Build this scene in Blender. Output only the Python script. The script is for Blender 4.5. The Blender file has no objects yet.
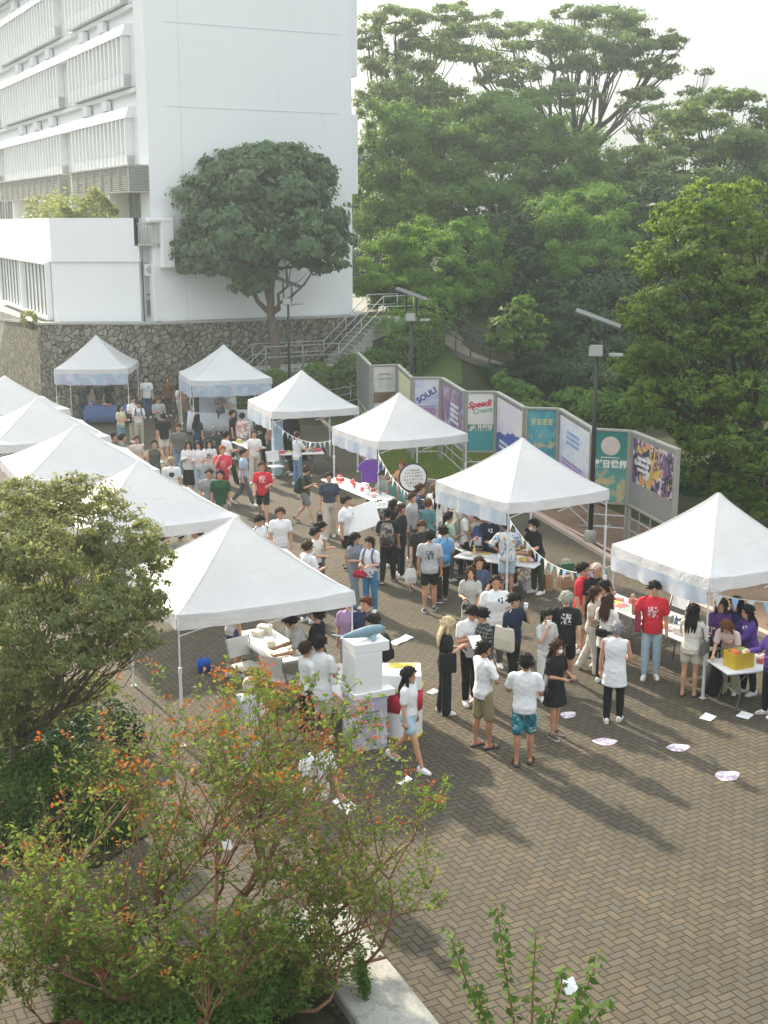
import bpy, math, random
import numpy as np
from mathutils import Matrix, Vector
R = math.radians
scene = bpy.context.scene
COL = scene.collection
RNG = np.random.default_rng(7)
random.seed(11)

# ---------------------------------------------------------------- camera
CAM_F, CAM_H, CAM_P = 1250.0, 7.9, R(13.0)
cc, cs = math.cos(CAM_P), math.sin(CAM_P)
def at(px, py, z=0.0):
    """world point of height z seen at a pixel"""
    u = (px - 384) / CAM_F; v = (512 - py) / CAM_F
    dy = cc + v * cs; dz = -cs + v * cc
    t = (z - CAM_H) / dz
    return Vector((u * t, dy * t, z))
def atd(px, py, Y):
    """world point at distance Y seen at a pixel"""
    u = (px - 384) / CAM_F; v = (512 - py) / CAM_F
    dy = cc + v * cs; dz = -cs + v * cc
    t = Y / dy
    return Vector((u * t, Y, CAM_H + dz * t))
cam = bpy.data.cameras.new('camera')
camo = bpy.data.objects.new('camera', cam); COL.objects.link(camo)
camo.location = (0, 0, CAM_H); camo.rotation_euler = (R(90) - CAM_P, 0, 0)
cam.sensor_fit = 'VERTICAL'; cam.sensor_height = 36.0; cam.lens = CAM_F / 1024 * 36.0
cam.clip_end = 2000
scene.camera = camo

AX = R(28.0)                                   # the plaza's axis
UX, UY = math.cos(AX), math.sin(AX)            # u: across the plaza
WX, WY = -UY, UX                               # w: along the plaza, away
def uw(o, u, w, z=0.0): return Vector((o[0] + u * UX + w * WX, o[1] + u * UY + w * WY, z))

# ---------------------------------------------------------------- mesh builder
class MB:
    def __init__(s): s.v = []; s.f = []; s.m = []
    def quad(s, *p, m=0):
        b = len(s.v); s.v += [tuple(q) for q in p]; s.f.append(tuple(range(b, b + len(p)))); s.m.append(m); return s
    def box(s, x0, x1, y0, y1, z0, z1, m=0, M=None):
        P = [(x0, y0, z0), (x1, y0, z0), (x1, y1, z0), (x0, y1, z0), (x0, y0, z1), (x1, y0, z1), (x1, y1, z1), (x0, y1, z1)]
        if M is not None: P = [tuple(M @ Vector(p)) for p in P]
        b = len(s.v); s.v += P
        for f in ((0, 3, 2, 1), (4, 5, 6, 7), (0, 1, 5, 4), (1, 2, 6, 5), (2, 3, 7, 6), (3, 0, 4, 7)):
            s.f.append(tuple(b + i for i in f)); s.m.append(m)
        return s
    def bbox(s, x0, x1, y0, y1, z0, z1, bev=0.01, m=0, M=None):
        """box with chamfered edges"""
        c = Vector(((x0 + x1) / 2, (y0 + y1) / 2, (z0 + z1) / 2)); h = (abs(x1 - x0) / 2, abs(y1 - y0) / 2, abs(z1 - z0) / 2)
        bev = min(bev, min(h) * .8)
        rings = []
        for dz, ins in ((-h[2], bev), (-h[2] + bev, 0), (h[2] - bev, 0), (h[2], bev)):
            a, b_ = h[0] - ins, h[1] - ins; k = bev if ins == 0 else bev * .6
            pts = [(-a + k, -b_), (a - k, -b_), (a, -b_ + k), (a, b_ - k), (a - k, b_), (-a + k, b_), (-a, b_ - k), (-a, -b_ + k)]
            ring = [Vector((p[0], p[1], dz)) + c for p in pts]
            if M is not None: ring = [M @ p for p in ring]
            rings.append(ring)
        return s.loft(rings, m=m)
    def loft(s, rings, m=0, cap=True, closed=True):
        n = len(rings[0]); b = len(s.v)
        for r in rings: s.v += [tuple(p) for p in r]
        for i in range(len(rings) - 1):
            for j in range(n if closed else n - 1):
                k = (j + 1) % n
                s.f.append((b + i * n + j, b + i * n + k, b + (i + 1) * n + k, b + (i + 1) * n + j)); s.m.append(m)
        if cap:
            s.f.append(tuple(b + j for j in reversed(range(n)))); s.m.append(m)
            l = b + (len(rings) - 1) * n
            s.f.append(tuple(l + j for j in range(n))); s.m.append(m)
        return s
    def tube(s, pts, rad, n=8, m=0, flat=None, cap=True):
        pts = [Vector(p) for p in pts]
        if not hasattr(rad, '__len__'): rad = [rad] * len(pts)
        rings = []; prev = None
        for i, p in enumerate(pts):
            t = (pts[min(i + 1, len(pts) - 1)] - pts[max(i - 1, 0)])
            if t.length < 1e-9: t = Vector((0, 0, 1))
            t.normalize()
            if prev is None:
                a = Vector((1, 0, 0)) if abs(t.x) < .8 else Vector((0, 1, 0))
                x = (a - t * a.dot(t)).normalized()
            else:
                x = prev - t * prev.dot(t)
                x = x.normalized() if x.length > 1e-6 else Vector((1, 0, 0))
            prev = x; y = t.cross(x)
            fl = flat if flat else 1.0
            rings.append([p + (x * math.cos(2 * math.pi * k / n) + y * math.sin(2 * math.pi * k / n) * fl) * rad[i] for k in range(n)])
        return s.loft(rings, m=m, cap=cap)
    def limb(s, pts, rad, n=10, m=0, sub=4, flat=None):
        """smooth tapered tube with rounded ends through the points"""
        P = [Vector(p) for p in pts]; K = len(P)
        out = []; rr = []
        for i in range(K - 1):
            p0 = P[max(i - 1, 0)]; p1 = P[i]; p2 = P[i + 1]; p3 = P[min(i + 2, K - 1)]
            for j in range(sub):
                t = j / sub
                q = 0.5 * ((2 * p1) + (p2 - p0) * t + (2 * p0 - 5 * p1 + 4 * p2 - p3) * t * t + (3 * p1 - p0 - 3 * p2 + p3) * t ** 3)
                out.append(q); rr.append(rad[i] + (rad[i + 1] - rad[i]) * t)
        out.append(P[-1]); rr.append(rad[-1])
        d0 = (out[0] - out[1]).normalized(); d1 = (out[-1] - out[-2]).normalized()
        out = [out[0] + d0 * rr[0] * .7, out[0] + d0 * rr[0] * .35] + out + [out[-1] + d1 * rr[-1] * .35, out[-1] + d1 * rr[-1] * .7]
        rr = [rr[0] * .45, rr[0] * .85] + rr + [rr[-1] * .85, rr[-1] * .45]
        return s.tube(out, rr, n=n, m=m, flat=flat)
    def ell(s, c, r, nu=12, nv=8, m=0, M=None):
        c = Vector(c); rings = []
        for i in range(nv + 1):
            a = -math.pi / 2 + math.pi * i / nv
            z = math.sin(a); q = max(math.cos(a), .02)
            ring = [Vector((math.cos(2 * math.pi * k / nu) * q * r[0], math.sin(2 * math.pi * k / nu) * q * r[1], z * r[2])) for k in range(nu)]
            if M is not None: ring = [M @ p for p in ring]
            rings.append([p + c for p in ring])
        return s.loft(rings, m=m)
    def lathe(s, prof, c=(0, 0, 0), n=20, m=0, cap=True):
        rings = [[(c[0] + r * math.cos(2 * math.pi * k / n), c[1] + r * math.sin(2 * math.pi * k / n), c[2] + z) for k in range(n)] for r, z in prof]
        return s.loft(rings, m=m, cap=cap)
    def prism(s, poly, z0, z1, m=0, M=None):
        a = [Vector((p[0], p[1], z0)) for p in poly]; b = [Vector((p[0], p[1], z1)) for p in poly]
        if M is not None: a = [M @ p for p in a]; b = [M @ p for p in b]
        return s.loft([a, b], m=m)
    def mesh(s, name, mats, smooth=False):
        me = bpy.data.meshes.new(name)
        me.from_pydata(s.v, [], s.f)
        if not isinstance(mats, (list, tuple)): mats = [mats]
        for x in mats: me.materials.append(x)
        if len(mats) > 1: me.polygons.foreach_set('material_index', s.m)
        if smooth: me.polygons.foreach_set('use_smooth', [True] * len(s.f))
        me.update()
        return me
    def build(s, name, mats, parent=None, smooth=False):
        return obj(name, s.mesh(name, mats, smooth), parent)

def obj(name, me, parent=None):
    o = bpy.data.objects.new(name, me); COL.objects.link(o)
    if parent is not None: o.parent = parent
    return o
def tag(o, label, cat, group=None, kind=None):
    if label: o['label'] = label
    if cat: o['category'] = cat
    if group: o['group'] = group
    if kind: o['kind'] = kind
    return o
def thing(name, label, cat, loc=(0, 0, 0), rz=0.0, group=None):
    o = bpy.data.objects.new(name, None); COL.objects.link(o)
    o.location = loc; o.rotation_euler = (0, 0, rz); o.empty_display_size = .2
    return tag(o, label, cat, group)
def struct(o): o['kind'] = 'structure'; return o

# ---------------------------------------------------------------- materials
def newmat(name):
    m = bpy.data.materials.new(name); m.use_nodes = True
    nt = m.node_tree; nt.nodes.clear()
    out = nt.nodes.new('ShaderNodeOutputMaterial')
    return m, nt, out
class X:
    """a socket with arithmetic"""
    def __init__(s, nt, k): s.nt = nt; s.k = k
    def _op(s, op, *a):
        n = s.nt.nodes.new('ShaderNodeMath'); n.operation = op
        for i, q in enumerate((s,) + a):
            if isinstance(q, X): s.nt.links.new(q.k, n.inputs[i])
            else: n.inputs[i].default_value = q
        return X(s.nt, n.outputs[0])
    def __add__(s, o): return s._op('ADD', o)
    def __sub__(s, o): return s._op('SUBTRACT', o)
    def __mul__(s, o): return s._op('MULTIPLY', o)
    def rsub(s, v): return (s * -1.0) + v
    def floor(s): return s._op('FLOOR')
    def fract(s): return s._op('FRACT')
    def mod(s, v): return s._op('FLOORED_MODULO', v)
    def eq(s, v): return s._op('COMPARE', v, .1)
    def min(s, o): return s._op('MINIMUM', o)
    def max(s, o): return s._op('MAXIMUM', o)
    def gt(s, v): return s._op('GREATER_THAN', v)
    def lt(s, v): return s._op('LESS_THAN', v)
    def abs(s): return s._op('ABSOLUTE')
    def ramp(s, a, b, c=0.0, d=1.0, smooth=True):
        n = s.nt.nodes.new('ShaderNodeMapRange'); n.interpolation_type = 'SMOOTHSTEP' if smooth else 'LINEAR'
        s.nt.links.new(s.k, n.inputs[0])
        for i, v in enumerate((a, b, c, d)): n.inputs[i + 1].default_value = v
        return X(s.nt, n.outputs[0])
def texco(nt, kind='Object'):
    n = nt.nodes.new('ShaderNodeTexCoord'); return n.outputs[kind]
def geo(nt, what): return nt.nodes.new('ShaderNodeNewGeometry').outputs[what]
def sep(nt, vec):
    n = nt.nodes.new('ShaderNodeSeparateXYZ'); nt.links.new(vec, n.inputs[0]); return [X(nt, n.outputs[i]) for i in range(3)]
def comb(nt, *a):
    n = nt.nodes.new('ShaderNodeCombineXYZ')
    for i, q in enumerate(a):
        if isinstance(q, X): nt.links.new(q.k, n.inputs[i])
        else: n.inputs[i].default_value = q
    return n.outputs[0]
def noise(nt, vec, scale, detail=3.0, rough=.55, dist=0.0):
    n = nt.nodes.new('ShaderNodeTexNoise'); n.inputs['Scale'].default_value = scale; n.inputs['Detail'].default_value = detail
    n.inputs['Roughness'].default_value = rough; n.inputs['Distortion'].default_value = dist
    if vec is not None: nt.links.new(vec, n.inputs['Vector'])
    return X(nt, n.outputs[0])
def mixc(nt, fac, a, b, mode='MIX'):
    n = nt.nodes.new('ShaderNodeMix'); n.data_type = 'RGBA'; n.blend_type = mode
    for i, q in ((0, fac), (6, a), (7, b)):
        if isinstance(q, X): nt.links.new(q.k, n.inputs[i])
        elif hasattr(q, 'links'): nt.links.new(q, n.inputs[i])
        elif i == 0: n.inputs[0].default_value = q
        else: n.inputs[i].default_value = (q[0], q[1], q[2], 1)
    return n.outputs[2]
def hsv(nt, col, h=None, s=None, v=None):
    n = nt.nodes.new('ShaderNodeHueSaturation')
    for nm, q in (('Hue', h), ('Saturation', s), ('Value', v)):
        if isinstance(q, X): nt.links.new(q.k, n.inputs[nm])
        elif q is not None: n.inputs[nm].default_value = q
    if hasattr(col, 'links'): nt.links.new(col, n.inputs['Color'])
    else: n.inputs['Color'].default_value = (*col[:3], 1)
    return n.outputs[0]
def principled(nt, out, col, rough=.7, metal=0.0, bump=None, bstr=.3, bdist=.02, spec=.4):
    p = nt.nodes.new('ShaderNodeBsdfPrincipled')
    if hasattr(col, 'links'): nt.links.new(col, p.inputs['Base Color'])
    else: p.inputs['Base Color'].default_value = (*col[:3], 1)
    if isinstance(rough, X): nt.links.new(rough.k, p.inputs['Roughness'])
    else: p.inputs['Roughness'].default_value = rough
    p.inputs['Metallic'].default_value = metal
    p.inputs['Specular IOR Level'].default_value = spec
    if bump is not None:
        b = nt.nodes.new('ShaderNodeBump'); b.inputs['Strength'].default_value = bstr; b.inputs['Distance'].default_value = bdist
        nt.links.new(bump.k, b.inputs['Height']); nt.links.new(b.outputs[0], p.inputs['Normal'])
    nt.links.new(p.outputs[0], out.inputs['Surface'])
    return p
_mc = {}
def plain(name, col, rough=.6, metal=0.0, var=.12, scale=6.0, spec=.4, bstr=.15):
    """a paint / plastic / metal / card with uneven tone"""
    key = (name, tuple(col), rough, metal)
    if key in _mc: return _mc[key]
    m, nt, out = newmat(name); tc = texco(nt)
    a = noise(nt, tc, scale, 4); b = noise(nt, tc, scale * 9, 2)
    v = (a - .5) * (2 * var) + (b - .5) * var + 1.0
    c = hsv(nt, col, v=v)
    principled(nt, out, c, rough, metal, bump=b, bstr=bstr, bdist=.004, spec=spec)
    _mc[key] = m; return m
def cloth(col, prt=None, prtcol=(.8, .8, .8), kind=None):
    """clothing: weave tone, creases in the bump, optional printed patch on chest or back"""
    key = ('cloth', tuple(col), prt, tuple(prtcol), kind)
    if key in _mc: return _mc[key]
    m, nt, out = newmat('cloth'); tc = texco(nt); x, y, z = sep(nt, tc)
    a = noise(nt, tc, 7, 3, .6, .6); f = noise(nt, tc, 240, 1)
    c = hsv(nt, col, v=(a - .5) * .22 + (f - .5) * .18 + 1.0)
    if kind == 'plaid':
        s1 = (x * 16.0).fract().gt(.55); s2 = (z * 16.0).fract().gt(.55)
        c = mixc(nt, (s1 + s2) * .5, (.012, .014, .018), (.20, .21, .2))
    elif kind == 'tiedye':
        n1 = noise(nt, tc, 5, 2, .5, 2.5); n2 = noise(nt, tc, 11, 2, .5, 1.5)
        c = mixc(nt, n1.ramp(.42, .6), (.02, .13, .17), (.05, .25, .32)); c = mixc(nt, n2.ramp(.6, .68), c, (.5, .6, .55)); c = mixc(nt, n2.ramp(.36, .3), c, (.02, .03, .14))
    elif kind == 'palemix':
        n1 = noise(nt, tc, 5, 2, .5, 1.5)
        c = mixc(nt, n1.ramp(.5, .6), (.68, .7, .7), (.12, .3, .5)); c = mixc(nt, noise(nt, tc, 9, 2).ramp(.58, .64), c, (.62, .3, .12))
    elif kind == 'floral':
        c = mixc(nt, noise(nt, tc, 16, 2, .5, .6).ramp(.48, .56), c, prtcol)
    if prt:
        w = .085; z0, z1 = (1.14, 1.33)
        if prt.endswith('small'): w = .05; z0, z1 = 1.27, 1.37
        side = y.lt(-.02) if prt.startswith('front') else y.gt(.02)
        cx = .07 if prt == 'frontsmall' else 0.0
        box_ = (x - cx).abs().lt(w) * ((z - (z0 + z1) / 2).abs().lt((z1 - z0) / 2)) * side
        nz = noise(nt, comb(nt, x * 24.0, 0.0, z * 17.0), 1.0, 2).gt(.5) if not prt.endswith('disc') else ((x * x) + (z - 1.27) * (z - 1.27)).lt(.0062)
        c = mixc(nt, box_ * nz, c, prtcol)
    bmp = noise(nt, tc, 7, 2, .5, 1.6)
    p = principled(nt, out, c, .85, 0, bump=bmp, bstr=.4, bdist=.03, spec=.15)
    _mc[key] = m; return m
def skinm(col):
    key = ('skin', tuple(col))
    if key in _mc: return _mc[key]
    m, nt, out = newmat('skin'); tc = texco(nt)
    a = noise(nt, tc, 9, 3)
    c = mixc(nt, a.ramp(.35, .7), col, (col[0] * .95, col[1] * .78, col[2] * .7))
    p = principled(nt, out, c, .5, 0, spec=.4)
    p.inputs['Subsurface Weight'].default_value = .08; p.inputs['Subsurface Radius'].default_value = (.02, .008, .004); p.inputs['Subsurface Scale'].default_value = .5
    _mc[key] = m; return m
def hairm(col):
    key = ('hair', tuple(col))
    if key in _mc: return _mc[key]
    m, nt, out = newmat('hair'); tc = texco(nt); x, y, z = sep(nt, tc)
    a = noise(nt, comb(nt, x * 90.0, y * 90.0, z * 14.0), 1.0, 2)
    c = hsv(nt, col, v=a * 1.1 + .45)
    principled(nt, out, c, .6, 0, bump=a, bstr=.9, bdist=.02, spec=.22)
    _mc[key] = m; return m
def leafmat(name, c1, c2, c3, trans=.35, rough=.45, spec=.35):
    """leaves: each one its own green, light passes through"""
    m, nt, out = newmat(name)
    ri = X(nt, geo(nt, 'Random Per Island'))
    big = noise(nt, texco(nt), .55, 3, .6)
    c = mixc(nt, ri, c1, c2)
    c = mixc(nt, big.ramp(.42, .66) * .75, c, c3)
    p = nt.nodes.new('ShaderNodeBsdfPrincipled'); nt.links.new(c, p.inputs['Base Color'])
    p.inputs['Roughness'].default_value = .6; p.inputs['Specular IOR Level'].default_value = .12
    t = nt.nodes.new('ShaderNodeBsdfTranslucent'); nt.links.new(hsv(nt, c, h=.485, s=1.1, v=1.5), t.inputs[0])
    mx = nt.nodes.new('ShaderNodeMixShader'); mx.inputs[0].default_value = trans
    nt.links.new(p.outputs[0], mx.inputs[1]); nt.links.new(t.outputs[0], mx.inputs[2])
    nt.links.new(mx.outputs[0], out.inputs['Surface'])
    return m
def barkmat(name, col, rough=.85):
    m, nt, out = newmat(name); tc = texco(nt); x, y, z = sep(nt, tc)
    a = noise(nt, comb(nt, x * 12.0, y * 12.0, z * 3.0), 1.0, 4, .6); b = noise(nt, tc, 2.2, 3)
    c = hsv(nt, col, v=a * .9 + b * .5 + .3)
    principled(nt, out, c, rough, 0, bump=a, bstr=.7, bdist=.03, spec=.2)
    return m

M_WHITE_METAL = plain('white_metal', (.72, .74, .76), .35, .0, .06)
M_GALV = plain('galvanised_metal', (.45, .47, .46), .4, .6, .15)
M_DARK = plain('dark_metal', (.03, .032, .035), .45, .2, .2)
M_BLACK = plain('black_plastic', (.015, .015, .017), .5, 0, .2)
M_TABLE = plain('table_plastic', (.70, .71, .71), .45, 0, .05, 3)
M_LEGGREY = plain('leg_grey', (.22, .23, .24), .4, .5, .1)
M_PAPER = plain('paper', (.80, .80, .79), .8, 0, .05, 10)
M_CARD = plain('cardboard', (.36, .22, .11), .85, 0, .15, 5)
M_EYE = plain('eye', (.01, .008, .007), .3, 0, 0)
M_LIP = plain('lip', (.42, .16, .14), .5, 0, 0)
# ---------------------------------------------------------------- people
PEND = []          # (object, voxel, smooth iterations, extra MB, extra mats, wrinkle)
SKIN = [(.60, .36, .25), (.55, .32, .21), (.50, .28, .18), (.64, .41, .30), (.43, .23, .14)]
BLACKH = (.010, .008, .008); BROWNH = (.055, .024, .012); REDBH = (.13, .045, .018)
def rotx(p, a, c):
    q = Vector(p) - c; ca, sa = math.cos(a), math.sin(a)
    return c + Vector((q.x, q.y * ca - q.z * sa, q.y * sa + q.z * ca))
ARMS = {  # upper-arm and forearm directions: x out, y forward, z up
    'down': ((.14, .03, -1), (.06, .14, -1)), 'phone': ((.16, .25, -1), (-.45, .85, .35)), 'hold': ((.2, .1, -1), (-.4, .95, .02)),
    'cross': ((.28, .35, -1), (-1, .42, .08)), 'mouth': ((.28, .55, -.8), (-.5, .1, 1)), 'pocket': ((.35, -.18, -1), (-.22, .32, -1)),
    'hip': ((.6, -.2, -.8), (-.6, .4, -.55)), 'reach': ((.1, .75, -.65), (-.08, 1, -.15)), 'back': ((.22, -.35, -1), (-.5, -.12, -.65)),
    'swf': ((.12, .42, -1), (0, .75, -.75)), 'swb': ((.14, -.42, -1), (.05, -.1, -1)), 'up': ((.45, .1, -.85), (.1, .35, 1)), 'lap': ((.15, .45, -.9), (-.35, .85, -.35)),
    'table': ((.2, .5, -.85), (-.2, 1, .05)), 'carry': ((.2, .35, -.95), (-.1, 1, .25)), 'low': ((.12, .3, -1), (-.15, .6, -.8)),
}
def person(label, loc, h=1.72, face=0.0, sex='m', skin=0, hair=('short', BLACKH), top=('tee', (.75, .75, .76)), bot=('long', (.015, .016, .02)),
           shoe=(.75, .75, .75), arms=('down', 'down'), legs='stand', lean=0, nod=0, turn=0, stout=1.0, group='people at the fair', seat=None, mask=False, collar=None, near=True):
    s = h / 1.74
    root_me = bpy.data.meshes.new('person')
    root = bpy.data.objects.new('person', root_me); COL.objects.link(root)
    root.location = loc; root.rotation_euler = (0, 0, R(face)); root.scale = (s, s, s)
    tag(root, label, 'person', group)
    F = sex == 'f'
    # legs by forward kinematics
    LG = {'stand': ((2, 3), (-2, 4)), 'walk': ((24, 8), (-14, 26)), 'walk2': ((-14, 26), (24, 8)), 'sit': ((84, 86), (80, 84)), 'crouch': ((100, 130), (62, 118)), 'easy': ((9, 10), (-3, 3)), 'step': ((14, 8), (-10, 14))}[legs]
    thick = .93 if F else 1.0
    hx = .092; hipw = (.160 if F else .158) * stout; shw = (.158 if F else .185) * (1 + (stout - 1) * .6)
    J = []
    for k, (ta, kb) in enumerate(LG):
        a, b = R(ta), R(ta - kb); sx = (-1, 1)[k]
        hip = Vector((sx * hx, 0, 0)); sp = .03 if legs in ('sit', 'crouch') else .012
        knee = hip + Vector((sx * sp, -math.sin(a), -math.cos(a))) * .43
        ank = knee + Vector((sx * .008, -math.sin(b), -math.cos(b))) * .41
        J.append([hip, knee, ank, b])
    hz = .085 - min(j[2].z for j in J)
    if seat is not None: hz = max(hz, seat)
    dz = hz - .925
    for j in J:
        for q in range(3): j[q] = j[q] + Vector((0, 0, hz))
    pc = Vector((0, 0, hz + .02)); la = R(lean)
    def T(p):
        p = Vector(p); p.z += dz
        w = min(max((p.z - hz) / .22, 0), 1)
        return rotx(p, la * w, pc) if lean else p
    def ring(z, rx, ry, yo, n=16):
        return [T((math.cos(2 * math.pi * k / n) * rx, yo + math.sin(2 * math.pi * k / n) * ry, z)) for k in range(n)]
    st = stout
    TOR = [(.80, .10, .09, 0), (.86, hipw * .93, .115 * st, .006), (.93, hipw, .125 * st, .008), (1.02, hipw * .92, .11 * st, 0), (1.10, (.122 if F else .142) * st, .098 * st, -.004),
           (1.2, (.135 if F else .158) * st, .108 * st, -.008), (1.30, (.148 if F else .172) * st, .115 * st, -.010), (1.38, shw * .93, .105, 0), (1.43, shw * .75, .08, .005), (1.465, .075, .06, .008)]
    body = MB()
    body.loft([ring(*t) for t in TOR])
    body.limb([T((0, .012, 1.40)), T((0, .0, 1.47)), T((0, -.012, 1.545))], [.07, .052, .05], n=12)
    ex = MB()     # fine pieces of the body: fingers, head, face
    # arms
    AR = []
    for k in (0, 1):
        sx = (-1, 1)[k]; U, Fo = ARMS[arms[k]]
        sh = T((sx * shw, .005, 1.405))
        def dirv(d):
            v = Vector((d[0] * sx, -d[1], d[2])).normalized()
            return rotx(v, la * .6, Vector((0, 0, 0))) if lean else v
        u, f = dirv(U), dirv(Fo)
        el = sh + u * (.285 if not F else .27); wr = el + f * (.245 if not F else .232)
        AR.append((sh, el, wr, f, sx, u))
        q = thick * (1 + (st - 1) * .5)
        body.limb([sh - u * .01, sh + u * .12, el, el + f * .09, wr, wr + f * .05, wr + f * .085], [.042 * q, .043 * q, .037 * q, .039 * q, .027 * q, .034 * q, .03 * q], n=10, sub=4)
        # fingers
        side = Vector((0, 0, 1)).cross(f)
        side = side.normalized() if side.length > .3 else Vector((0, 1, 0)) - f * f.y
        side.normalize(); pn = f.cross(side) * (-1 if sx > 0 else 1)
        if pn.x * sx > 0: pn = -pn
        for i in range(4):
            b0 = wr + f * .075 + side * (i - 1.5) * .0175; L = (.062, .074, .078, .066)[i]
            ex.tube([b0 - f * .02, b0 + f * L * .35, b0 + f * L * .72 + pn * L * .25, b0 + f * L * .85 + pn * L * .62], [.0095, .009, .008, .0055], n=5)
        tb = wr + f * .03 + side * .026
        ex.tube([tb, tb + (f + side * .9).normalized() * .035, tb + (f * 1.3 + side * .55 + pn * .4).normalized() * .064], [.0115, .010, .007], n=5)
    # legs of the body
    for hip, knee, ank, b in J:
        mid = knee.lerp(ank, .35) + Vector((0, .012, 0))
        body.limb([hip + Vector((0, 0, .03)), hip.lerp(knee, .45), knee, mid, knee.lerp(ank, .75), ank, ank - Vector((0, 0, .02))],
                  [.085 * thick * st, .074 * thick * st, .052 * thick, .055 * thick, .037, .034, .036], n=12)
        fd = Vector((0, -1, 0))
        body.limb([ank + Vector((0, .03, -.045)), ank + Vector((0, -.05, -.04)), ank + Vector((0, -.15, -.056))], [.034, .036, .024], n=10)
    # head
    hc = T((0, -.008, 1.515))
    Mh = Matrix.Translation(hc) @ Matrix.Rotation(R(turn), 4, 'Z') @ Matrix.Rotation(R(nod + lean * .5), 4, 'X')
    HR = [(-.012, .026, .03, -.052), (.0, .045, .05, -.036), (.018, .056, .068, -.022), (.05, .066, .083, -.010), (.09, .073, .093, -.003), (.13, .077, .097, .002), (.165, .074, .094, .005), (.195, .060, .078, .007), (.215, .038, .05, .008), (.223, .012, .016, .008)]
    ex.loft([[Mh @ Vector((math.cos(2 * math.pi * k / 16) * rx, yo + math.sin(2 * math.pi * k / 16) * ry, z)) for k in range(16)] for z, rx, ry, yo in HR])
    H3 = Mh.to_3x3()
    ex.ell(Mh @ Vector((0, -.098, .075)), (.013, .017, .012), 8, 5, M=H3); ex.ell(Mh @ Vector((0, -.094, .095)), (.008, .012, .022), 8, 5, M=H3)
    for sx in (-1, 1):
        ex.ell(Mh @ Vector((sx * .077, .005, .085)), (.010, .02, .03), 8, 6, M=H3)
        ex.ell(Mh @ Vector((sx * .030, -.084, .104)), (.013, .008, .0065), 8, 5, m=1, M=H3)
        ex.ell(Mh @ Vector((sx * .030, -.087, .124)), (.018, .006, .0035), 8, 4, m=1, M=H3)
    if mask: ex.ell(Mh @ Vector((0, -.068, .05)), (.055, .045, .045), 12, 8, m=3, M=H3)
    else: ex.ell(Mh @ Vector((0, -.086, .038)), (.022, .008, .0065), 8, 5, m=2, M=H3)
    PEND.append((root, .0135 if near else .018, 2, body, ex, [skinm(SKIN[skin % 5]), M_EYE, M_LIP, M_PAPER], 0, 'person'))
    # hair
    style, hcol = hair
    hm = MB(); nu, nv = 30, 18; rg = random.Random(label)
    fr = {'bowl': 8, 'short': 24, 'crop': 32, 'long': 22, 'pony': 26, 'bun': 26, 'cap': 14, 'beanie': 16, 'bob': 10}[style]
    ph = [rg.uniform(0, 6.28) for _ in range(4)]
    rings = []
    for i in range(nv + 1):
        el = -math.pi / 2 + math.pi * i / nv; rr = []
        for k in range(nu):
            az = 2 * math.pi * k / nu                       # az = -90deg is the face
            d = Vector((math.cos(el) * math.cos(az), math.cos(el) * math.sin(az), math.sin(el)))
            front = max(0, -math.sin(az))
            lim = (fr - 4 + 6 * math.sin(7 * az + ph[0]) + 5 * math.sin(13 * az + ph[1])) * front ** .6 + (-20) * (1 - front) + (-34 if math.sin(az) > 0 else 0) * max(0, math.sin(az))
            if style in ('bob', 'long') and front < .75: lim = min(lim, -45 * (1 - front))
            t = (math.degrees(el) - lim) / 15.0 + .25
            t = min(max(t, 0), 1)
            lump = 1 + .06 * math.sin(5 * az + ph[0]) * math.sin(7 * el + ph[1]) + .05 * math.sin(11 * az + ph[2]) * math.cos(9 * el + ph[3]) + rg.uniform(-.035, .035)
            if style in ('crop', 'cap', 'beanie'): lump = 1 + (lump - 1) * .3
            vol = 1.0 if style not in ('crop',) else .965
            rad = (.72 + t * .28) * (lump if t > .5 else 1) * vol
            rr.append(Mh @ (Vector((0, .006, .115)) + Vector((d.x * .099, d.y * .119, d.z * .130)) * rad))
        rings.append(rr)
    hm.loft(rings)
    if style not in ('cap', 'beanie'):                     # loose locks that break the outline
        for q in range(90 if near else 34):
            az = rg.uniform(0, 6.283); el = math.radians(rg.uniform(-18, 85))
            if -math.sin(az) > .35 and math.degrees(el) < fr + 4: continue
            d = Vector((math.cos(el) * math.cos(az), math.cos(el) * math.sin(az), math.sin(el)))
            p0 = Vector((0, .006, .115)) + Vector((d.x * .097, d.y * .117, d.z * .126)); tl = Vector((d.x, d.y, -.9 + rg.uniform(-.3, .5))).normalized() + Vector((rg.uniform(-.5, .5), rg.uniform(-.5, .5), 0))
            L = rg.uniform(.03, .06); e = p0 + d * .010 + tl.normalized() * L
            hm.tube([Mh @ (p0 - d * .012), Mh @ (p0.lerp(e, .5) + d * .012), Mh @ e], [.012, .010, .002], n=4)
    if style in ('long', 'pony', 'bun'):
        if style == 'bun': hm.ell(Mh @ Vector((0, .10, .19)), (.045, .045, .04), 12, 8)
        elif style == 'pony':
            hm.limb([Mh @ Vector((0, .09, .16)), Mh @ Vector((0, .15, .14)), T((0, .14, 1.50)), T((.01, .135, 1.36))], [.025, .036, .034, .012], n=10)
        else:
            for x0 in (-.062, -.022, .022, .062):
                hm.limb([Mh @ Vector((x0 * .9, .055, .13)), Mh @ Vector((x0 * 1.15, .075, .03)), T((x0 * 1.35, .115, 1.40)), T((x0 * 1.25, .13, 1.24 + rg.uniform(-.03, .05)))], [.045, .04, .038, .014], n=8, flat=.75)
            for sx in (-1, 1):
                hm.limb([Mh @ Vector((sx * .07, .0, .12)), Mh @ Vector((sx * .082, -.005, .03)), T((sx * .10, -.03, 1.40)), T((sx * .10, -.075, 1.27))], [.03, .028, .026, .01], n=8)
    elif style == 'cap':
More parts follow.
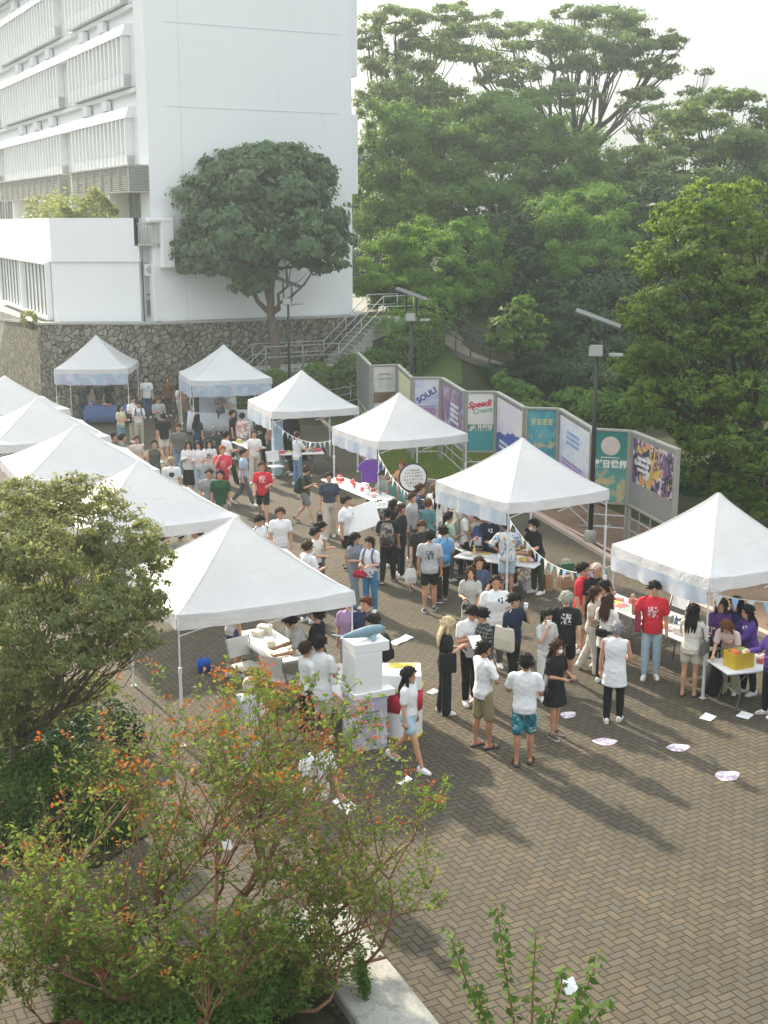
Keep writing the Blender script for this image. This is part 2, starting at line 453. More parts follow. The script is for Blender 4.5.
        hm.loft([[Mh @ Vector((x * .075, -.09 - (1 - abs(x) ** 2) * .075 * q, .17 - .02 * q)) for x in (-1, -.6, -.2, .2, .6, 1)] + [Mh @ Vector((x * .075, -.09 - (1 - abs(x) ** 2) * .075 * q, .162 - .02 * q)) for x in (1, .6, .2, -.2, -.6, -1)] for q in (0, .5, 1)])
    ho = hm.build('cap' if style in ('cap', 'beanie') else 'hair', hairm(hcol) if style not in ('cap', 'beanie') else cloth(hcol), root, True)
    # top
    if top:
        kind, tcol = top[0], top[1]; opt = top[2] if len(top) > 2 else {}
        tm = cloth(tcol, opt.get('print'), opt.get('pcol', (.8, .8, .8)), opt.get('kind'))
        sh_ = MB(); loose = opt.get('loose', .02 if not F else .014)
        hem = opt.get('hem', .84 if not opt.get('tuck') else .96)
        T2 = []
        z_lo = hem
        for z, rx, ry, yo in TOR:
            if z < .85: continue
            if z <= hem: continue
            T2.append((z, rx + loose * (1.0 if z < 1.35 else .55), ry + loose * (1.0 if z < 1.35 else .6), yo))
        wlow = (hipw if hem < .95 else hipw * .95) + loose * 1.1
        if hem < .8: wlow += (.84 - hem) * opt.get('flare', .12)
        sh_.loft([ring(hem, wlow, .125 * st + loose * 1.2 + (max(0, .8 - hem) * .1), .005)] + ([ring(.9, hipw + loose, .125 * st + loose, .006)] if hem < .84 else []) + [ring(*t) for t in T2] + ([ring(1.487, .062, .055, .004)] if kind != 'offshoulder' else []))
        for sh, el, wr, f, sx, u in AR:
            inn = sh + Vector((-sx * .05, 0, .0))
            if kind in ('tee', 'offshoulder'):
                a = opt.get('sleeve', .72)
                e2 = sh + u * .285 * a
                sh_.limb([inn, sh + u * .02, sh + u * .285 * a * .6, e2], [.06, .064 + loose * .1, .059 + loose * .35, .058 + loose * .5], n=12)
            elif kind == 'long':
                sh_.limb([inn, sh + u * .02, sh + u * .15, el, el + f * .1, wr - f * .01], [.06, .062, .058 + loose * .3, .05 + loose * .3, .048 + loose * .3, .038], n=12)
            elif kind == 'tank':
                sh_.limb([inn, sh + Vector((-sx * .012, 0, .012))], [.05, .05], n=10)
        o = obj({'tee': 'shirt', 'tank': 'sleeveless_top', 'long': 'long_sleeved_top', 'offshoulder': 'off_shoulder_top'}[kind], bpy.data.meshes.new('shirt'), root)
        PEND.append((o, .0155 if near else .02, 5, sh_, None, [tm], .0018 if near else 0, 'shirt'))
    if bot:
        kind, bcol = bot[0], bot[1]; opt = bot[2] if len(bot) > 2 else {}
        bm_ = cloth(bcol, kind=opt.get('kind')); b = MB()
        if kind in ('skirt', 'dress'):
            zb = opt.get('len', .52)
            b.loft([ring(zb, hipw + .07, .125 + .07, 0, 20), ring((zb + .9) / 2, hipw + .045, .125 + .04, .004, 20), ring(.93, hipw + .018, .125 * st + .016, .008, 20), ring(1.03, hipw * .92 + .01, .112, 0, 20)])
        else:
            b.loft([ring(.80, .1, .085, 0), ring(.86, hipw * .95 + .012, .12 * st + .012, .006), ring(.93, hipw + .013, .125 * st + .013, .008), ring(1.03, hipw * .92 + .008, .112 * st + .006, 0)])
            for hip, knee, ank, ba in J:
                m1 = hip.lerp(knee, .5)
                if kind == 'shorts':
                    q = opt.get('len', .8); e = hip.lerp(knee, q)
                    b.limb([hip + Vector((0, 0, .02)), hip.lerp(knee, q * .5), e], [.093 * st, .092 * st, (.088 if F else .092) * st], n=14)
                elif kind == 'wide':
                    b.limb([hip + Vector((0, 0, .02)), m1, knee, knee.lerp(ank, .5), ank + Vector((0, 0, -.035))], [.092 * st, .09 * st, .084, .085, .088], n=14)
                else:
                    b.limb([hip + Vector((0, 0, .02)), m1, knee, knee.lerp(ank, .4), ank + Vector((0, 0, .01))], [.092 * st, .086 * st, .073, .073, .055], n=14)
        o = obj({'skirt': 'skirt', 'dress': 'skirt', 'shorts': 'shorts', 'wide': 'wide_trousers', 'long': 'trousers'}[kind], bpy.data.meshes.new('trousers'), root)
        PEND.append((o, .0155 if near else .02, 4, b, None, [bm_], .002 if near else 0, 'bottom'))
    # shoes
    if shoe is not None:
        sandal = shoe == 'sandal'
        smat = plain('shoe', (.03, .025, .022) if sandal else shoe, .6, 0, .12); sole = plain('shoe_sole', (.6, .59, .57) if not sandal else (.05, .04, .035), .7, 0, .1)
        for k, (hip, knee, ank, ba) in enumerate(J):
            pit = min(0, ba) if legs in ('walk', 'walk2', 'step') else 0
            Ms = Matrix.Translation(ank + Vector((0, 0, -.08))) @ Matrix.Translation((0, 0, .08)) @ Matrix.Rotation(-pit * .7, 4, 'X') @ Matrix.Translation((0, 0, -.08)) @ Matrix.Rotation(R((-9, 9)[k]), 4, 'Z')
            m_ = MB(); sh0 = [(.085, .022), (.07, .034), (.02, .036), (-.06, .044), (-.13, .042), (-.17, .026)]
            poly = [(w, y) for y, w in sh0] + [(-w, y) for y, w in reversed(sh0)]
            m_.prism([(p[0] * 1.05, p[1] * 1.03) for p in poly], 0, .024, 1, Ms)
            if sandal:
                m_.tube([Ms @ Vector(p) for p in ((-.044, -.06, .02), (-.03, -.075, .062), (0, -.08, .075), (.03, -.075, .062), (.044, -.06, .02))], .012, n=6, flat=.5)
            else:
                tops = [(.085, .075, .018), (.07, .095, .03), (.02, .10, .032), (-.06, .078, .036), (-.13, .055, .034), (-.165, .04, .02)]
                rg_ = []
                for (y, zt, w), (y0, w0) in zip(tops, sh0):
                    rg_.append([Ms @ Vector(p) for p in ((-w0, y0, .02), (-w0 * .98, y0, zt * .6), (-w * .6, y, zt), (w * .6, y, zt), (w0 * .98, y0, zt * .6), (w0, y0, .02))])
                m_.loft(rg_)
            m_.build('sandal' if sandal else 'shoe', [smat, sole], root, True)
    root['_J'] = 0
    del root['_J']
    return dict(root=root, T=T, AR=AR, Mh=Mh, s=s, J=J, hz=hz)

def worldmat(P):
    o = P['root']
    return Matrix.Translation(o.location) @ Matrix.Rotation(o.rotation_euler.z, 4, 'Z') @ Matrix.Scale(P['s'], 4)
def backpack(P, col, label, dark=None, group='backpacks', big=1.0):
    """rounded rucksack with pocket and straps, worn on the back"""
    W = worldmat(P); T = P['T']
    o = thing('backpack', label, 'backpack', W @ T((0, .13, 1.05)), P['root'].rotation_euler.z, group)
    inv = Matrix.Translation(o.location) @ Matrix.Rotation(o.rotation_euler.z, 4, 'Z'); inv.invert()
    Q = inv @ W
    mat = cloth(col); m2 = cloth(dark or tuple(c * .5 for c in col))
    b = MB(); rs = []
    for z, w, d0, d1 in ((.93, .10, .02, .10), (.96, .135, .005, .14), (1.1, .145, 0, .165), (1.25, .14, 0, .15), (1.36, .115, .005, .115), (1.41, .07, .02, .07)):
        w *= big; zz = 1.17 + (z - 1.17) * big
        rs.append([Q @ T(p) for p in [(-w + .03, .125 + d0, zz), (-w, .135 + d0, zz), (-w, .115 + d1 * .8, zz), (-w + .04, .125 + d1, zz), (w - .04, .125 + d1, zz), (w, .115 + d1 * .8, zz), (w, .135 + d0, zz), (w - .03, .125 + d0, zz)]])
    b.loft(rs); b.build('bag_body', mat, o, True)
    p = MB(); p.loft([[Q @ T(q) for q in ((-.09 * big, .27, z), (.09 * big, .27, z), (.085 * big, .27 + d, z), (-.085 * big, .27 + d, z))] for z, d in ((.97, .02), (.99, .055), (1.12, .05), (1.15, .015))]); p.build('pocket', m2, o, True)
    for sx in (-1, 1):
        t = MB(); t.tube([Q @ T(q) for q in ((sx * .08, .14, 1.36), (sx * .09, .06, 1.475), (sx * .10, -.06, 1.455), (sx * .11, -.135, 1.33), (sx * .135, -.11, 1.18), (sx * .15, .02, 1.08), (sx * .13, .14, 1.02))], .02, n=6, flat=.5)
        t.build('strap', m2, o, True)
    return o
def tote(P, col, label, side=1, z=.95, size=(.34, .38), cat='tote bag', long=True, group=None):
    """flat shoulder bag hanging at the hip from a strap over the shoulder"""
    W = worldmat(P); T = P['T']
    o = thing('tote_bag', label, cat, W @ T((side * .24, 0, z)), P['root'].rotation_euler.z, group)
    Q = (Matrix.Translation(o.location) @ Matrix.Rotation(o.rotation_euler.z, 4, 'Z')).inverted() @ W
    w, hh = size; mat = cloth(col)
    rs = []
    for zz, d, ww in ((z - hh / 2, .03, w * .46), (z - hh / 2 + .03, .05, w * .5), (z, .055, w * .5), (z + hh / 2 - .02, .03, w * .49), (z + hh / 2, .02, w * .48)):
        x = side * (.245)
        rs.append([Q @ T(p) for p in ((x - d, -ww, zz), (x + d, -ww, zz), (x + d, ww, zz), (x - d, ww, zz))])
    b = MB(); b.loft(rs); b.build('bag_body', mat, o, False)
    t = MB()
    for yy in (-.05, .05):
        t.tube([Q @ T(q) for q in ((side * .245, yy * 1.6, z + hh / 2 - .02), (side * .215, yy, 1.25), (side * .155, yy * .8, 1.455), (side * .09, yy * .5, 1.478)) ], .013, n=6, flat=.4)
    t.build('strap', mat, o, True)
    return o
def in_hand(P, k, kind, label, col=(.8, .8, .79), cat=None, size=None):
    """a sheet, phone, cup or bag held in hand k"""
    W = worldmat(P); sh, el, wr, f, sx, u = P['AR'][k]
    c = W @ (wr + f * .12)
    rz = P['root'].rotation_euler.z
    if kind == 'sheet':
        o = thing('paper_sheet', label, cat or 'paper', c, rz + random.uniform(-.4, .4)); s_ = size or (.21, .29)
        MB().box(-s_[0] / 2, s_[0] / 2, -s_[1] * .75, s_[1] * .25, .005, .012, M=Matrix.Rotation(R(28), 4, 'X')).build('sheet', plain('paper', col, .8, 0, .05, 10), o)
    elif kind == 'board':
        o = thing('foam_board', label, cat or 'board', c, rz); s_ = size
        MB().bbox(-s_[0] * .5, s_[0] * .5, -.02, .02, -s_[1] * .5, s_[1] * .5, .006, M=Matrix.Rotation(-rz - R(10), 4, 'Z') @ Matrix.Rotation(R(-22), 4, 'Y') @ Matrix.Rotation(R(-28), 4, 'X')).build('board', M_PAPER, o)
    elif kind == 'phone':
        o = thing('phone', label, 'phone', c, rz)
        Mx = Matrix.Rotation(R(-40), 4, 'X'); MB().bbox(-.037, .037, -.005, .005, -.06, .09, .004, M=Mx).build('phone_body', M_BLACK, o); MB().box(-.033, .033, .0055, .0065, -.055, .085, M=Mx).build('screen', plain('screen_glass', (.05, .06, .08), .1), o)
    elif kind == 'cup':
        o = thing('cup', label, 'cup', c, rz)
        MB().lathe([(.03, -.06), (.04, .06)], n=12).build('cup_body', plain('cup', col, .4), o, True); MB().lathe([(.042, .06), (.042, .07), (.02, .075)], n=12).build('lid', plain('cup_lid', (.6, .62, .63), .3), o, True)
    elif kind == 'bag':
        o = thing('hand_bag', label, cat or 'bag', c, rz); s_ = size or (.24, .30)
        MB().loft([[(-s_[0] * q, -d, z), (s_[0] * q, -d, z), (s_[0] * q, d, z), (-s_[0] * q, d, z)] for z, q, d in ((-.12 - s_[1], .44, .04), (-.1 - s_[1] * .6, .5, .06), (-.13, .44, .03), (-.09, .35, .015))]).build('bag_body', cloth(col), o, False)
        MB().tube([(-.08, 0, -.1), (-.05, 0, -.02), (0, 0, .01), (.05, 0, -.02), (.08, 0, -.1)], .008, n=6).build('handle', cloth(col), o, True)
    return o
def finish_people():
    """turn every rough body and garment into one continuous surface"""
    tmp = []
    for i, (o, vox, it, mb, ex, mats, wr, kind) in enumerate(PEND):
        me = mb.mesh('rough', mats[0]); t = bpy.data.objects.new('rough', me); COL.objects.link(t)
        r = t.modifiers.new('r', 'REMESH'); r.mode = 'VOXEL'; r.voxel_size = vox; r.use_smooth_shade = True
        sm = t.modifiers.new('s', 'SMOOTH'); sm.factor = .5; sm.iterations = it
        tmp.append(t)
    dg = bpy.context.evaluated_depsgraph_get()
    for t, (o, vox, it, mb, ex, mats, wr, kind) in zip(tmp, PEND):
        me = bpy.data.meshes.new_from_object(t.evaluated_get(dg))
        n = len(me.vertices); co = np.empty(n * 3, np.float32); me.vertices.foreach_get('co', co); co = co.reshape(-1, 3)
        if wr:
            nn = np.empty(n * 3, np.float32); me.vertices.foreach_get('normal', nn); nn = nn.reshape(-1, 3)
            x, y, z = co.T; p = (hash(o.name) % 628) / 100
            d = np.sin(34 * z + 31 * x + p) * np.sin(17 * x + 21 * y + 9 * z + 2 * p) + .6 * np.sin(61 * z - 25 * x + 18 * y + p)
            co = co + nn * (d * wr)[:, None]
        m2 = bpy.data.meshes.new(kind)
        if ex is not None:
            nl = len(me.loops); lv = np.empty(nl, np.int32); me.loops.foreach_get('vertex_index', lv)
            npoly = len(me.polygons); ls = np.empty(npoly, np.int32); lt = np.empty(npoly, np.int32); me.polygons.foreach_get('loop_start', ls); me.polygons.foreach_get('loop_total', lt)
            ev = np.array(ex.v, np.float32); el = np.array([q for f in ex.f for q in f], np.int32) + n; et = np.array([len(f) for f in ex.f], np.int32)
            es = np.concatenate(([0], np.cumsum(et)[:-1])).astype(np.int32) + nl
            co = np.vstack((co, ev)); lv = np.concatenate((lv, el)); ls = np.concatenate((ls, es)); lt = np.concatenate((lt, et))
            mi = np.concatenate((np.zeros(npoly, np.int32), np.array(ex.m, np.int32)))
            m2.vertices.add(len(co)); m2.vertices.foreach_set('co', co.ravel()); m2.loops.add(len(lv)); m2.loops.foreach_set('vertex_index', lv)
            m2.polygons.add(len(ls)); m2.polygons.foreach_set('loop_start', ls); m2.polygons.foreach_set('loop_total', lt)
            for m in mats: m2.materials.append(m)
            m2.polygons.foreach_set('material_index', mi); m2.polygons.foreach_set('use_smooth', np.ones(len(ls), bool))
            m2.update(calc_edges=True); m2.validate()
            bpy.data.meshes.remove(me)
        else:
            me.vertices.foreach_set('co', co.ravel()); me.materials.clear(); me.materials.append(mats[0]); me.update()
            bpy.data.meshes.remove(m2); m2 = me; m2.name = kind
        o.data = m2
    for t in tmp:
        d = t.data; bpy.data.objects.remove(t); bpy.data.meshes.remove(d)
# ---------------------------------------------------------------- tents, bunting, tables, props
def canopymat():
    m, nt, out = newmat('canopy_fabric'); tc = texco(nt)
    a = noise(nt, tc, 1.6, 4, .6, .4); f = noise(nt, tc, 60, 1)
    c = hsv(nt, (.80, .81, .82), v=(a - .5) * .14 + 1.0)
    p = nt.nodes.new('ShaderNodeBsdfPrincipled'); nt.links.new(c, p.inputs['Base Color']); p.inputs['Roughness'].default_value = .55; p.inputs['Specular IOR Level'].default_value = .25
    b = nt.nodes.new('ShaderNodeBump'); b.inputs['Strength'].default_value = .55; b.inputs['Distance'].default_value = .06
    nt.links.new((noise(nt, tc, 2.6, 3, .5, .8) + noise(nt, tc, 9, 2, .5, 1.5) * .35).k, b.inputs['Height']); nt.links.new(b.outputs[0], p.inputs['Normal'])
    t = nt.nodes.new('ShaderNodeBsdfTranslucent'); nt.links.new(c, t.inputs[0])
    mx = nt.nodes.new('ShaderNodeMixShader'); mx.inputs[0].default_value = .4
    nt.links.new(p.outputs[0], mx.inputs[1]); nt.links.new(t.outputs[0], mx.inputs[2]); nt.links.new(mx.outputs[0], out.inputs['Surface'])
    return m
M_CANOPY = canopymat()
def bannermat(name, c1, c2, c3):
    m, nt, out = newmat(name); tc = texco(nt); x, y, z = sep(nt, tc)
    n = noise(nt, tc, 1.7, 3, .5, 1.0); n2 = noise(nt, tc, 4.5, 2)
    c = mixc(nt, n.ramp(.4, .62), c1, c2); c = mixc(nt, n2.ramp(.5, .75), c, c3)
    p = nt.nodes.new('ShaderNodeBsdfPrincipled'); nt.links.new(c, p.inputs['Base Color']); p.inputs['Roughness'].default_value = .6
    t = nt.nodes.new('ShaderNodeBsdfTranslucent'); nt.links.new(c, t.inputs[0])
    mx = nt.nodes.new('ShaderNodeMixShader'); mx.inputs[0].default_value = .35
    nt.links.new(p.outputs[0], mx.inputs[1]); nt.links.new(t.outputs[0], mx.inputs[2]); nt.links.new(mx.outputs[0], out.inputs['Surface'])
    return m
M_BANNER = bannermat('tent_banner', (.60, .69, .80), (.72, .77, .83), (.50, .63, .80))
M_BANNER2 = bannermat('tent_banner_printed', (.48, .61, .78), (.68, .74, .82), (.58, .50, .64))
def tent(label, near, rot, S=2.65, zb=1.9, peak=3.2, banner=(), valance=.23, legs=(0, 1, 2, 3), left_corner=None):
    """pop-up canopy; near = the corner nearest the camera on the ground"""
    c, s = math.cos(R(rot)), math.sin(R(rot)); u = Vector((c, s, 0)); w = Vector((-s, c, 0))
    if left_corner is None: cen = Vector((near[0], near[1], 0)) + (u + w) * (S / 2)
    else: cen = Vector((near[0], near[1], 0))
    t = thing('canopy_tent', label, 'tent', cen, R(rot), 'white pop-up canopy tents')
    h = S / 2; ze = zb + valance; rg = random.Random(label)
    mb = MB(); bias = [rg.uniform(-.03, .03) for _ in range(4)]; NM, NQ = 22, 16; rings = []
    for i in range(NM, -1, -1):
        m_ = max(i / NM, .012); ring = []
        for side in range(4):
            for j in range(NQ):
                q = -1 + 2 * j / NQ; a, b = ((q, -1), (1, q), (-q, 1), (-1, -q))[side]
                z = ze + (peak - ze) * (1 - m_) ** 1.22
                sag = (1 - q * q) * m_ * (1 - m_) * (.34 + bias[side] * 2) + (1 - q ** 4) * .035 * m_ ** 3
                z -= sag + .006 * math.sin(9 * a * m_ + 5 * b * m_ + bias[0] * 90) * (1 - m_); z += .03 * max(0, 1 - m_ * 9)
                ring.append((a * m_ * h, b * m_ * h, z))
        rings.append(ring)
    mb.loft(rings, cap=False); mb.quad(*rings[-1])
    for side in range(4): mb.tube([Vector(r[side * NQ]) + Vector((0, 0, .002)) for r in rings], .009, n=5)      # ridge seams
    for side in range(4):                                                                                       # reinforced corner patches
        c0 = Vector(rings[0][side * NQ]); c1 = Vector(rings[3][side * NQ]); c2 = Vector(rings[0][(side * NQ + 3) % (4 * NQ)]); c3 = Vector(rings[0][(side * NQ - 3) % (4 * NQ)]); up_ = Vector((0, 0, .006))
        mb.quad(c0 + up_, c2 + up_, c1 + up_); mb.quad(c0 + up_, c1 + up_, c3 + up_)
    mb.build('canopy', M_CANOPY, t, True)
    # valance: four skirts, slightly wavy, dropping from the eave
    for k in range(4):
        v = MB(); n = 20; top = []; mid = []; bot = []
        for i in range(n + 1):
            q = -1 + 2 * i / n; e = 1 - q * q * q * q
            P = Matrix.Rotation(R(90) * k, 4, 'Z')
            sag = e * .035; wv = .012 * math.sin(11 * q + k + bias[1] * 60) + .008 * math.sin(23 * q)
            top.append(P @ Vector((q * h, -h - .004, ze - sag))); mid.append(P @ Vector((q * (h + .006), -h - .012 - wv * .5, ze - .5 * valance - sag))); bot.append(P @ Vector((q * (h + .01), -h - .016 - wv, zb - sag * .7)))
        v.loft([bot, mid, top], cap=False, closed=False)
        v.build('valance', M_CANOPY, t, True)
    for k in range(4):
        P = Matrix.Rotation(R(90) * k, 4, 'Z'); l = MB()
        l.bbox(-h + .01, -h + .05, -h + .01, -h + .05, .012, 1.25, .004, M=P); l.bbox(-h + .018, -h + .042, -h + .018, -h + .042, 1.25, ze - .03, .003, M=P)
        l.bbox(-h - .015, -h + .075, -h - .015, -h + .075, 0, .012, .002, M=P); l.bbox(-h + .004, -h + .056, -h + .004, -h + .056, 1.2, 1.29, .004, M=P); l.bbox(-h + .002, -h + .06, -h + .002, -h + .06, zb + .02, zb + .09, .004, M=P)
        l.build('leg', M_WHITE_METAL, t)
    # scissor truss and centre pole
    tr = MB()
    for k in range(4):
        P = Matrix.Rotation(R(90) * k, 4, 'Z'); e = h - .03
        for a, b in ((-e, 0), (0, e)):
            tr.tube([P @ Vector((a, -e, zb + .18)), P @ Vector((b, -e, zb - .22 + .36))], .011, n=5); tr.tube([P @ Vector((a, -e + .02, zb - .12)), P @ Vector((b, -e + .02, zb + .18))], .011, n=5)
        tr.tube([P @ Vector((0, -e, zb + .1)), (0, 0, zb + .28)], .011, n=5)
    tr.tube([(0, 0, zb + .2), (0, 0, peak - .02)], .016, n=6)
    tr.build('truss', M_WHITE_METAL, t)
    for k, drop, printed in banner:
        v = MB(); n = 26; rows = [[], [], [], []]
        for i in range(n + 1):
            q = -1 + 2 * i / n; P = Matrix.Rotation(R(90) * k, 4, 'Z'); wv = .02 * math.sin(9 * q + k) + .012 * math.sin(21 * q + 1)
            for r in range(4):
                z = zb + .03 - drop * r / 3 - (1 - q * q) * .03 * r / 3 + (.012 * math.sin(14 * q) * (r / 3))
                rows[3 - r].append(P @ Vector((q * (h - .02), -h - .028 - wv * r / 3, z)))
        v.loft(rows, cap=False, closed=False); v.build('banner', M_BANNER2 if printed else M_BANNER, t, True)
    t['rot'] = rot; t['S'] = S
    return t
def tent_corner(t, k):
    """k: 0 near, 1 right, 2 far, 3 left"""
    h = t['S'] / 2; a = t.rotation_euler.z; sx, sy = ((-1, -1), (1, -1), (1, 1), (-1, 1))[k]
    return Vector((t.location.x + (sx * math.cos(a) - sy * math.sin(a)) * h, t.location.y + (sx * math.sin(a) + sy * math.cos(a)) * h, 0))
M_FLAGS = [plain('flag_white', (.78, .79, .80), .7, 0, .06), plain('flag_blue', (.30, .48, .74), .7, 0, .08), plain('flag_white', (.78, .79, .80), .7, 0, .06), plain('flag_teal', (.32, .55, .58), .7, 0, .08)]
M_CORD = plain('cord', (.7, .71, .7), .8, 0, .05)
def bunting(label, A, B, sag=.35, n=12, size=(.15, .2)):
    A, B = Vector(A), Vector(B)
    t = thing('bunting', label, 'bunting', A, 0, 'strings of triangular flags')
    def P(q): return (B - A) * q - Vector((0, 0, sag * 4 * q * (1 - q)))
    MB().tube([P(i / 16) for i in range(17)], .007, n=5).build('cord', M_CORD, t, True)
    d = (B - A).normalized(); nrm = Vector((-d.y, d.x, 0)); rg = random.Random(label)
    for i in range(n):
        q = (i + .6) / (n + .2); c = P(q); L = size[0] / 2
        t0 = (P(q + .01) - P(q - .01)).normalized(); sw = rg.uniform(-.05, .05)
        a = c - t0 * L; b = c + t0 * L; tip = c + Vector((0, 0, -size[1])) + nrm * sw; k = .003
        m_ = MB(); m_.loft([[a + nrm * k, a - nrm * k], [a.lerp(b, .5) + nrm * (k + sw * .2), a.lerp(b, .5) + nrm * (sw * .2 - k)], [b + nrm * k, b - nrm * k]], cap=False, closed=False)
        m_ = MB(); m_.loft([[a + nrm * k, b + nrm * k, tip + nrm * k], [a - nrm * k, b - nrm * k, tip - nrm * k]])
        m_.build('flag', M_FLAGS[i % 4], t)
    return t
def table(label, loc, rot, L=1.8, Wd=.75, h=.74, clothmat=None, group='folding tables at the stalls'):
    t = thing('folding_table', label, 'table', loc, R(rot), group)
    MB().bbox(-L / 2, L / 2, -Wd / 2, Wd / 2, h - .045, h, .014).build('tabletop', M_TABLE, t)
    for sx in (-1, 1):
        for sy in (-1, 1):
            l = MB(); x0 = sx * (L / 2 - .3); l.tube([(x0 + sx * .05, sy * (Wd / 2 - .1), h - .045), (x0 - sx * .02, sy * (Wd / 2 - .1), .35), (x0 + sx * .08, sy * (Wd / 2 - .06), .0)], .014, n=7)
            l.build('leg', M_LEGGREY, t, True)
        b = MB(); b.tube([(sx * (L / 2 - .3), -(Wd / 2 - .1), .3), (sx * (L / 2 - .3), Wd / 2 - .1, .3)], .011, n=6); b.tube([(sx * (L / 2 - .32), 0, .3), (sx * .12, 0, h - .05)], .01, n=6); b.build('brace', M_LEGGREY, t, True)
    if clothmat:
        c = MB(); n = 24; e = .012
        rows = []
        for zz, out_ in ((h + .004, -.03), (h + .004, e), (h * .5, e + .03), (.12, e + .05)):
            ring = []
            per = [(-1, -1), (1, -1), (1, 1), (-1, 1)]
            for k in range(4):
                for i in range(n):
                    q = i / n; p0 = per[k]; p1 = per[(k + 1) % 4]; x = p0[0] + (p1[0] - p0[0]) * q; y = p0[1] + (p1[1] - p0[1]) * q
                    wv = (.018 * math.sin(i * 1.7 + k)) if zz < h * .8 else 0
                    ring.append((x * (L / 2 + out_ + wv), y * (Wd / 2 + out_ + wv), zz))
            rows.append(ring)
        c.loft(list(reversed(rows)))
        co_ = c.build('tablecloth', clothmat, None, True); co_.location = t.location; co_.rotation_euler = t.rotation_euler
        tag(co_, 'long cloth draped over ' + label, 'tablecloth', 'tablecloths')
    return t
def on_table(t, x, y, z=.742):
    a = t.rotation_euler.z; return Vector((t.location.x + x * math.cos(a) - y * math.sin(a), t.location.y + x * math.sin(a) + y * math.cos(a), t.location.z + z))
def chair(label, loc, rot, col=(.7, .71, .71), group='folding chairs'):
    t = thing('folding_chair', label, 'chair', loc, R(rot), group); pm = plain('chair_plastic', col, .5, 0, .06)
    MB().bbox(-.22, .22, -.2, .2, .43, .455, .01).build('seat', pm, t)
    MB().bbox(-.22, .22, -.012, .012, -.17, .17, .01, M=Matrix.Translation((0, .24, .73)) @ Matrix.Rotation(R(-10), 4, 'X')).build('backrest', pm, t)
    for sx in (-1, 1):
        MB().tube([(sx * .235, .27, .9), (sx * .235, .12, .42), (sx * .235, -.2, 0)], .012, n=6).build('leg', M_LEGGREY, t, True)
        MB().tube([(sx * .235, -.16, .42), (sx * .235, .24, 0)], .012, n=6).build('leg', M_LEGGREY, t, True)
    return t
def clutter(t, n, seed, what='papers and goods on a stall table', cols=None, L=1.7, Wd=.6, tname='stall table'):
    """small things laid out on a table, each one its own object"""
    rg = random.Random(seed)
    cols = cols or [(.8, .8, .79), (.75, .72, .6), (.12, .2, .4), (.6, .12, .12), (.7, .55, .12), (.8, .8, .8), (.25, .35, .3), (.72, .4, .45), (.4, .22, .12)]
    names = {(.8, .8, .79): 'white', (.75, .72, .6): 'cream', (.12, .2, .4): 'navy', (.6, .12, .12): 'red', (.7, .55, .12): 'yellow', (.8, .8, .8): 'white', (.25, .35, .3): 'grey green', (.72, .4, .45): 'pink', (.4, .22, .12): 'brown'}
    placed = []
    for i in range(n):
        for _ in range(30):
            x, y = rg.uniform(-L / 2 + .12, L / 2 - .12), rg.uniform(-Wd / 2 + .1, Wd / 2 - .1)
            if all((x - a) ** 2 + (y - b) ** 2 > .026 for a, b in placed): break
        else: continue
        placed.append((x, y)); col = rg.choice(cols); cn = names.get(tuple(col), 'coloured'); p = on_table(t, x, y, .742); rz = t.rotation_euler.z + rg.uniform(-.7, .7)
        k = rg.random()
        if k < .38:
            o = MB().box(-.105, .105, -.148, .148, 0, .004 + rg.random() * .008).build('paper_sheet', plain('paper', col, .8, 0, .05, 10)); tag(o, cn + ' sheet lying on ' + tname, 'paper', what)
        elif k < .62:
            w, d, hh = rg.uniform(.07, .13), rg.uniform(.05, .1), rg.uniform(.05, .14)
            o = thing('goods_box', cn + ' small box standing on ' + tname, 'box', p, rz, what); MB().bbox(-w, w, -d, d, 0, hh, .006).build('box_body', plain('box_card', col, .7), o); MB().box(-w * .9, w * .9, -d * .3, d * .3, hh, hh + .004).build('lid_tape', M_PAPER, o); continue
        elif k < .82:
            hh = rg.uniform(.12, .22); r_ = .033
            o = thing('bottle', cn + ' bottle standing on ' + tname, 'bottle', p, rz, what); MB().lathe([(r_ * .9, 0), (r_, .01), (r_, hh * .65), (r_ * .45, hh * .82), (r_ * .42, hh)], n=12).build('bottle_body', plain('bottle_glass', col, .25), o, True); MB().lathe([(r_ * .48, hh), (r_ * .48, hh + .02)], n=10).build('cap', M_PAPER, o); continue
        else:
            o = MB().ell((0, 0, .05), (rg.uniform(.08, .14), rg.uniform(.06, .1), .055), 14, 8).build('soft_bundle', cloth(col), None, True); tag(o, cn + ' soft bundle lying on ' + tname, 'bundle', what)
        o.location = p; o.rotation_euler = (0, 0, rz)
def text_mesh(body, size, mat, parent, M, name='lettering', extr=.0, bold=0.0, align='CENTER', shear=0.0):
    """lettering as flat mesh; converted at the end"""
    cu = bpy.data.curves.new(name, 'FONT'); cu.body = body; cu.size = size; cu.extrude = extr; cu.align_x = align; cu.align_y = 'CENTER'; cu.offset = bold; cu.shear = shear; cu.resolution_u = 3
    cu.materials.append(mat)
    o = bpy.data.objects.new(name, cu); COL.objects.link(o); o.parent = parent; o.matrix_local = M
    TEXTS.append(o); return o
TEXTS = []
def finish_text():
    dg = bpy.context.evaluated_depsgraph_get()
    for o in TEXTS:
        me = bpy.data.meshes.new_from_object(o.evaluated_get(dg)); n = bpy.data.objects.new(o.name, me); COL.objects.link(n)
        n.parent = o.parent; n.matrix_local = o.matrix_local.copy(); nm = o.name; bpy.data.objects.remove(o); n.name = nm.split('.')[0]
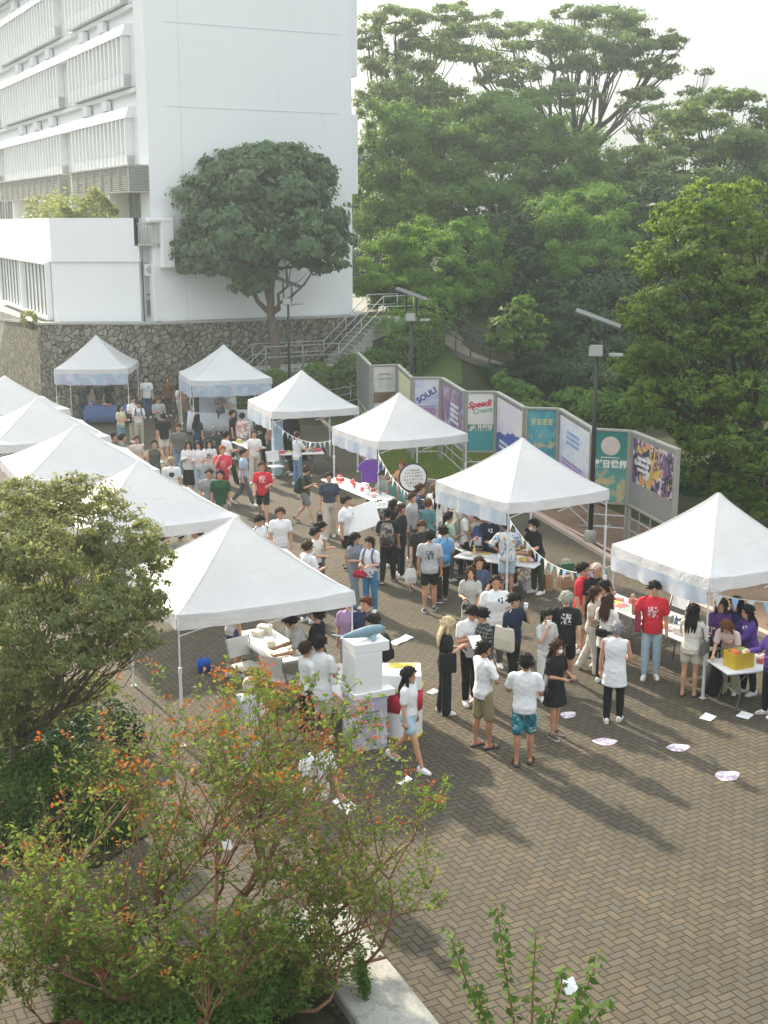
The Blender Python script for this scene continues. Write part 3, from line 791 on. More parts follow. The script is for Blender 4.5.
# ---------------------------------------------------------------- ground
def terrain(x, y):
    """height of the land: flat plaza, a bank rising to the wood beyond the lawn"""
    def sm(a, b, t):
        t = min(max((t - a) / (b - a), 0), 1); return t * t * (3 - 2 * t)
    k = sm(-5.5, -2.5, x - (y - 56) * .2)           # east of the building's stair
    z = 3.7 * sm(50.5, 60, y) * k + 2.5 * sm(62, 110, y)
    z += 3.4 * sm(53.4, 53.6, y) * (1 - k) * sm(54.2, 54.6, y) * 0
    z += 1.2 * sm(9.5, 18, x) * sm(20, 34, y)
    return z
def grid_ground(name, x0, x1, y0, y1, nx, ny, mat, dz=0.0, keep=None):
    mb = MB(); 
    for j in range(ny + 1):
        for i in range(nx + 1):
            x = x0 + (x1 - x0) * i / nx; y = y0 + (y1 - y0) * j / ny
            mb.v.append((x, y, terrain(x, y) + dz))
    for j in range(ny):
        for i in range(nx):
            a = j * (nx + 1) + i
            mb.f.append((a, a + 1, a + nx + 2, a + nx + 1)); mb.m.append(0)
    return struct(mb.build(name, mat, None, True))
def pavermat():
    m, nt, out = newmat('herringbone_pavers')
    x, y, z = sep(nt, geo(nt, 'Position'))
    ca, sa = math.cos(AX + R(0)), math.sin(AX + R(0)); C = 1 / .104
    wob = noise(nt, geo(nt, 'Position'), .8, 2)
    u = (x * ca + y * sa) * C + 400.0; w = (y * ca - x * sa) * C + 400.0
    i, j = u.floor(), w.floor(); fx, fy = u.fract(), w.fract()
    k = (i - j).mod(4.0); k0, k1, k2, k3 = k.eq(0.0), k.eq(1.0), k.eq(2.0), k.eq(3.0)
    d = (fx + k1 * 9.0).min(fx.rsub(1.0) + k0 * 9.0).min((fy + k2 * 9.0).min(fy.rsub(1.0) + k3 * 9.0))
    bi = i - k1; bj = j - k2
    wn = nt.nodes.new('ShaderNodeTexWhiteNoise'); wn.noise_dimensions = '3D'; nt.links.new(comb(nt, bi, bj, k.gt(1.5)), wn.inputs[0]); r = X(nt, wn.outputs[0])
    pos = geo(nt, 'Position')
    fine = noise(nt, pos, 38, 4, .65); med = noise(nt, pos, 2.6, 4, .6, .5); big = noise(nt, pos, .28, 4, .6, .3)
    c = mixc(nt, r, (.088, .073, .050), (.110, .089, .059))
    c = mixc(nt, r.fract().gt(.9), c, (.082, .074, .06))
    c = mixc(nt, big.ramp(.38, .66) * .7, c, (.062, .057, .043))
    c = mixc(nt, med.ramp(.56, .74) * .5, c, (.052, .05, .038))
    c = hsv(nt, c, v=(fine - .5) * .7 + 1.0 + (r - .5) * .16)
    joint = (d + (fine - .5) * .06).ramp(.035, .115)
    c = mixc(nt, joint, (.030, .027, .020), c)
    # chewing-gum and drip stains with a shape of their own
    st = noise(nt, pos, 9.0, 1, .5).ramp(.735, .76); c = mixc(nt, st * .45, c, (.09, .085, .07))
    hgt = joint * .8 + fine * .25 + r * .12
    principled(nt, out, c, .82, 0, bump=hgt, bstr=.6, bdist=.012, spec=.25)
    return m
def noiseground(name, c1, c2, c3, s1=.5, s2=6, s3=40, bd=.04):
    m, nt, out = newmat(name); pos = geo(nt, 'Position')
    a = noise(nt, pos, s1, 4, .6); b = noise(nt, pos, s2, 4, .6); f = noise(nt, pos, s3, 3, .6)
    c = mixc(nt, a.ramp(.38, .64), c1, c2); c = mixc(nt, b.ramp(.5, .7) * .7, c, c3); c = hsv(nt, c, v=(f - .5) * .9 + 1.0)
    principled(nt, out, c, .95, 0, bump=f + b, bstr=.8, bdist=bd, spec=.1)
    return m
M_PAVE = pavermat()
M_LAWN = noiseground('lawn_soil', (.10, .16, .035), (.14, .20, .05), (.15, .155, .06))
M_SOIL = noiseground('woodland_soil', (.045, .045, .024), (.055, .065, .028), (.035, .055, .02))
M_CONC = noiseground('concrete', (.36, .36, .33), (.42, .415, .38), (.24, .24, .21), .9, 5, 60, .01)
M_TERR = noiseground('brown_brick_paving', (.17, .115, .08), (.22, .15, .105), (.13, .10, .07), .6, 9, 50, .01)
grid_ground('ground', -130, 150, 2, 230, 112, 96, M_SOIL, -.012)
def sheet(name, pts, z, mat):
    mb = MB(); mb.quad(*[(p[0], p[1], z) for p in pts]); return struct(mb.build(name, mat))
sheet('plaza_paving', [(-45, 3), (14, 3), (7.5, 23.1), (6.63, 25.1), (5.27, 29.4), (3.77, 35.1), (2.65, 37.7), (.03, 39.0), (-2.07, 48.2), (-2.6, 50.5), (-5.2, 53.9), (-45, 60)], 0.0, M_PAVE)
# brown terrace between the paving and the notice boards, with its low edging
sheet('terrace_paving', [(7.55, 23.2), (9.4, 24.2), (7.9, 30.6), (6.0, 35.6), (4.6, 39.0), (2.7, 37.75), (3.9, 35.1), (5.37, 29.5), (6.75, 25.2)], .004, M_TERR)
kb = MB()
edge = [(7.5, 23.1), (6.63, 25.1), (5.27, 29.4), (3.77, 35.1), (2.65, 37.7), (.03, 39.0), (-2.07, 48.2), (-2.6, 50.5)]
for a, b in zip(edge[:-1], edge[1:]):
    a = Vector((a[0], a[1], 0)); b = Vector((b[0], b[1], 0)); d = (b - a).normalized(); n = Vector((d.y, -d.x, 0)) * .16
    kb.loft([[a, a + n, a + n + Vector((0, 0, .1)), a + Vector((0, 0, .1))], [b, b + n, b + n + Vector((0, 0, .1)), b + Vector((0, 0, .1))]])
struct(kb.build('kerb', plain('pinkish_kerb', (.42, .33, .28), .8, 0, .15)))
pts = [(-4.9, 53.2), (-2.5, 50.5), (-1.95, 48.2), (.12, 39.1), (2.7, 37.9), (4.5, 39.2), (4.0, 47), (5, 52), (2, 54), (-1, 53.5)]
LAWN_PTS = pts
# grass blades on the lawn
def in_poly(x, y, P):
    c = False; n = len(P)
    for i in range(n):
        x0, y0 = P[i][:2]; x1, y1 = P[i - 1][:2]
        if (y0 > y) != (y1 > y) and x < (x1 - x0) * (y - y0) / (y1 - y0) + x0: c = not c
    return c
def quads_mesh(name, V, mat, parent=None, per=4):
    """V: (n, per, 3) array of polygons"""
    n = len(V); me = bpy.data.meshes.new(name)
    me.vertices.add(n * per); me.vertices.foreach_set('co', V.astype(np.float32).ravel())
    me.loops.add(n * per); me.loops.foreach_set('vertex_index', np.arange(n * per, dtype=np.int32))
    me.polygons.add(n); me.polygons.foreach_set('loop_start', np.arange(0, n * per, per, dtype=np.int32)); me.polygons.foreach_set('loop_total', np.full(n, per, np.int32))
    me.materials.append(mat); me.update(calc_edges=True)
    return obj(name, me, parent)
def leaves(C, N, size, rng, asp=.5, droop=0.0, jit=.9, bend=.0):
    """leaf rhombs at points C facing roughly N"""
    n = len(C); N = N + rng.normal(0, jit, (n, 3)); N /= np.linalg.norm(N, axis=1, keepdims=True) + 1e-9
    a = rng.normal(0, 1, (n, 3)); a[:, 2] -= droop; T = a - N * np.sum(a * N, 1, keepdims=True); T /= np.linalg.norm(T, axis=1, keepdims=True) + 1e-9
    B = np.cross(N, T); L = (size * rng.uniform(.65, 1.35, n))[:, None]; W = L * asp
    return np.stack((C - T * L * .5, C + B * W * .5 - N * L * bend, C + T * L * .5, C - B * W * .5 - N * L * bend), 1)
M_GRASSB = leafmat('grass_blade', (.12, .20, .04), (.19, .26, .06), (.20, .22, .07), .4)
G = [];
while len(G) < 30000:
    x, y = RNG.uniform(-5, 5), RNG.uniform(37.5, 54)
    if in_poly(x, y, pts): G.append((x, y, .0))
G = np.array(G); L = RNG.uniform(.05, .13, len(G)); ang = RNG.uniform(0, 6.28, len(G)); dx = np.cos(ang) * .02; dy = np.sin(ang) * .02; tx = RNG.normal(0, .03, len(G)); ty = RNG.normal(0, .03, len(G))
V = np.stack((np.stack((G[:, 0] - dx, G[:, 1] - dy, G[:, 2]), 1), np.stack((G[:, 0] + dx, G[:, 1] + dy, G[:, 2]), 1), np.stack((G[:, 0] + tx, G[:, 1] + ty, L + .01), 1)), 1)
lw = MB(); stp_ = .5
for i in range(22):
    for j in range(36):
        x, y = -5.2 + i * stp_, 37.5 + j * stp_
        if in_poly(x + .25, y + .25, LAWN_PTS): lw.quad(*[(a, b, terrain(a, b) + .008) for a, b in ((x, y), (x + stp_, y), (x + stp_, y + stp_), (x, y + stp_))])
struct(lw.build('lawn', M_LAWN))
bk_ = MB()
for i in range(11):
    for j in range(22):
        x, y = -3.2 + i * .6, 50.6 + j * .6
        if not in_poly(x + .3, y + .3, LAWN_PTS) and x + .3 > -2.6 - (y - 50) * -.12: bk_.quad(*[(a, b, terrain(a, b) + .012) for a, b in ((x, y), (x + .6, y), (x + .6, y + .6), (x, y + .6))])
struct(bk_.build('grass_bank', noiseground('bank_grass', (.06, .10, .028), (.085, .13, .036), (.085, .085, .04))))
G[:, 2] = [terrain(a, b) for a, b in G[:, :2]]; V[:, :, 2] += G[:, None, 2]
g = quads_mesh('grass', V, M_GRASSB, None, 3); tag(g, 'short mown grass of the lawn behind the tents', 'grass', None, 'stuff')
# planting bed at the lower left, with concrete edging
BEDP = [(-.25, 12.9), (-1.25, 12.55), (-1.9, 13.9), (-2.9, 16.2), (-5.0, 21), (-20, 21), (-20, 14.2), (-4.3, 13.6), (-3.4, 10.2), (-.35, 10.2)]
bed = MB(); bed.quad(*[(p[0], p[1], .03) for p in [(-3.0, 15.4), (-4.4, 19.4), (-20, 19.4), (-20, 14.4), (-3.6, 14.3)]]); struct(bed.build('planting_soil', M_SOIL))
bed = MB(); bed.quad(*[(p[0], p[1], .03) for p in [(-.95, 12.3), (-2.6, 12.6), (-2.9, 10.4), (.1, 10.0)]]); struct(bed.build('tree_pit_soil', M_SOIL))
# the broad concrete edging beside the tree
k = MB(); a, b = Vector((-.52, 13.3, 0)), Vector((1.0, 10.0, 0)); d = (b - a).normalized(); n = Vector((-d.y, d.x, 0)); 
if n.x > 0: n = -n
Mx = Matrix(((d.x, n.x, 0, a.x), (d.y, n.y, 0, a.y), (0, 0, 1, 0), (0, 0, 0, 1)))
k.bbox(0, 3.7, 0, .74, 0, .16, .02, M=Mx)
struct(k.build('kerb', M_CONC))

# ---------------------------------------------------------------- the white building
def whitewall(name, col=(.80, .82, .82), panel=None):
    m, nt, out = newmat(name); tc = texco(nt); x, y, z = sep(nt, tc)
    a = noise(nt, tc, .35, 4, .6, .4); b = noise(nt, comb(nt, x * 2.5, y * 2.5, z * .18), 1.0, 4, .6); f = noise(nt, tc, 22, 3)
    v = (a - .5) * .07 + 1.0 + (f - .5) * .03 - b.ramp(.55, .8) * .06
    c = hsv(nt, col, v=v)
    principled(nt, out, c, .75, 0, bump=f, bstr=.15, bdist=.01, spec=.2)
    return m
M_WALL = whitewall('white_render', (.84, .86, .865))
M_WALL2 = whitewall('pale_render', (.78, .80, .80))
M_SHADE = plain('window_bay_grey', (.72, .755, .765), .6, 0, .1)
M_GLASS = plain('dark_window_glass', (.10, .14, .13), .12, 0, .2, 2, .6)
M_GLAREGL = plain('glare_washed_glass', (.78, .81, .82), .15, 0, .2, 2, .6)  # sun glare on the facade is put into this whitened glass colour
M_LOUV = plain('grey_louvre', (.40, .40, .36), .55, .1, .2)
BO = (-9.5, 53.0)
bld = thing('white_building', 'tall white building with finned window bands standing on a stone base', 'building', (BO[0], BO[1], 0), AX)
ZB, ZR, BW, BL = 3.8, 19.95, 9.15, 46.0
wl = MB()
wl.box(0, BW, 0, BL, 1.0, ZR)
wl.box(BW, BW + .55, .5, 4.5, 9.2, 12.6); wl.box(BW, BW + .55, .5, 4.5, 14.2, ZR)       # stepped bays at the far edge
wl.box(-.12, 0, -.03, 1.3, ZB, ZR)                                                          # corner pier
wl.build('wall', M_WALL, bld)
sm_ = MB()
for z in (9.35, 12.55, 15.8): sm_.box(.7, BW - .6, -.012, -.003, z, z + .03)
sm_.box(1.3, 1.33, -.012, -.003, ZB, ZR)
sm_.build('joint_line', M_SHADE, bld)
rp = MB(); rp.box(-.6, BW + .1, -.1, BL, ZR, ZR + .5); rp.build('roof', M_WALL, bld)
for kf in range(3):
    zf = 10.2 + 3.25 * kf
    bay = MB(); bay.box(-.08, 0, 1.32, BL - .5, zf, zf + 2.0); bay.build('window', M_GLAREGL, bld)
    for y0, y1 in ((2.0, 10.8), (13.0, 26.5), (28.5, 44)):
        fin = MB(); y = y0
        while y < y1:
            fin.box(-.46, -.085, y, y + .12, zf + .003, zf + 1.997); y += .62
        fin.box(-.40, -.1, y0, y1, zf + .0, zf + .5)
        fin.build('fins', M_WALL2, bld)
    hd = MB(); hd.loft([[(-.48, y, zf + 2.0), (0, y, zf + 2.0), (0, y, zf + 2.5), (-.3, y, zf + 2.45)] for y in (1.9, BL - .5)]); hd.build('sunshade_band', M_WALL, bld)
    lg = MB(); lg.box(-.2, 0, 1.3, BL - .5, zf + 3.0, zf + 3.16); lg.build('ledge', M_WALL2, bld)
    for y in (5.2, 8.4, 15, 18.4, 22): MB().bbox(-.3, -.05, y, y + .8, zf + 2.5, zf + 2.95, .03).build('air_conditioner', M_WALL2, bld)
for y0, y1 in ((.15, 9.6), (11.6, 28), (30, 44)):
    lv = MB(); lv.box(-.86, -.02, y0 + .03, y1 - .03, 9.22, 10.18); lv.build('louvre_box', M_SHADE, bld)
    ls = MB(); z = 9.24
    while z < 10.15:
        ls.loft([[(-.95, y, z), (-.865, y, z + .035), (-.865, y, z + .05), (-.95, y, z + .015)] for y in (y0, y1)]); 
        ls.loft([[(x, y0 - .01, z), (x, y0 - .09, z + .0), (x, y0 - .09, z + .02), (x, y0 - .01, z + .05)] for x in (-.9, -.02)])
        z += .085
    y = y0
    while y <= y1 + .01: ls.box(-.97, -.93, y - .03, y + .03, 9.2, 10.2); y += (y1 - y0) / round((y1 - y0) / 1.4)
    ls.box(-.985, 0, y0 - .1, y1, 10.18, 10.24); ls.box(-.985, 0, y0 - .1, y1, 9.14, 9.2)
    ls.build('louvres', M_LOUV, bld)
# terrace level: dark openings between piers
for y in np.arange(.6, 30, 3.2):
    w_ = MB(); w_.box(-.05, -.003, y, y + 2.5, 7.0, 9.12); f_ = w_.build('window', M_GLASS, bld)
    fr = MB()
    for yy in (y, y + .82, y + 1.64, y + 2.46): fr.box(-.09, -.052, yy, yy + .05, 7.0, 9.12)
    fr.build('frame', M_LOUV, f_)
for y in (3.2, 9.7, 16.1, 22.5): MB().box(-.9, -.1, y, y + .35, 7.0, 9.13).build('pier', M_WALL2, bld)
# the lower wing in front, in world axes
wing = thing('building_wing', 'low white wing with planted roof terrace and tall slatted window', 'building', (-13.75, 53.0, 0), 0)
FL = [(0, 0), (3.55, 0), (3.55, 1.6), (4.4, 3.2), (-2.5, 17.5), (-6.9, 15.2)]
wb = MB(); wb.prism(FL, 1.5, 6.35); wb.build('wall', M_WALL, wing)
off = [(-.06, -.08), (3.6, -.08), (3.6, 1.6), (4.4, 3.2), (-2.5, 17.6), (-7.0, 15.25)]
pb = MB(); pb.prism(off, 6.35, 7.0)
for a, b in zip(off, off[1:] + off[:1]):
    a = Vector((*a, 0)); b = Vector((*b, 0)); d = (b - a).normalized(); n = Vector((-d.y, d.x, 0)) * .18
    if (a, b) == (None, None): continue
    pb.loft([[a + Vector((0, 0, 7.0)), b + Vector((0, 0, 7.0)), b + n + Vector((0, 0, 7.0)), a + n + Vector((0, 0, 7.0))], [a + Vector((0, 0, 8.12)), b + Vector((0, 0, 8.12)), b + n + Vector((0, 0, 8.12)), a + n + Vector((0, 0, 8.12))]])
pb.build('parapet', M_WALL, wing)
# tall slatted window on the wing's left face
a = Vector((-.35, .75, 0)); b = Vector((-6.1, 13.4, 0)); d = (b - a).normalized(); n = Vector((-d.y, d.x, 0))
if n.x > 0: n = -n
Lw = (b - a).length; Mw = Matrix(((d.x, n.x, 0, a.x), (d.y, n.y, 0, a.y), (0, 0, 1, 0), (0, 0, 0, 1)))
ws = MB(); ws.box(0, Lw, .01, .06, 4.0, 6.2, M=Mw); wn_ = ws.build('window', M_SHADE, wing)
sl = MB(); x = .1
while x < Lw: sl.box(x, x + .07, .065, .11, 4.0, 6.2, M=Mw); x += .98
sl.build('slat', M_LEGGREY, wn_)
fr = MB(); fr.box(-.1, Lw + .1, .01, .25, 3.9, 4.0, M=Mw); fr.box(-.1, Lw + .1, .01, .25, 6.2, 6.3, M=Mw); fr.box(-.12, -.0, .012, .24, 4.0, 6.2, M=Mw); fr.box(Lw, Lw + .12, .012, .24, 4.0, 6.2, M=Mw); fr.box(Lw * .5 - .12, Lw * .5 + .12, .062, .22, 4.0, 6.2, M=Mw); fr.build('frame', M_WALL, wn_)
# narrow window strip between wing and tower
st_ = MB(); st_.box(3.62, 4.34, .52, .9, 3.7, 8.2); st_.build('wall', M_WALL2, wing)
wv = MB(); wv.box(3.68, 4.25, .46, .515, 4.05, 6.3); wo = wv.build('window', M_LOUV, wing)
v2 = MB(); v2.box(3.74, 4.19, .43, .455, 4.12, 4.75); v2.box(3.74, 4.19, .43, .455, 4.95, 5.0); v2.build('pane', M_GLASS, wo)
v3 = MB(); v3.bbox(3.72, 4.2, .2, .455, 5.75, 6.25, .03); a_ = v3.build('air_conditioner', M_WALL2, wing); v4 = MB(); v4.lathe([(.17, 0), (.17, .02), (.05, .03)], n=18); f4 = v4.build('fan_grille', M_LOUV, a_); f4.matrix_local = Matrix.Translation((3.98, .2, 6.0)) @ Matrix.Rotation(R(90), 4, 'X')
bl = MB(); bl.box(3.6, 4.4, -.25, .5, 7.0, 7.1)
for i in range(7): bl.box(3.62 + i * .125, 3.65 + i * .125, -.24, -.21, 7.1, 7.85)
bl.box(3.6, 4.42, -.26, -.2, 7.85, 7.92); bl.build('balcony_railing', M_LOUV, wing)
dk = MB(); dk.bbox(.15, .7, -.45, -.01, 6.1, 8.0, .03); dk.bbox(-.4, .7, -.47, -.1, 7.95, 8.12, .03); dk.build('duct', M_WALL, bld)

# stone base under wing and tower
def stonemat():
    m, nt, out = newmat('rubble_stone'); tc = texco(nt)
    wv_ = nt.nodes.new('ShaderNodeTexVoronoi'); wv_.feature = 'DISTANCE_TO_EDGE'; wv_.inputs['Scale'].default_value = 4.1
    wv2 = nt.nodes.new('ShaderNodeTexVoronoi'); wv2.inputs['Scale'].default_value = 4.1
    n0 = noise(nt, tc, 2.5, 2)
    mp = nt.nodes.new('ShaderNodeVectorMath'); mp.operation = 'ADD'; nt.links.new(tc, mp.inputs[0]); nt.links.new(comb(nt, (n0 - .5) * .35, (n0 - .5) * .2, (n0 - .5) * .35), mp.inputs[1])
    nt.links.new(mp.outputs[0], wv_.inputs['Vector']); nt.links.new(mp.outputs[0], wv2.inputs['Vector'])
    e = X(nt, wv_.outputs[0]).ramp(.0, .09); rc, rg, rb = [X(nt, o) for o in (nt.nodes.new('ShaderNodeSeparateColor').outputs)]
    nt.links.new(wv2.outputs['Color'], rc.k.node.inputs[0])
    f = noise(nt, tc, 14, 4, .65)
    c = mixc(nt, rc, (.20, .185, .15), (.33, .30, .24)); c = mixc(nt, rg.gt(.7) * .6, c, (.14, .14, .12)); c = hsv(nt, c, v=(f - .5) * .8 + 1.0)
    c = mixc(nt, e, (.085, .082, .065), c); big = noise(nt, tc, .5, 3); c = mixc(nt, big.ramp(.5, .72) * .5, c, (.10, .12, .07))
    principled(nt, out, c, .9, 0, bump=e + f * .3, bstr=1.0, bdist=.16, spec=.15)
    return m
M_STONE = stonemat()
def stone_wall(label, P, z0, ztops, depth=.6):
    o = thing('stone_wall', label, 'wall', (P[0][0], P[0][1], 0)); mb = MB(); c = MB()
    for (a, za), (b, zb_) in zip(list(zip(P, ztops))[:-1], list(zip(P, ztops))[1:]):
        a = Vector((*a, 0)) - Vector((*P[0], 0)); b = Vector((*b, 0)) - Vector((*P[0], 0)); d = (b - a).normalized(); n = Vector((-d.y, d.x, 0)) * depth; bat = n * -.15
        if n.y < 0: n = -n; bat = -bat
        mb.loft([[a + bat + Vector((0, 0, z0)), b + bat + Vector((0, 0, z0)), b + n + Vector((0, 0, z0)), a + n + Vector((0, 0, z0))], [a + Vector((0, 0, za)), b + Vector((0, 0, zb_)), b + n + Vector((0, 0, zb_)), a + n + Vector((0, 0, za))]])
        c.loft([[a + bat * .5 + Vector((0, 0, za + .004)), b + bat * .5 + Vector((0, 0, zb_ + .004)), b + n + Vector((0, 0, zb_ + .004)), a + n + Vector((0, 0, za + .004))], [a + bat * .5 + Vector((0, 0, za + .09)), b + bat * .5 + Vector((0, 0, zb_ + .09)), b + n + Vector((0, 0, zb_ + .09)), a + n + Vector((0, 0, za + .09))]])
    mb.build('masonry', M_STONE, o); c.build('coping', M_CONC, o)
    return o
stone_wall('long rubble stone retaining wall under the white building', [(-21.0, 66.5), (-14.5, 52.9), (-13.6, 52.4), (-9.9, 52.35), (-9.3, 52.4), (-1.4, 56.6), (-.8, 58.4)], -.1, [3.0, 3.75, 3.8, 3.8, 3.8, 3.8, 3.8])
gr = MB(); gr.prism([(-14.5, 53.3), (-9.3, 52.9), (-1.4, 57.2), (3, 75), (-40, 100), (-21.5, 67.2)], -.1, 3.72); struct(gr.build('building_plinth', M_CONC))

# stairs in front of the stone wall and the ramp beyond
SO = (-9.8 + .6, 53.0 - 1.75)
def sw(t, s=0.0, z=0.0): return Vector((SO[0] + .883 * t + .469 * s, SO[1] + .469 * t - .883 * s, z))
stp = MB(); 
def flight(t0, t1, z0, z1, n):
    for i in range(n):
        a, b = t0 + (t1 - t0) * i / n, t0 + (t1 - t0) * (i + 1) / n; z = z0 + (z1 - z0) * (i + 1) / n
        P = [sw(a, -.7), sw(a, .7), sw(t1, .7), sw(t1, -.7)]
        stp.loft([[Vector((p.x, p.y, (z - (z1 - z0) / n) if i else -.05)) for p in P], [Vector((p.x, p.y, z)) for p in P]])
flight(2.2, 4.4, 0, 1.9, 12)
P = [sw(4.4, -.7), sw(4.4, .7), sw(7.8, .7), sw(7.8, -.7)]; stp.loft([[Vector((p.x, p.y, -.05)) for p in P], [Vector((p.x, p.y, 1.9)) for p in P]])
flight(7.8, 10.0, 1.9, 3.85, 12)
P = [sw(10.0, -.7), sw(10.0, .7), sw(11.6, .7), sw(11.6, -.7)]; stp.loft([[Vector((p.x, p.y, -.05)) for p in P], [Vector((p.x, p.y, 3.85)) for p in P]])
struct(stp.build('stairs', M_CONC))
def railing(label, P, hts=(.95, .5), r=.022, mat=M_GALV, every=1.6, group='metal handrails'):
    o = thing('handrail', label, 'railing', P[0], 0, group); Q = [Vector(p) - Vector(P[0]) for p in P]
    for hh in hts: MB().tube([q + Vector((0, 0, hh)) for q in Q], r, n=6).build('rail', mat, o, True)
    foot = [Q[-1]]
    for a, b in zip(Q[:-1], Q[1:]):
        n = max(1, round((b - a).length / every)); foot += [a.lerp(b, i / n) for i in range(n)]
    for p in foot: MB().tube([p, p + Vector((0, 0, hts[0]))], r * .9, n=6).build('post', mat, o, True)
    return o
for s_, nm in ((.75, 'pale double handrail on the near side of the stairs by the stone wall'), (-.75, 'pale double handrail along the wall side of the stairs')):
    railing(nm, [sw(1.0, s_, 0), sw(2.2, s_, 0.05), sw(4.4, s_, 1.9), sw(7.8, s_, 1.9), sw(10.0, s_, 3.85), sw(11.5, s_, 3.85)])
def hit(px, py):
    """where the ray through a pixel meets the land"""
    lo = None
    for k in range(200, 1400):
        p = atd(px, py, k * .1)
        if p.z <= terrain(p.x, p.y): return Vector((p.x, p.y, terrain(p.x, p.y)))
    return atd(px, py, 100)
# ramp path curving up the bank
rp_ = [(540, 372), (500, 366), (472, 356), (455, 346), (444, 334), (430, 322), (405, 316), (370, 314)]
RP = [hit(*p) for p in rp_]
def smooth_path(P, sub=5):
    out = []
    for i in range(len(P) - 1):
        p0, p1, p2, p3 = P[max(i - 1, 0)], P[i], P[i + 1], P[min(i + 2, len(P) - 1)]
        for j in range(sub):
            t = j / sub; out.append(.5 * ((2 * p1) + (p2 - p0) * t + (2 * p0 - 5 * p1 + 4 * p2 - p3) * t * t + (3 * p1 - p0 - 3 * p2 + p3) * t ** 3))
    return out + [P[-1]]
RS = smooth_path(RP); mb = MB(); L_, R_ = [], []
for i, p in enumerate(RS):
    d = RS[min(i + 1, len(RS) - 1)] - RS[max(i - 1, 0)]; n = Vector((d.y, -d.x, 0)).normalized() * .6
    z = p.z + .1; L_.append(Vector((p.x - n.x, p.y - n.y, z))); R_.append(Vector((p.x + n.x, p.y + n.y, z)))
mb.loft([[a - Vector((0, 0, .3)), b - Vector((0, 0, .3)), b, a] for a, b in zip(L_, R_)]); struct(mb.build('ramp_path', noiseground('ramp_surface', (.15, .135, .11), (.19, .175, .145), (.11, .10, .08), .9, 5, 60, .01)))
M_RAILD = plain('dark_railing', (.07, .065, .06), .5, .3, .2)
railing('dark double railing along the outer edge of the curved ramp', L_[::3], (1.0, .55), .03, M_RAILD, 1.8); railing('dark double railing along the inner edge of the curved ramp', R_[::3], (1.0, .55), .03, M_RAILD, 1.8)
# low wire fence at the foot of the hedge
fp = [(-6.2, 51.6), (-2.6, 51.8), (-.2, 52.7), (1.2, 53.8)]
railing('thin three-wire fence at the foot of the hedge', [Vector((x, y, terrain(x, y))) for x, y in fp], (.9, .6, .3), .016, M_GALV, 1.5)
# ---------------------------------------------------------------- trees
def blob(rng, c, r, n, tufts, size, asp, droop, jit=.42, tuft_r=.34, flat_low=.55):
    """leaves gathered in tufts over the outside of an ellipsoid"""
    d = rng.normal(0, 1, (tufts, 3)); d /= np.linalg.norm(d, axis=1, keepdims=True)
    rad = 1 - np.abs(rng.normal(0, .22, tufts)); rad = np.clip(rad, .25, 1.08)
    d[:, 2] = np.where(d[:, 2] < 0, d[:, 2] * flat_low, d[:, 2])
    tc = d * rad[:, None]
    k = rng.integers(0, tufts, n)
    tr = tuft_r * rng.uniform(.6, 1.35, tufts)
    p = rng.normal(0, .5, (n, 3)) * tr[k][:, None]; p[:, 2] *= .75
    q = tc[k] + p
    nrm = q * .8 + p / (np.linalg.norm(p, axis=1, keepdims=True) + 1e-6) * .55 + np.array([0, 0, .3])
    return leaves(np.array(c) + q * np.array(r), nrm, size, rng, asp, droop, jit)
M_BARK = barkmat('bark_grey_brown', (.16, .13, .10)); M_BARKD = barkmat('bark_dark', (.055, .045, .035)); M_BARKP = barkmat('bark_pale', (.28, .25, .21)); M_BARKR = barkmat('bark_reddish', (.23, .12, .07), .6)
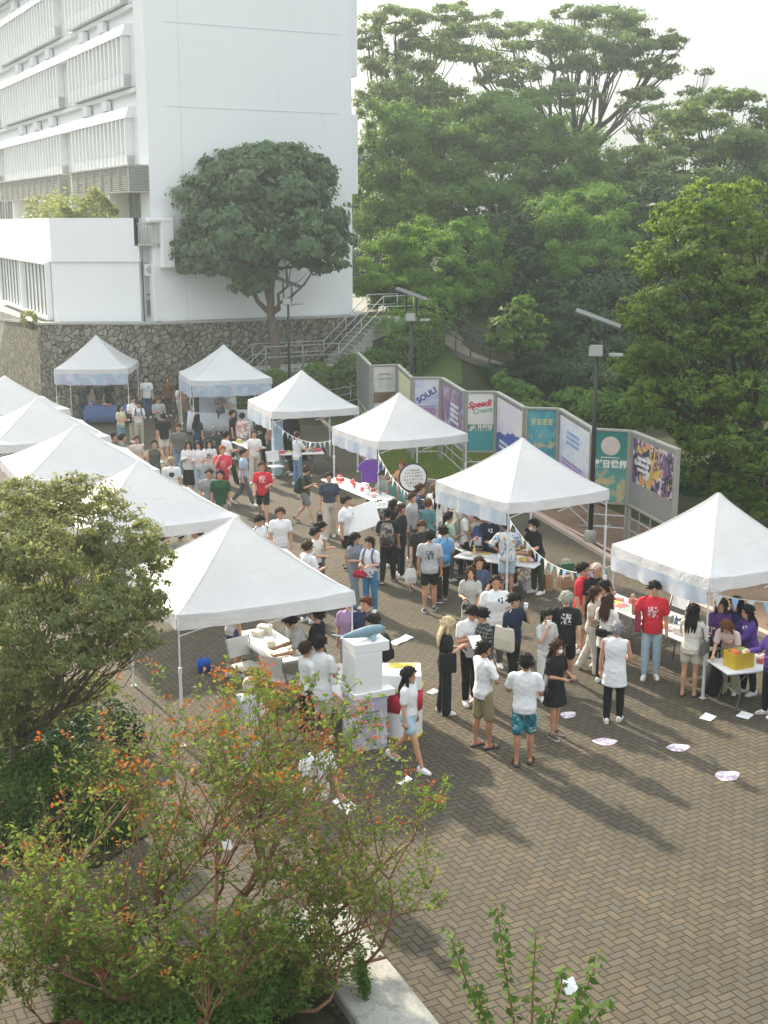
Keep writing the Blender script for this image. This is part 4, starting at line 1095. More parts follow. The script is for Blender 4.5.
def tree(name, label, base, clumps, lmat, leaf=.3, asp=.5, cov=2.2, bark=None, tr=.28, droop=.0, group=None, seed=1, fork=.45, tufts=26, tuft_r=.34, cat='tree', lean=(0, 0), twigs=0, flat_low=.55, clim=.3, fat=1.0):
    rng = np.random.default_rng(seed); rg = random.Random(seed)
    base = Vector(base); t = thing(name, label, cat, base, 0, group)
    V = []; cs = []
    for c in clumps:
        px, py, Y, rx, ry = c[:5]; p = atd(px, py, Y); sx, sz = rx * Y / CAM_F, ry * Y / CAM_F * fat; sy = c[5] if len(c) > 5 else sx * .9
        cs.append((p - base, (sx, sy, sz)))
        area = 4 * math.pi * ((sx * sy) ** 1.6 / 3 + (sx * sz) ** 1.6 / 3 + (sy * sz) ** 1.6 / 3) ** (1 / 1.6)
        n = int(min(cov * area / (.5 * leaf * leaf * asp), 16000))
        V.append(blob(rng, p - base, (sx, sy, sz), n, max(8, int(tufts * (c[6] if len(c) > 6 else 1))), leaf, asp, droop, tuft_r=tuft_r, flat_low=flat_low))
    quads_mesh('crown', np.concatenate(V), lmat, t)
    b = MB(); top = sum((c[0] for c in cs), Vector()) / len(cs); zl = min(c[0].z for c in cs); fk = Vector((top.x * .35 + lean[0], top.y * .35 + lean[1], max(top.z * fork, .8)))
    n = 6; trunk = [Vector((0, 0, -.3))] + [Vector((fk.x * q ** 1.3 + rg.uniform(-.12, .12), fk.y * q ** 1.3 + rg.uniform(-.12, .12), fk.z * q)) for q in [i / n for i in range(1, n + 1)]]
    rads = [tr * 1.35] + [tr * (1 - .4 * i / n) for i in range(1, n + 1)]
    b.tube(trunk, rads, n=10)
    for c, r in cs:
        st = trunk[-1 - rg.randrange(0, 3)]; r0 = tr * rg.uniform(.3, .5) * clim / .3
        path = []
        for i in range(7):
            q = i / 6; p = st.lerp(c, q); p.z += math.sin(q * math.pi) * -.06 * (c - st).length
            if 0 < i < 6: p += Vector((rg.uniform(-1, 1), rg.uniform(-1, 1), rg.uniform(-1, 1))) * .045 * (c - st).length
            path.append(p)
        b.tube(path, [r0 * (1 - .75 * i / 6) for i in range(7)], n=7)
        for k in range(5 + twigs):
            d = Vector((rg.gauss(0, 1), rg.gauss(0, 1), rg.gauss(.4, .8))).normalized(); e = c + Vector((d.x * r[0], d.y * r[1], d.z * r[2])) * rg.uniform(.6, 1.0)
            s0 = path[rg.randrange(3, 7)]; mid = s0.lerp(e, .5) + Vector((rg.uniform(-.1, .1), rg.uniform(-.1, .1), -.1)) * (e - s0).length
            b.tube([s0, mid, e], [r0 * .3, r0 * .2, r0 * .06], n=5)
    b.build('trunk', bark or M_BARK, t, True)
    return t
L_ROUND = leafmat('leaf_round_tree', (.075, .150, .070), (.125, .205, .095), (.15, .215, .11), .35)
L_EUC = leafmat('leaf_tall_tree', (.11, .18, .052), (.175, .24, .08), (.125, .185, .07), .42)
L_ACA = leafmat('leaf_feathery', (.10, .20, .045), (.165, .27, .065), (.085, .16, .042), .42)
L_ACAB = leafmat('leaf_bright', (.115, .245, .036), (.20, .33, .065), (.10, .195, .035), .45)
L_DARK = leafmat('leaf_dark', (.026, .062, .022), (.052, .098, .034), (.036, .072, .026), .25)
L_RIGHT = leafmat('leaf_yellow_green', (.105, .19, .032), (.21, .29, .055), (.075, .14, .03), .45)
L_BUSH = leafmat('leaf_bush', (.085, .17, .03), (.15, .24, .06), (.07, .125, .03), .4)
L_LEFT = leafmat('leaf_left_tree', (.165, .205, .075), (.27, .295, .125), (.19, .195, .09), .5)
L_FORE = leafmat('leaf_small_shrub', (.085, .165, .03), (.18, .25, .055), (.18, .19, .05), .45)
L_RED = leafmat('bud_red_orange', (.40, .10, .03), (.40, .20, .06), (.32, .20, .08), .35)
L_HEDGE = leafmat('leaf_hedge', (.055, .115, .025), (.11, .175, .042), (.045, .085, .02), .35)
L_TERR = leafmat('leaf_terrace', (.15, .22, .06), (.26, .30, .10), (.24, .24, .10), .45)
WOOD = 'trees of the wood behind the lawn'
def gz(px, Y, dz=0): 
    x = (px - 384) / CAM_F * Y; return (x, Y, terrain(x, Y) + dz)
# round-crowned tree before the building
tree('round_tree', 'round-crowned dark green tree standing before the white building wall', at(283, 372)if False else (-4.55, 53.4, 0.0), 
     [(265, 190, 53.4, 55, 42), (215, 205, 53.2, 38, 38), (318, 210, 53.6, 34, 42), (200, 245, 53, 27, 26), (240, 238, 51.8, 42, 34), (300, 240, 52.2, 38, 34), (335, 240, 53.6, 20, 24), (270, 165, 53.6, 42, 22), (262, 272, 53, 16, 16), (225, 175, 54.5, 30, 24), (300, 175, 55, 34, 24), (252, 215, 55.4, 60, 44), (215, 265, 52.6, 30, 18), (190, 265, 53, 16, 14), (250, 285, 52.6, 20, 14), (320, 262, 53, 26, 16)],
     L_ROUND, leaf=.30, asp=.5, cov=2.3, bark=M_BARK, tr=.24, droop=.4, seed=3, fork=.8, tufts=44, tuft_r=.24)
# tall airy trees at the back
tree('tall_tree', 'tallest airy tree, umbrella crowns high against the sky in the middle of the wood', gz(560, 84), [(470, 50, 84, 36, 20), (510, 75, 82, 32, 18), (545, 40, 84, 40, 22), (590, 60, 84, 44, 22), (625, 45, 83, 40, 18), (655, 70, 85, 30, 14), (560, 95, 82, 38, 16), (610, 20, 86, 38, 14), (500, 28, 88, 30, 14), (668, 42, 84, 22, 10), (575, 14, 86, 24, 9), (640, 95, 84, 24, 9)],
     L_EUC, leaf=.30, asp=.4, cov=1.15, bark=M_BARKD, tr=.5, seed=5, fork=.55, group=WOOD, tufts=22, tuft_r=.26, twigs=4, droop=.4, flat_low=.5)
tree('tall_tree', 'tall airy tree rising at the corner of the white building', gz(405, 80), [(395, 22, 80, 30, 16), (430, 40, 80, 34, 20), (385, 62, 80, 26, 18), (415, 85, 78, 36, 22), (452, 15, 82, 26, 12), (375, 105, 80, 22, 22), (440, 105, 80, 34, 20), (368, 40, 82, 16, 14)],
     L_EUC, leaf=.30, asp=.4, cov=1.3, bark=M_BARKD, tr=.42, seed=6, fork=.6, group=WOOD, tufts=22, tuft_r=.27, twigs=3, droop=.4)
tree('tall_tree', 'broken tall tree with mostly bare pale branches against the sky', gz(650, 78), [(655, 110, 78, 20, 7), (690, 92, 78, 14, 6), (640, 130, 78, 16, 8), (672, 128, 78, 16, 8), (705, 72, 79, 10, 5), (628, 105, 78, 12, 6)], L_EUC, leaf=.25, asp=.4, cov=.5, bark=M_BARKP, tr=.26, seed=8, fork=.62, group=WOOD, tufts=16, twigs=9, clim=.42)
tree('spreading_tree', 'spreading mid green tree behind the bright tree, crown against the sky', gz(700, 70), [(700, 115, 70, 40, 18), (735, 100, 71, 26, 14), (665, 150, 69, 36, 18), (725, 140, 68, 42, 18), (755, 150, 69, 30, 18), (690, 175, 67, 44, 20), (640, 160, 70, 28, 16), (780, 120, 70, 30, 20), (765, 185, 67, 34, 24), (650, 190, 66, 30, 20)],
     L_EUC, leaf=.27, asp=.42, cov=1.6, bark=M_BARKD, tr=.34, seed=9, group=WOOD, tufts=26, tuft_r=.27, twigs=3, droop=.2)
# middle wood
tree('feathery_tree', 'broad feathery mid green tree in the centre of the wood', gz(500, 72), [(470, 130, 72, 40, 26), (520, 140, 71, 48, 28), (560, 160, 71, 42, 28), (440, 155, 71, 34, 30), (500, 175, 70, 50, 30), (545, 195, 69, 44, 28), (455, 195, 69, 36, 28), (590, 175, 73, 28, 26), (510, 110, 74, 34, 18), (420, 180, 72, 26, 30)],
     L_ACA, leaf=.22, asp=.4, cov=2.0, bark=M_BARKD, tr=.4, seed=12, group=WOOD, tufts=30, tuft_r=.26, droop=.2, fat=1.25, flat_low=.85)
tree('feathery_tree', 'grey green tree filling the gap beside the white building', gz(385, 70), [(385, 130, 70, 28, 28), (400, 165, 69, 30, 32), (372, 175, 70, 20, 32), (410, 125, 72, 26, 22), (375, 215, 68, 22, 26), (405, 210, 68, 28, 26)],
     L_ACA, leaf=.22, asp=.4, cov=1.9, bark=M_BARKD, tr=.34, seed=13, group=WOOD, tufts=26, tuft_r=.27, droop=.2, fat=1.15, flat_low=.85)
tree('puffy_tree', 'rounded bright green tree with puffy clumps above the ramp', gz(415, 61), [(385, 255, 61, 28, 22), (420, 245, 60.5, 34, 22), (395, 285, 60, 34, 20), (440, 275, 59.6, 32, 24), (465, 250, 61, 28, 24), (455, 290, 59, 28, 20), (480, 285, 60, 22, 24), (400, 300, 60.4, 22, 12), (475, 235, 62, 22, 16), (430, 298, 59.2, 26, 16), (375, 290, 60, 22, 16), (498, 262, 60.5, 16, 26)],
     L_ACAB, leaf=.19, asp=.35, cov=2.4, bark=M_BARKD, tr=.22, seed=15, group=WOOD, tufts=30, tuft_r=.25, droop=.1, fat=1.15, flat_low=.9)
tree('puffy_tree', 'rounded bright green tree with domed crown in front of the dark wood', gz(595, 62), [(595, 215, 62, 42, 24), (570, 235, 61, 32, 26), (620, 240, 61, 34, 28), (600, 265, 60, 40, 24), (565, 270, 61, 28, 22), (635, 275, 61, 26, 22), (555, 215, 63, 26, 18)],
     L_ACAB, leaf=.20, asp=.35, cov=2.2, bark=M_BARKD, tr=.26, seed=16, group=WOOD, tufts=30, tuft_r=.25, droop=.1, fat=1.2, flat_low=.9)
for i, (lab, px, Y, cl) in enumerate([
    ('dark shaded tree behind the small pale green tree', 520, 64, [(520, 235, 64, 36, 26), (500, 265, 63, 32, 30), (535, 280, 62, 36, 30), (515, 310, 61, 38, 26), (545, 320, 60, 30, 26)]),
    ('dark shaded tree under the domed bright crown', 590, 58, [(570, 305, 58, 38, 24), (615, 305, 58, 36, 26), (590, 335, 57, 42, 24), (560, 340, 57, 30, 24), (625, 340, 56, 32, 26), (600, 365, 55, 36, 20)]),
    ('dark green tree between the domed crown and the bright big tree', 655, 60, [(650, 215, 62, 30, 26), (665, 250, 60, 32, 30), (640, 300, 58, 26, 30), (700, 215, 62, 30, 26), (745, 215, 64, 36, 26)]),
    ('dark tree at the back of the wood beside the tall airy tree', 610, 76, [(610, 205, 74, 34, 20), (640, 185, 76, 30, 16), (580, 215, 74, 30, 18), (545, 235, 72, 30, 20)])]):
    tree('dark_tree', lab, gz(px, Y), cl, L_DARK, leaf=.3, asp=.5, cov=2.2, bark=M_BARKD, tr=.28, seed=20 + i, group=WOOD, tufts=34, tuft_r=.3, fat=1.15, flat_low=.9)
tree('small_tree', 'small pale green broadleaf tree before the ramp railing', gz(513, 54), [(520, 308, 54, 16, 12), (508, 325, 53.6, 18, 12), (530, 322, 54, 17, 12), (515, 345, 53.4, 22, 13), (498, 340, 53.6, 13, 11), (535, 342, 53.6, 14, 11)],
     L_BUSH, leaf=.28, asp=.55, cov=1.5, bark=M_BARKD, tr=.09, seed=30, tufts=22, tuft_r=.3)
for i, (lab, px, Y, cl) in enumerate([
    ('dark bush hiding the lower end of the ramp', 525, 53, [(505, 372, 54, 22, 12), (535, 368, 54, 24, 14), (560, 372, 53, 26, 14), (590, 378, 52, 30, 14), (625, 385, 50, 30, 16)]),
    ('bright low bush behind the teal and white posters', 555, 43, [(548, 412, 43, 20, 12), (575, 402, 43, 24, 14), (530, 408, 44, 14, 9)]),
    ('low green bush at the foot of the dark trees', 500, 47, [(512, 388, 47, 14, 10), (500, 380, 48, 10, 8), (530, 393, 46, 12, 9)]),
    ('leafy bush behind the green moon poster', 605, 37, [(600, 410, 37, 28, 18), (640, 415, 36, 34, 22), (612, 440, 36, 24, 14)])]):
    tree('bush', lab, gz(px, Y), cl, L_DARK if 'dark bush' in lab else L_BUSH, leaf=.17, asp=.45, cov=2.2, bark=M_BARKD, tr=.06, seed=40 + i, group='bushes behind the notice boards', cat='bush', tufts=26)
# the big bright tree on the right
tree('leafy_tree', 'big yellow-green leafy tree behind the last notice board', (10.6, 32.5, terrain(10.6, 32.5)), [
    (715, 205, 34, 38, 26), (675, 225, 34, 30, 24), (750, 235, 33, 34, 30), (700, 255, 33, 44, 28), (655, 265, 33.4, 28, 26), (740, 285, 32.4, 40, 30), (690, 300, 32.6, 44, 28), (645, 315, 32.6, 30, 26), (720, 340, 32, 44, 28), (670, 350, 32, 40, 28),
    (760, 335, 31.6, 34, 34), (635, 365, 32.4, 26, 22), (700, 390, 31.6, 42, 28), (650, 395, 31.8, 30, 22), (750, 400, 31.2, 42, 32), (725, 440, 30.8, 36, 28), (765, 460, 30.6, 34, 32), (700, 440, 32, 28, 26), (780, 260, 33, 30, 40), (740, 195, 35, 26, 18), (690, 470, 31.5, 16, 26), (735, 490, 31, 30, 22), (770, 505, 30.8, 30, 20)],
    L_RIGHT, leaf=.14, asp=.42, cov=1.05, bark=M_BARKD, tr=.24, seed=50, fork=.4, tufts=80, tuft_r=.17, droop=.3, twigs=3)
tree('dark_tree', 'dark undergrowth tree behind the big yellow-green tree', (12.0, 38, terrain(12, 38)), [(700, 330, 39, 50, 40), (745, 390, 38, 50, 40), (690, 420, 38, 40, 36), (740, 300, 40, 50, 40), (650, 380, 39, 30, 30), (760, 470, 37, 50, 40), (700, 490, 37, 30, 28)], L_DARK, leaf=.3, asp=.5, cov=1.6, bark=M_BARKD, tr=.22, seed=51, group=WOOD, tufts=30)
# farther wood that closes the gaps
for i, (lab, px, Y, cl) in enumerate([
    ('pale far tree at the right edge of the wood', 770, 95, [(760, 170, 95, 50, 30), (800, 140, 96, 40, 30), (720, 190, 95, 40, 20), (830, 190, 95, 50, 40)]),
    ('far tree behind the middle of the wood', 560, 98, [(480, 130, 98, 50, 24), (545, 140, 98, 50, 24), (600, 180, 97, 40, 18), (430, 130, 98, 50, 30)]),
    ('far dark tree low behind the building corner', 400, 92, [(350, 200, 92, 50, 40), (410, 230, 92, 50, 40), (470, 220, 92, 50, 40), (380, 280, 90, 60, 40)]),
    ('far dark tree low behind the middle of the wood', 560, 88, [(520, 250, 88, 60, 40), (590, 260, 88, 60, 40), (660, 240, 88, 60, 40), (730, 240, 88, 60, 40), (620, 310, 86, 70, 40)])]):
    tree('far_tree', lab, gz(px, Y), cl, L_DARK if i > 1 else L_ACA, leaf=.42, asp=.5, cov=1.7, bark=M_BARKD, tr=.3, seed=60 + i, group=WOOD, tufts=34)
# hedges and low planting
def hedge(label, P, w, h, leafsize=.12, n=5000, mat=L_HEDGE, seed=1, name='hedge', wob=.14, core=1.0):
    """clipped hedge along a line: woody core and a skin of small leaves"""
    rng = np.random.default_rng(seed); o = thing(name, label, 'hedge', P[0], 0, 'hedges and low shrubs')
    P = [Vector(p) - Vector(P[0]) for p in P]; seg = [(b - a).length for a, b in zip(P[:-1], P[1:])]; tot = sum(seg)
    C = []; N = []
    for _ in range(n):
        q = rng.uniform(0, tot); i = 0
        while i < len(seg) - 1 and q > seg[i]: q -= seg[i]; i += 1
        a, b = P[i], P[i + 1]; d = (b - a).normalized(); nn = Vector((-d.y, d.x, 0)); p = a + (b - a) * (q / seg[i])
        a_ = rng.uniform(-.25, math.pi + .25); x, z = math.cos(a_), max(math.sin(a_), -.1); e = 1 / max(abs(x), abs(z)) ** .75
        lump = 1 + wob * math.sin(p.x * 3.1 + p.y * 2.2) * math.sin(p.y * 4.3 - p.x) + rng.normal(0, .06)
        s = nn * (x * e * w / 2 * lump); C.append((p.x + s.x, p.y + s.y, p.z + (.1 + z * e * (h - .1)) * lump if z > 0 else p.z + rng.uniform(0, .3) * h)); N.append((nn.x * x, nn.y * x, z + .3))
    quads_mesh('foliage', leaves(np.array(C), np.array(N), leafsize, rng, .5, 0, .6), mat, o)
    c = MB()
    rg_ = []
    for i, p in enumerate(P):
        d = (P[min(i + 1, len(P) - 1)] - P[max(i - 1, 0)]).normalized(); nn = Vector((-d.y, d.x, 0)) * w * .28 * core
        rg_.append([p - nn - Vector((0, 0, .2)), p + nn - Vector((0, 0, .2)), p + nn + Vector((0, 0, h * .5 * core)), p + nn * .6 + Vector((0, 0, h * .66 * core)), p - nn * .6 + Vector((0, 0, h * .66 * core)), p - nn + Vector((0, 0, h * .5 * core))])
    c.loft(rg_); c.build('woody_core', M_SOIL, o)
    return o
hedge('clipped green hedge below the stairs and beside the wire fence', [Vector((x, y, terrain(x, y))) for x, y in [(-6.2, 52.3), (-4.2, 52.4), (-2.4, 52.7), (-.8, 53.5), (.8, 54.6), (2.0, 56.2)]], 1.7, 1.45, .17, 12000, L_BUSH, 3)
hedge('rounded hedge climbing the bank beside the ramp', [Vector((x, y, terrain(x, y))) for x, y in [(-.6, 55.2), (1.2, 56.6), (2.4, 58.4), (2.7, 60.5)]], 2.2, 1.6, .18, 7000, L_ACAB, 4, wob=.2)
for lab, x0, y0, x1, y1, sd in (('yellow-green shrub along the wing roof parapet', -17.0, 62.5, -13.3, 54.6, 5), ('yellow-green shrub beside the balcony on the wing roof', -13.6, 53.9, -11.2, 53.8, 6)):
    hedge(lab, [Vector((x0, y0, 7.0)), Vector(((x0 + x1) / 2, (y0 + y1) / 2, 7.0)), Vector((x1, y1, 7.0))], 1.1, 1.65, .2, 2600, L_TERR, sd, 'terrace_shrub', .35, .3)
hedge('dark clipped hedge in the planting bed under the left tree', [Vector((-7.8, 14.9, .03)), Vector((-5.6, 14.9, .03)), Vector((-4.3, 15.1, .03)), Vector((-3.5, 15.6, .03))], 1.3, .95, .065, 18000, L_HEDGE, 7, core=.8)
hedge('low leafy shrub around the foot of the branching tree', [Vector((-2.9, 10.5, .03)), Vector((-2.2, 11.0, .03)), Vector((-1.5, 11.35, .03)), Vector((-.95, 11.25, .03)), Vector((-.62, 10.9, .03))], 1.45, .55, .06, 16000, L_BUSH, 8, 'low_shrub', .25, .45)
hedge('weedy low shrub along the top of the stone wall', [Vector((-15.4, 54.3, 3.7)), Vector((-14.9, 53.4, 3.7))], .5, .5, .14, 500, L_TERR, 9, 'low_shrub', .3, .4)
hedge('low shrub in shadow-dark leaf colour filling the bed behind the clipped hedge', [Vector((-8.2, 16.4, .03)), Vector((-6.2, 16.9, .03)), Vector((-4.6, 17.4, .03)), Vector((-3.9, 17.2, .03))], 1.8, .7, .075, 14000, L_DARK, 11, 'low_shrub', .25, .6)  # added dark leaves stand for the black shadow under the left tree
hedge('low shrub at the tent end of the planting bed', [Vector((-7.5, 18.6, .03)), Vector((-4.7, 18.7, .03))], 1.2, .75, .075, 7000, L_HEDGE, 12, 'low_shrub', .25, .6)
# left tree, small grey-green leaves
lt = tree('leafy_tree', 'wide small-leaved tree over the planting bed at the left edge', (-5.4, 16.3, .03), [
    (30, 510, 16.2, 52, 34), (80, 500, 16.4, 48, 28), (120, 540, 16, 44, 34), (60, 550, 15.4, 56, 38), (10, 560, 15.4, 44, 40), (130, 590, 15.6, 40, 30), (85, 610, 15, 50, 30), (30, 620, 15, 52, 36), (-40, 540, 16, 52, 50), (-40, 620, 15.4, 50, 40), (105, 650, 15.2, 34, 18), (160, 560, 16, 16, 20), (150, 610, 15.6, 22, 22), (40, 575, 17, 70, 50), (20, 670, 15, 46, 26), (75, 655, 14.8, 40, 22), (30, 690, 15.4, 40, 20), (-10, 715, 15.6, 40, 20), (45, 715, 16.2, 34, 18), (90, 690, 16.4, 30, 18), (15, 735, 16, 30, 14), (5, 650, 16.4, 50, 26), (-20, 690, 15, 40, 30), (115, 620, 15, 30, 24), (145, 640, 15.2, 22, 16)],
    L_LEFT, leaf=.068, asp=.42, cov=.95, bark=M_BARK, tr=.10, clim=.2, seed=70, fork=.42, tufts=80, tuft_r=.19, droop=.2, twigs=6)
# foreground tree: many reddish stems, small leaves, red and orange tips
def branching(name, label, base, seed, stems, env, lmat, redmat, leaf=.062, per_twig=7, cat='tree', r0=.038, nl=4):
    rng = np.random.default_rng(seed); rg = random.Random(seed); t = thing(name, label, cat, base, 0); b = MB(); LC = []; LN = []; RC = []; RNn = []
    c, er = env
    def inside(p): return sum(((p[i] - c[i]) / er[i]) ** 2 for i in range(3)) < 1.0
    def grow(p, d, L, r, lv):
        pts = [p]; n = 5; q = Vector(p); dd = Vector(d)
        for i in range(n):
            dd = (dd + Vector((rg.gauss(0, .16), rg.gauss(0, .16), rg.gauss(.03, .12)))).normalized(); q = q + dd * (L / n)
            if lv > 0 and not inside(q): 
                if i > 1: break
                dd = (dd * .7 + (Vector(c) - q).normalized() * .3).normalized()
            pts.append(Vector(q))
        n = len(pts) - 1
        if n < 2: return
        b.tube(pts, [max(r * (1 - .55 * i / n), .0022) for i in range(n + 1)], n=8 if lv < 2 else 5)
        if lv >= 2:
            for k in range(per_twig if lv >= nl - 1 else per_twig // 3):
                s = rg.random(); i = min(int(s * n), n - 1); pp = pts[i].lerp(pts[i + 1], s * n - i); o_ = Vector((rg.gauss(0, 1), rg.gauss(0, 1), rg.gauss(.3, .8))).normalized() * leaf * .7
                LC.append(pp + o_); LN.append((o_.x * 3, o_.y * 3, .9))
            e = pts[-1]
            hgt = (e.z - c[2]) / er[2]
            if redmat and lv >= nl - 1 and rg.random() < .035 + .26 * max(0, hgt):
                for k in range(rg.randrange(6, 15)): RC.append(e + Vector((rg.gauss(0, .04), rg.gauss(0, .04), rg.gauss(.02, .035)))); RNn.append((rg.gauss(0, 1), rg.gauss(0, 1), .8))
        if lv < nl:
            m = (4, 4, 3, 4, 0)[lv]
            for k in range(m):
                i = rg.randrange(min(2, n), n + 1); a = rg.uniform(0, 6.28); sp = rg.uniform(.5, 1.0)
                x = Vector((math.cos(a), math.sin(a), rg.uniform(-.15, .4)))
                grow(pts[i], (dd + x * sp).normalized(), L * rg.uniform(.55, .8), r * .52, lv + 1)
    for d, L in stems: grow(Vector((rg.uniform(-.12, .12), rg.uniform(-.12, .12), -.1)), Vector(d).normalized(), L, r0 * rg.uniform(.8, 1.15), 0)
    b.build('trunk', M_BARKR, t, True)
    quads_mesh('foliage', leaves(np.array(LC), np.array(LN), leaf, rng, .5, .15, .6), lmat, t)
    if RC: quads_mesh('buds', leaves(np.array(RC), np.array(RNn), leaf * .62, rng, .7, 0, .6), redmat, t)
    return t
branching('branching_tree', 'many-stemmed reddish tree with red and orange leaf tips in the foreground', (-1.95, 11.35, .03), 5,
          [((-.95, .15, .6), 1.9), ((-.5, .35, .85), 2.0), ((.1, .35, 1), 2.0), ((.6, .35, .8), 2.1), ((1, .2, .45), 2.0), ((-.9, -.25, .45), 1.6), ((.25, .7, .8), 2.1), ((.85, .55, .5), 2.0), ((-1, 0, .28), 1.5), ((.95, -.3, .3), 1.4), ((.05, -.5, .5), 1.2), ((-.4, -.45, .55), 1.3), ((.5, -.4, .5), 1.2)],
          ((0.0, .3, 1.75), (2.6, 1.6, 1.75)), L_FORE, L_RED)
# leafy sprigs of a young tree below the camera
def sprigs(label, base, tips, seed):
    rng = np.random.default_rng(seed); rg = random.Random(seed); base = Vector(base); t = thing('young_tree', label, 'tree', base, 0); b = MB(); C = []; N = []
    tips = [Vector(p) - base for p in tips]; cen = sum(tips, Vector()) / len(tips); fk = Vector((cen.x * .6, cen.y * .6, min(p.z for p in tips) - .55))
    b.tube([(0, 0, 0), fk * .5 + Vector((.03, .02, 0)), fk], [.03, .024, .018], n=8)
    for tp in tips:
        s0 = fk * rg.uniform(.86, 1.0); P_ = [s0, s0.lerp(tp, .35) + Vector((rg.uniform(-.04, .04), rg.uniform(-.04, .04), -.06)), s0.lerp(tp, .7) + Vector((0, 0, -.03)), tp]
        b.limb(P_, [.010, .008, .006, .003], n=6, sub=4)
        L = (tp - s0).length; nlf = int(L * 56)
        for k in range(nlf):
            q = .35 + .65 * (k / nlf); seg = min(int(q * 3), 2); p = P_[seg].lerp(P_[seg + 1], q * 3 - seg); a = k * 2.4
            if q < .6 and rg.random() < .4: continue
            o_ = Vector((math.cos(a), math.sin(a), .5)) * .036; C.append(p + o_); N.append((o_.x * 10, o_.y * 10, .8))
    b.build('trunk', M_BARKR, t, True)
    quads_mesh('foliage', leaves(np.array(C), np.array(N), .068, rng, .55, 0, .45, .06), L_HEDGE, t)
sprigs('leafy sprigs of a young tree reaching into the bottom edge', (.75, 6.3, 0), [atd(448, 930, 6.5), atd(497, 905, 6.7), atd(536, 930, 6.6), atd(475, 985, 6.3), atd(600, 955, 6.8), atd(565, 968, 6.5), atd(610, 1000, 6.3), atd(545, 1010, 6.2), atd(585, 1005, 6.1)], 3)

# ---------------------------------------------------------------- solar lamps
def lamp(label, x, y, h, rz=0.0, flag=True):
    z = terrain(x, y); t = thing('solar_lamp', label, 'street lamp', (x, y, z), R(rz), 'solar street lamps')
    MB().lathe([(.15, 0), (.15, .35), (.08, .4)], n=14).build('base', M_CONC, t, True)
    MB().lathe([(.06, .35), (.055, h * .5), (.045, h - .95)], n=14).build('pole', M_DARK, t, True)
    MB().bbox(-.2, .14, -.13, .13, h - 1.0, h - .74, .02).build('battery_box', M_GALV, t)
    b = MB()
    for sx in (-.19, .16):
        for sy in (-.1, .1): b.tube([(sx, sy, h - .85), (sx, sy, h - .12 - sx * .45)], .014, n=6)
        for k in range(3): b.tube([(sx, -.1, h - .72 + k * .16), (sx, .1, h - .6 + k * .16)], .01, n=5)
    b.tube([(.1, 0, h - 1.05), (.4, 0, h - .95)], .02, n=6); b.build('bracket', M_DARK, t, True)
    rings = []
    for i in range(15):
        q = i / 14; x_ = -.54 + 1.08 * q; zz = h + .10 - .38 * q + .0 * math.sin(q * 2 * math.pi); th = .018
        rings.append([(x_, -.36, zz - th - .015), (x_, .36, zz - th + .015), (x_, .36, zz + th + .015), (x_, -.36, zz + th - .015)])
    MB().loft(rings).build('solar_panel', plain('panel_grey', (.10, .105, .11), .6, 0, .1), t, False)
    hd = MB(); hd.bbox(.28, .62, -.08, .08, h - 1.0, h - .92, .02); hd.build('lamp_head', M_GALV, t)
    if flag:
        f = MB(); f.bbox(-.09, -.05, -.16, .16, h * .5, h * .5 + .1, .01); f.build('bracket', M_GALV, t)
    return t
lamp('tall solar street lamp beside the green moon poster', 5.19, 30.52, 5.75, -12)
lamp('solar street lamp behind the letter poster in the middle of the boards', .95, 43.09, 5.65, -10)
lamp('far solar street lamp beside the round-crowned tree', -3.95, 52.1, 5.4, -8)
lm = thing('street_lamp', 'dark lamp post at the left edge before the wing', 'street lamp', (-17.3, 55.2, 3.0), 0); MB().lathe([(.06, -3), (.05, 4.6)], n=12).build('pole', M_DARK, lm, True); MB().bbox(-.1, .5, -.1, .1, 4.6, 4.75, .03).build('lamp_head', M_DARK, lm)

# ---------------------------------------------------------------- notice boards
TOPZ, BOTZ = 2.85, .92
BP = [(358, 352), (371, 365), (398, 364), (412, 377), (442, 377), (465, 391), (497, 391), (525, 407), (560, 408), (593, 428), (632, 430), (679, 449)]
BW_ = [at(px, py, TOPZ) for px, py in BP]
M_FRAME = plain('board_frame', (.33, .33, .29), .7, .1, .25, 5); M_BACK = plain('board_back', (.20, .205, .20), .8, 0, .2, 3)
M_ZINC = plain('zinc_sheet', (.30, .30, .29), .55, .35, .2, 3)
def pmat(name, fn):
    m, nt, out = newmat(name); tc = texco(nt); x, y, z = sep(nt, tc)
    c = fn(nt, tc, x, z); principled(nt, out, c, .45, 0, spec=.35); return m
def P_plain(col): return lambda nt, tc, x, z: hsv(nt, col, v=(noise(nt, tc, 2.2, 3) - .5) * .2 + 1.0)
def P_photo(nt, tc, x, z):
    n = noise(nt, tc, 3.0, 4); c = mixc(nt, n.ramp(.4, .6), (.52, .55, .52), (.66, .66, .62)); c = mixc(nt, z.lt(.85) * z.gt(.45), c, (.20, .15, .12)); return mixc(nt, z.gt(1.5), c, (.66, .62, .58))
def P_soul(nt, tc, x, z):
    n = noise(nt, tc, 1.6, 3, .5, .8); c = mixc(nt, n.ramp(.35, .62), (.42, .52, .72), (.70, .70, .74)); return mixc(nt, (z + x * .25 + (n - .5) * .4).lt(.95), c, (.62, .46, .62))
def P_purple(nt, tc, x, z):
    n = noise(nt, tc, 1.3, 3, .6, 1.5); c = mixc(nt, n.ramp(.3, .6), (.42, .22, .22), (.14, .11, .27)); return mixc(nt, noise(nt, tc, 2.6, 2, .5, 1).ramp(.55, .66), c, (.40, .42, .58))
def P_pastel(nt, tc, x, z):
    n = noise(nt, tc, 1.4, 3, .6, 1.2); c = mixc(nt, n.ramp(.4, .6), (.62, .56, .68), (.70, .66, .62)); return mixc(nt, (z - x * .12 + (n - .5) * .3).lt(.55), c, (.06, .09, .38))
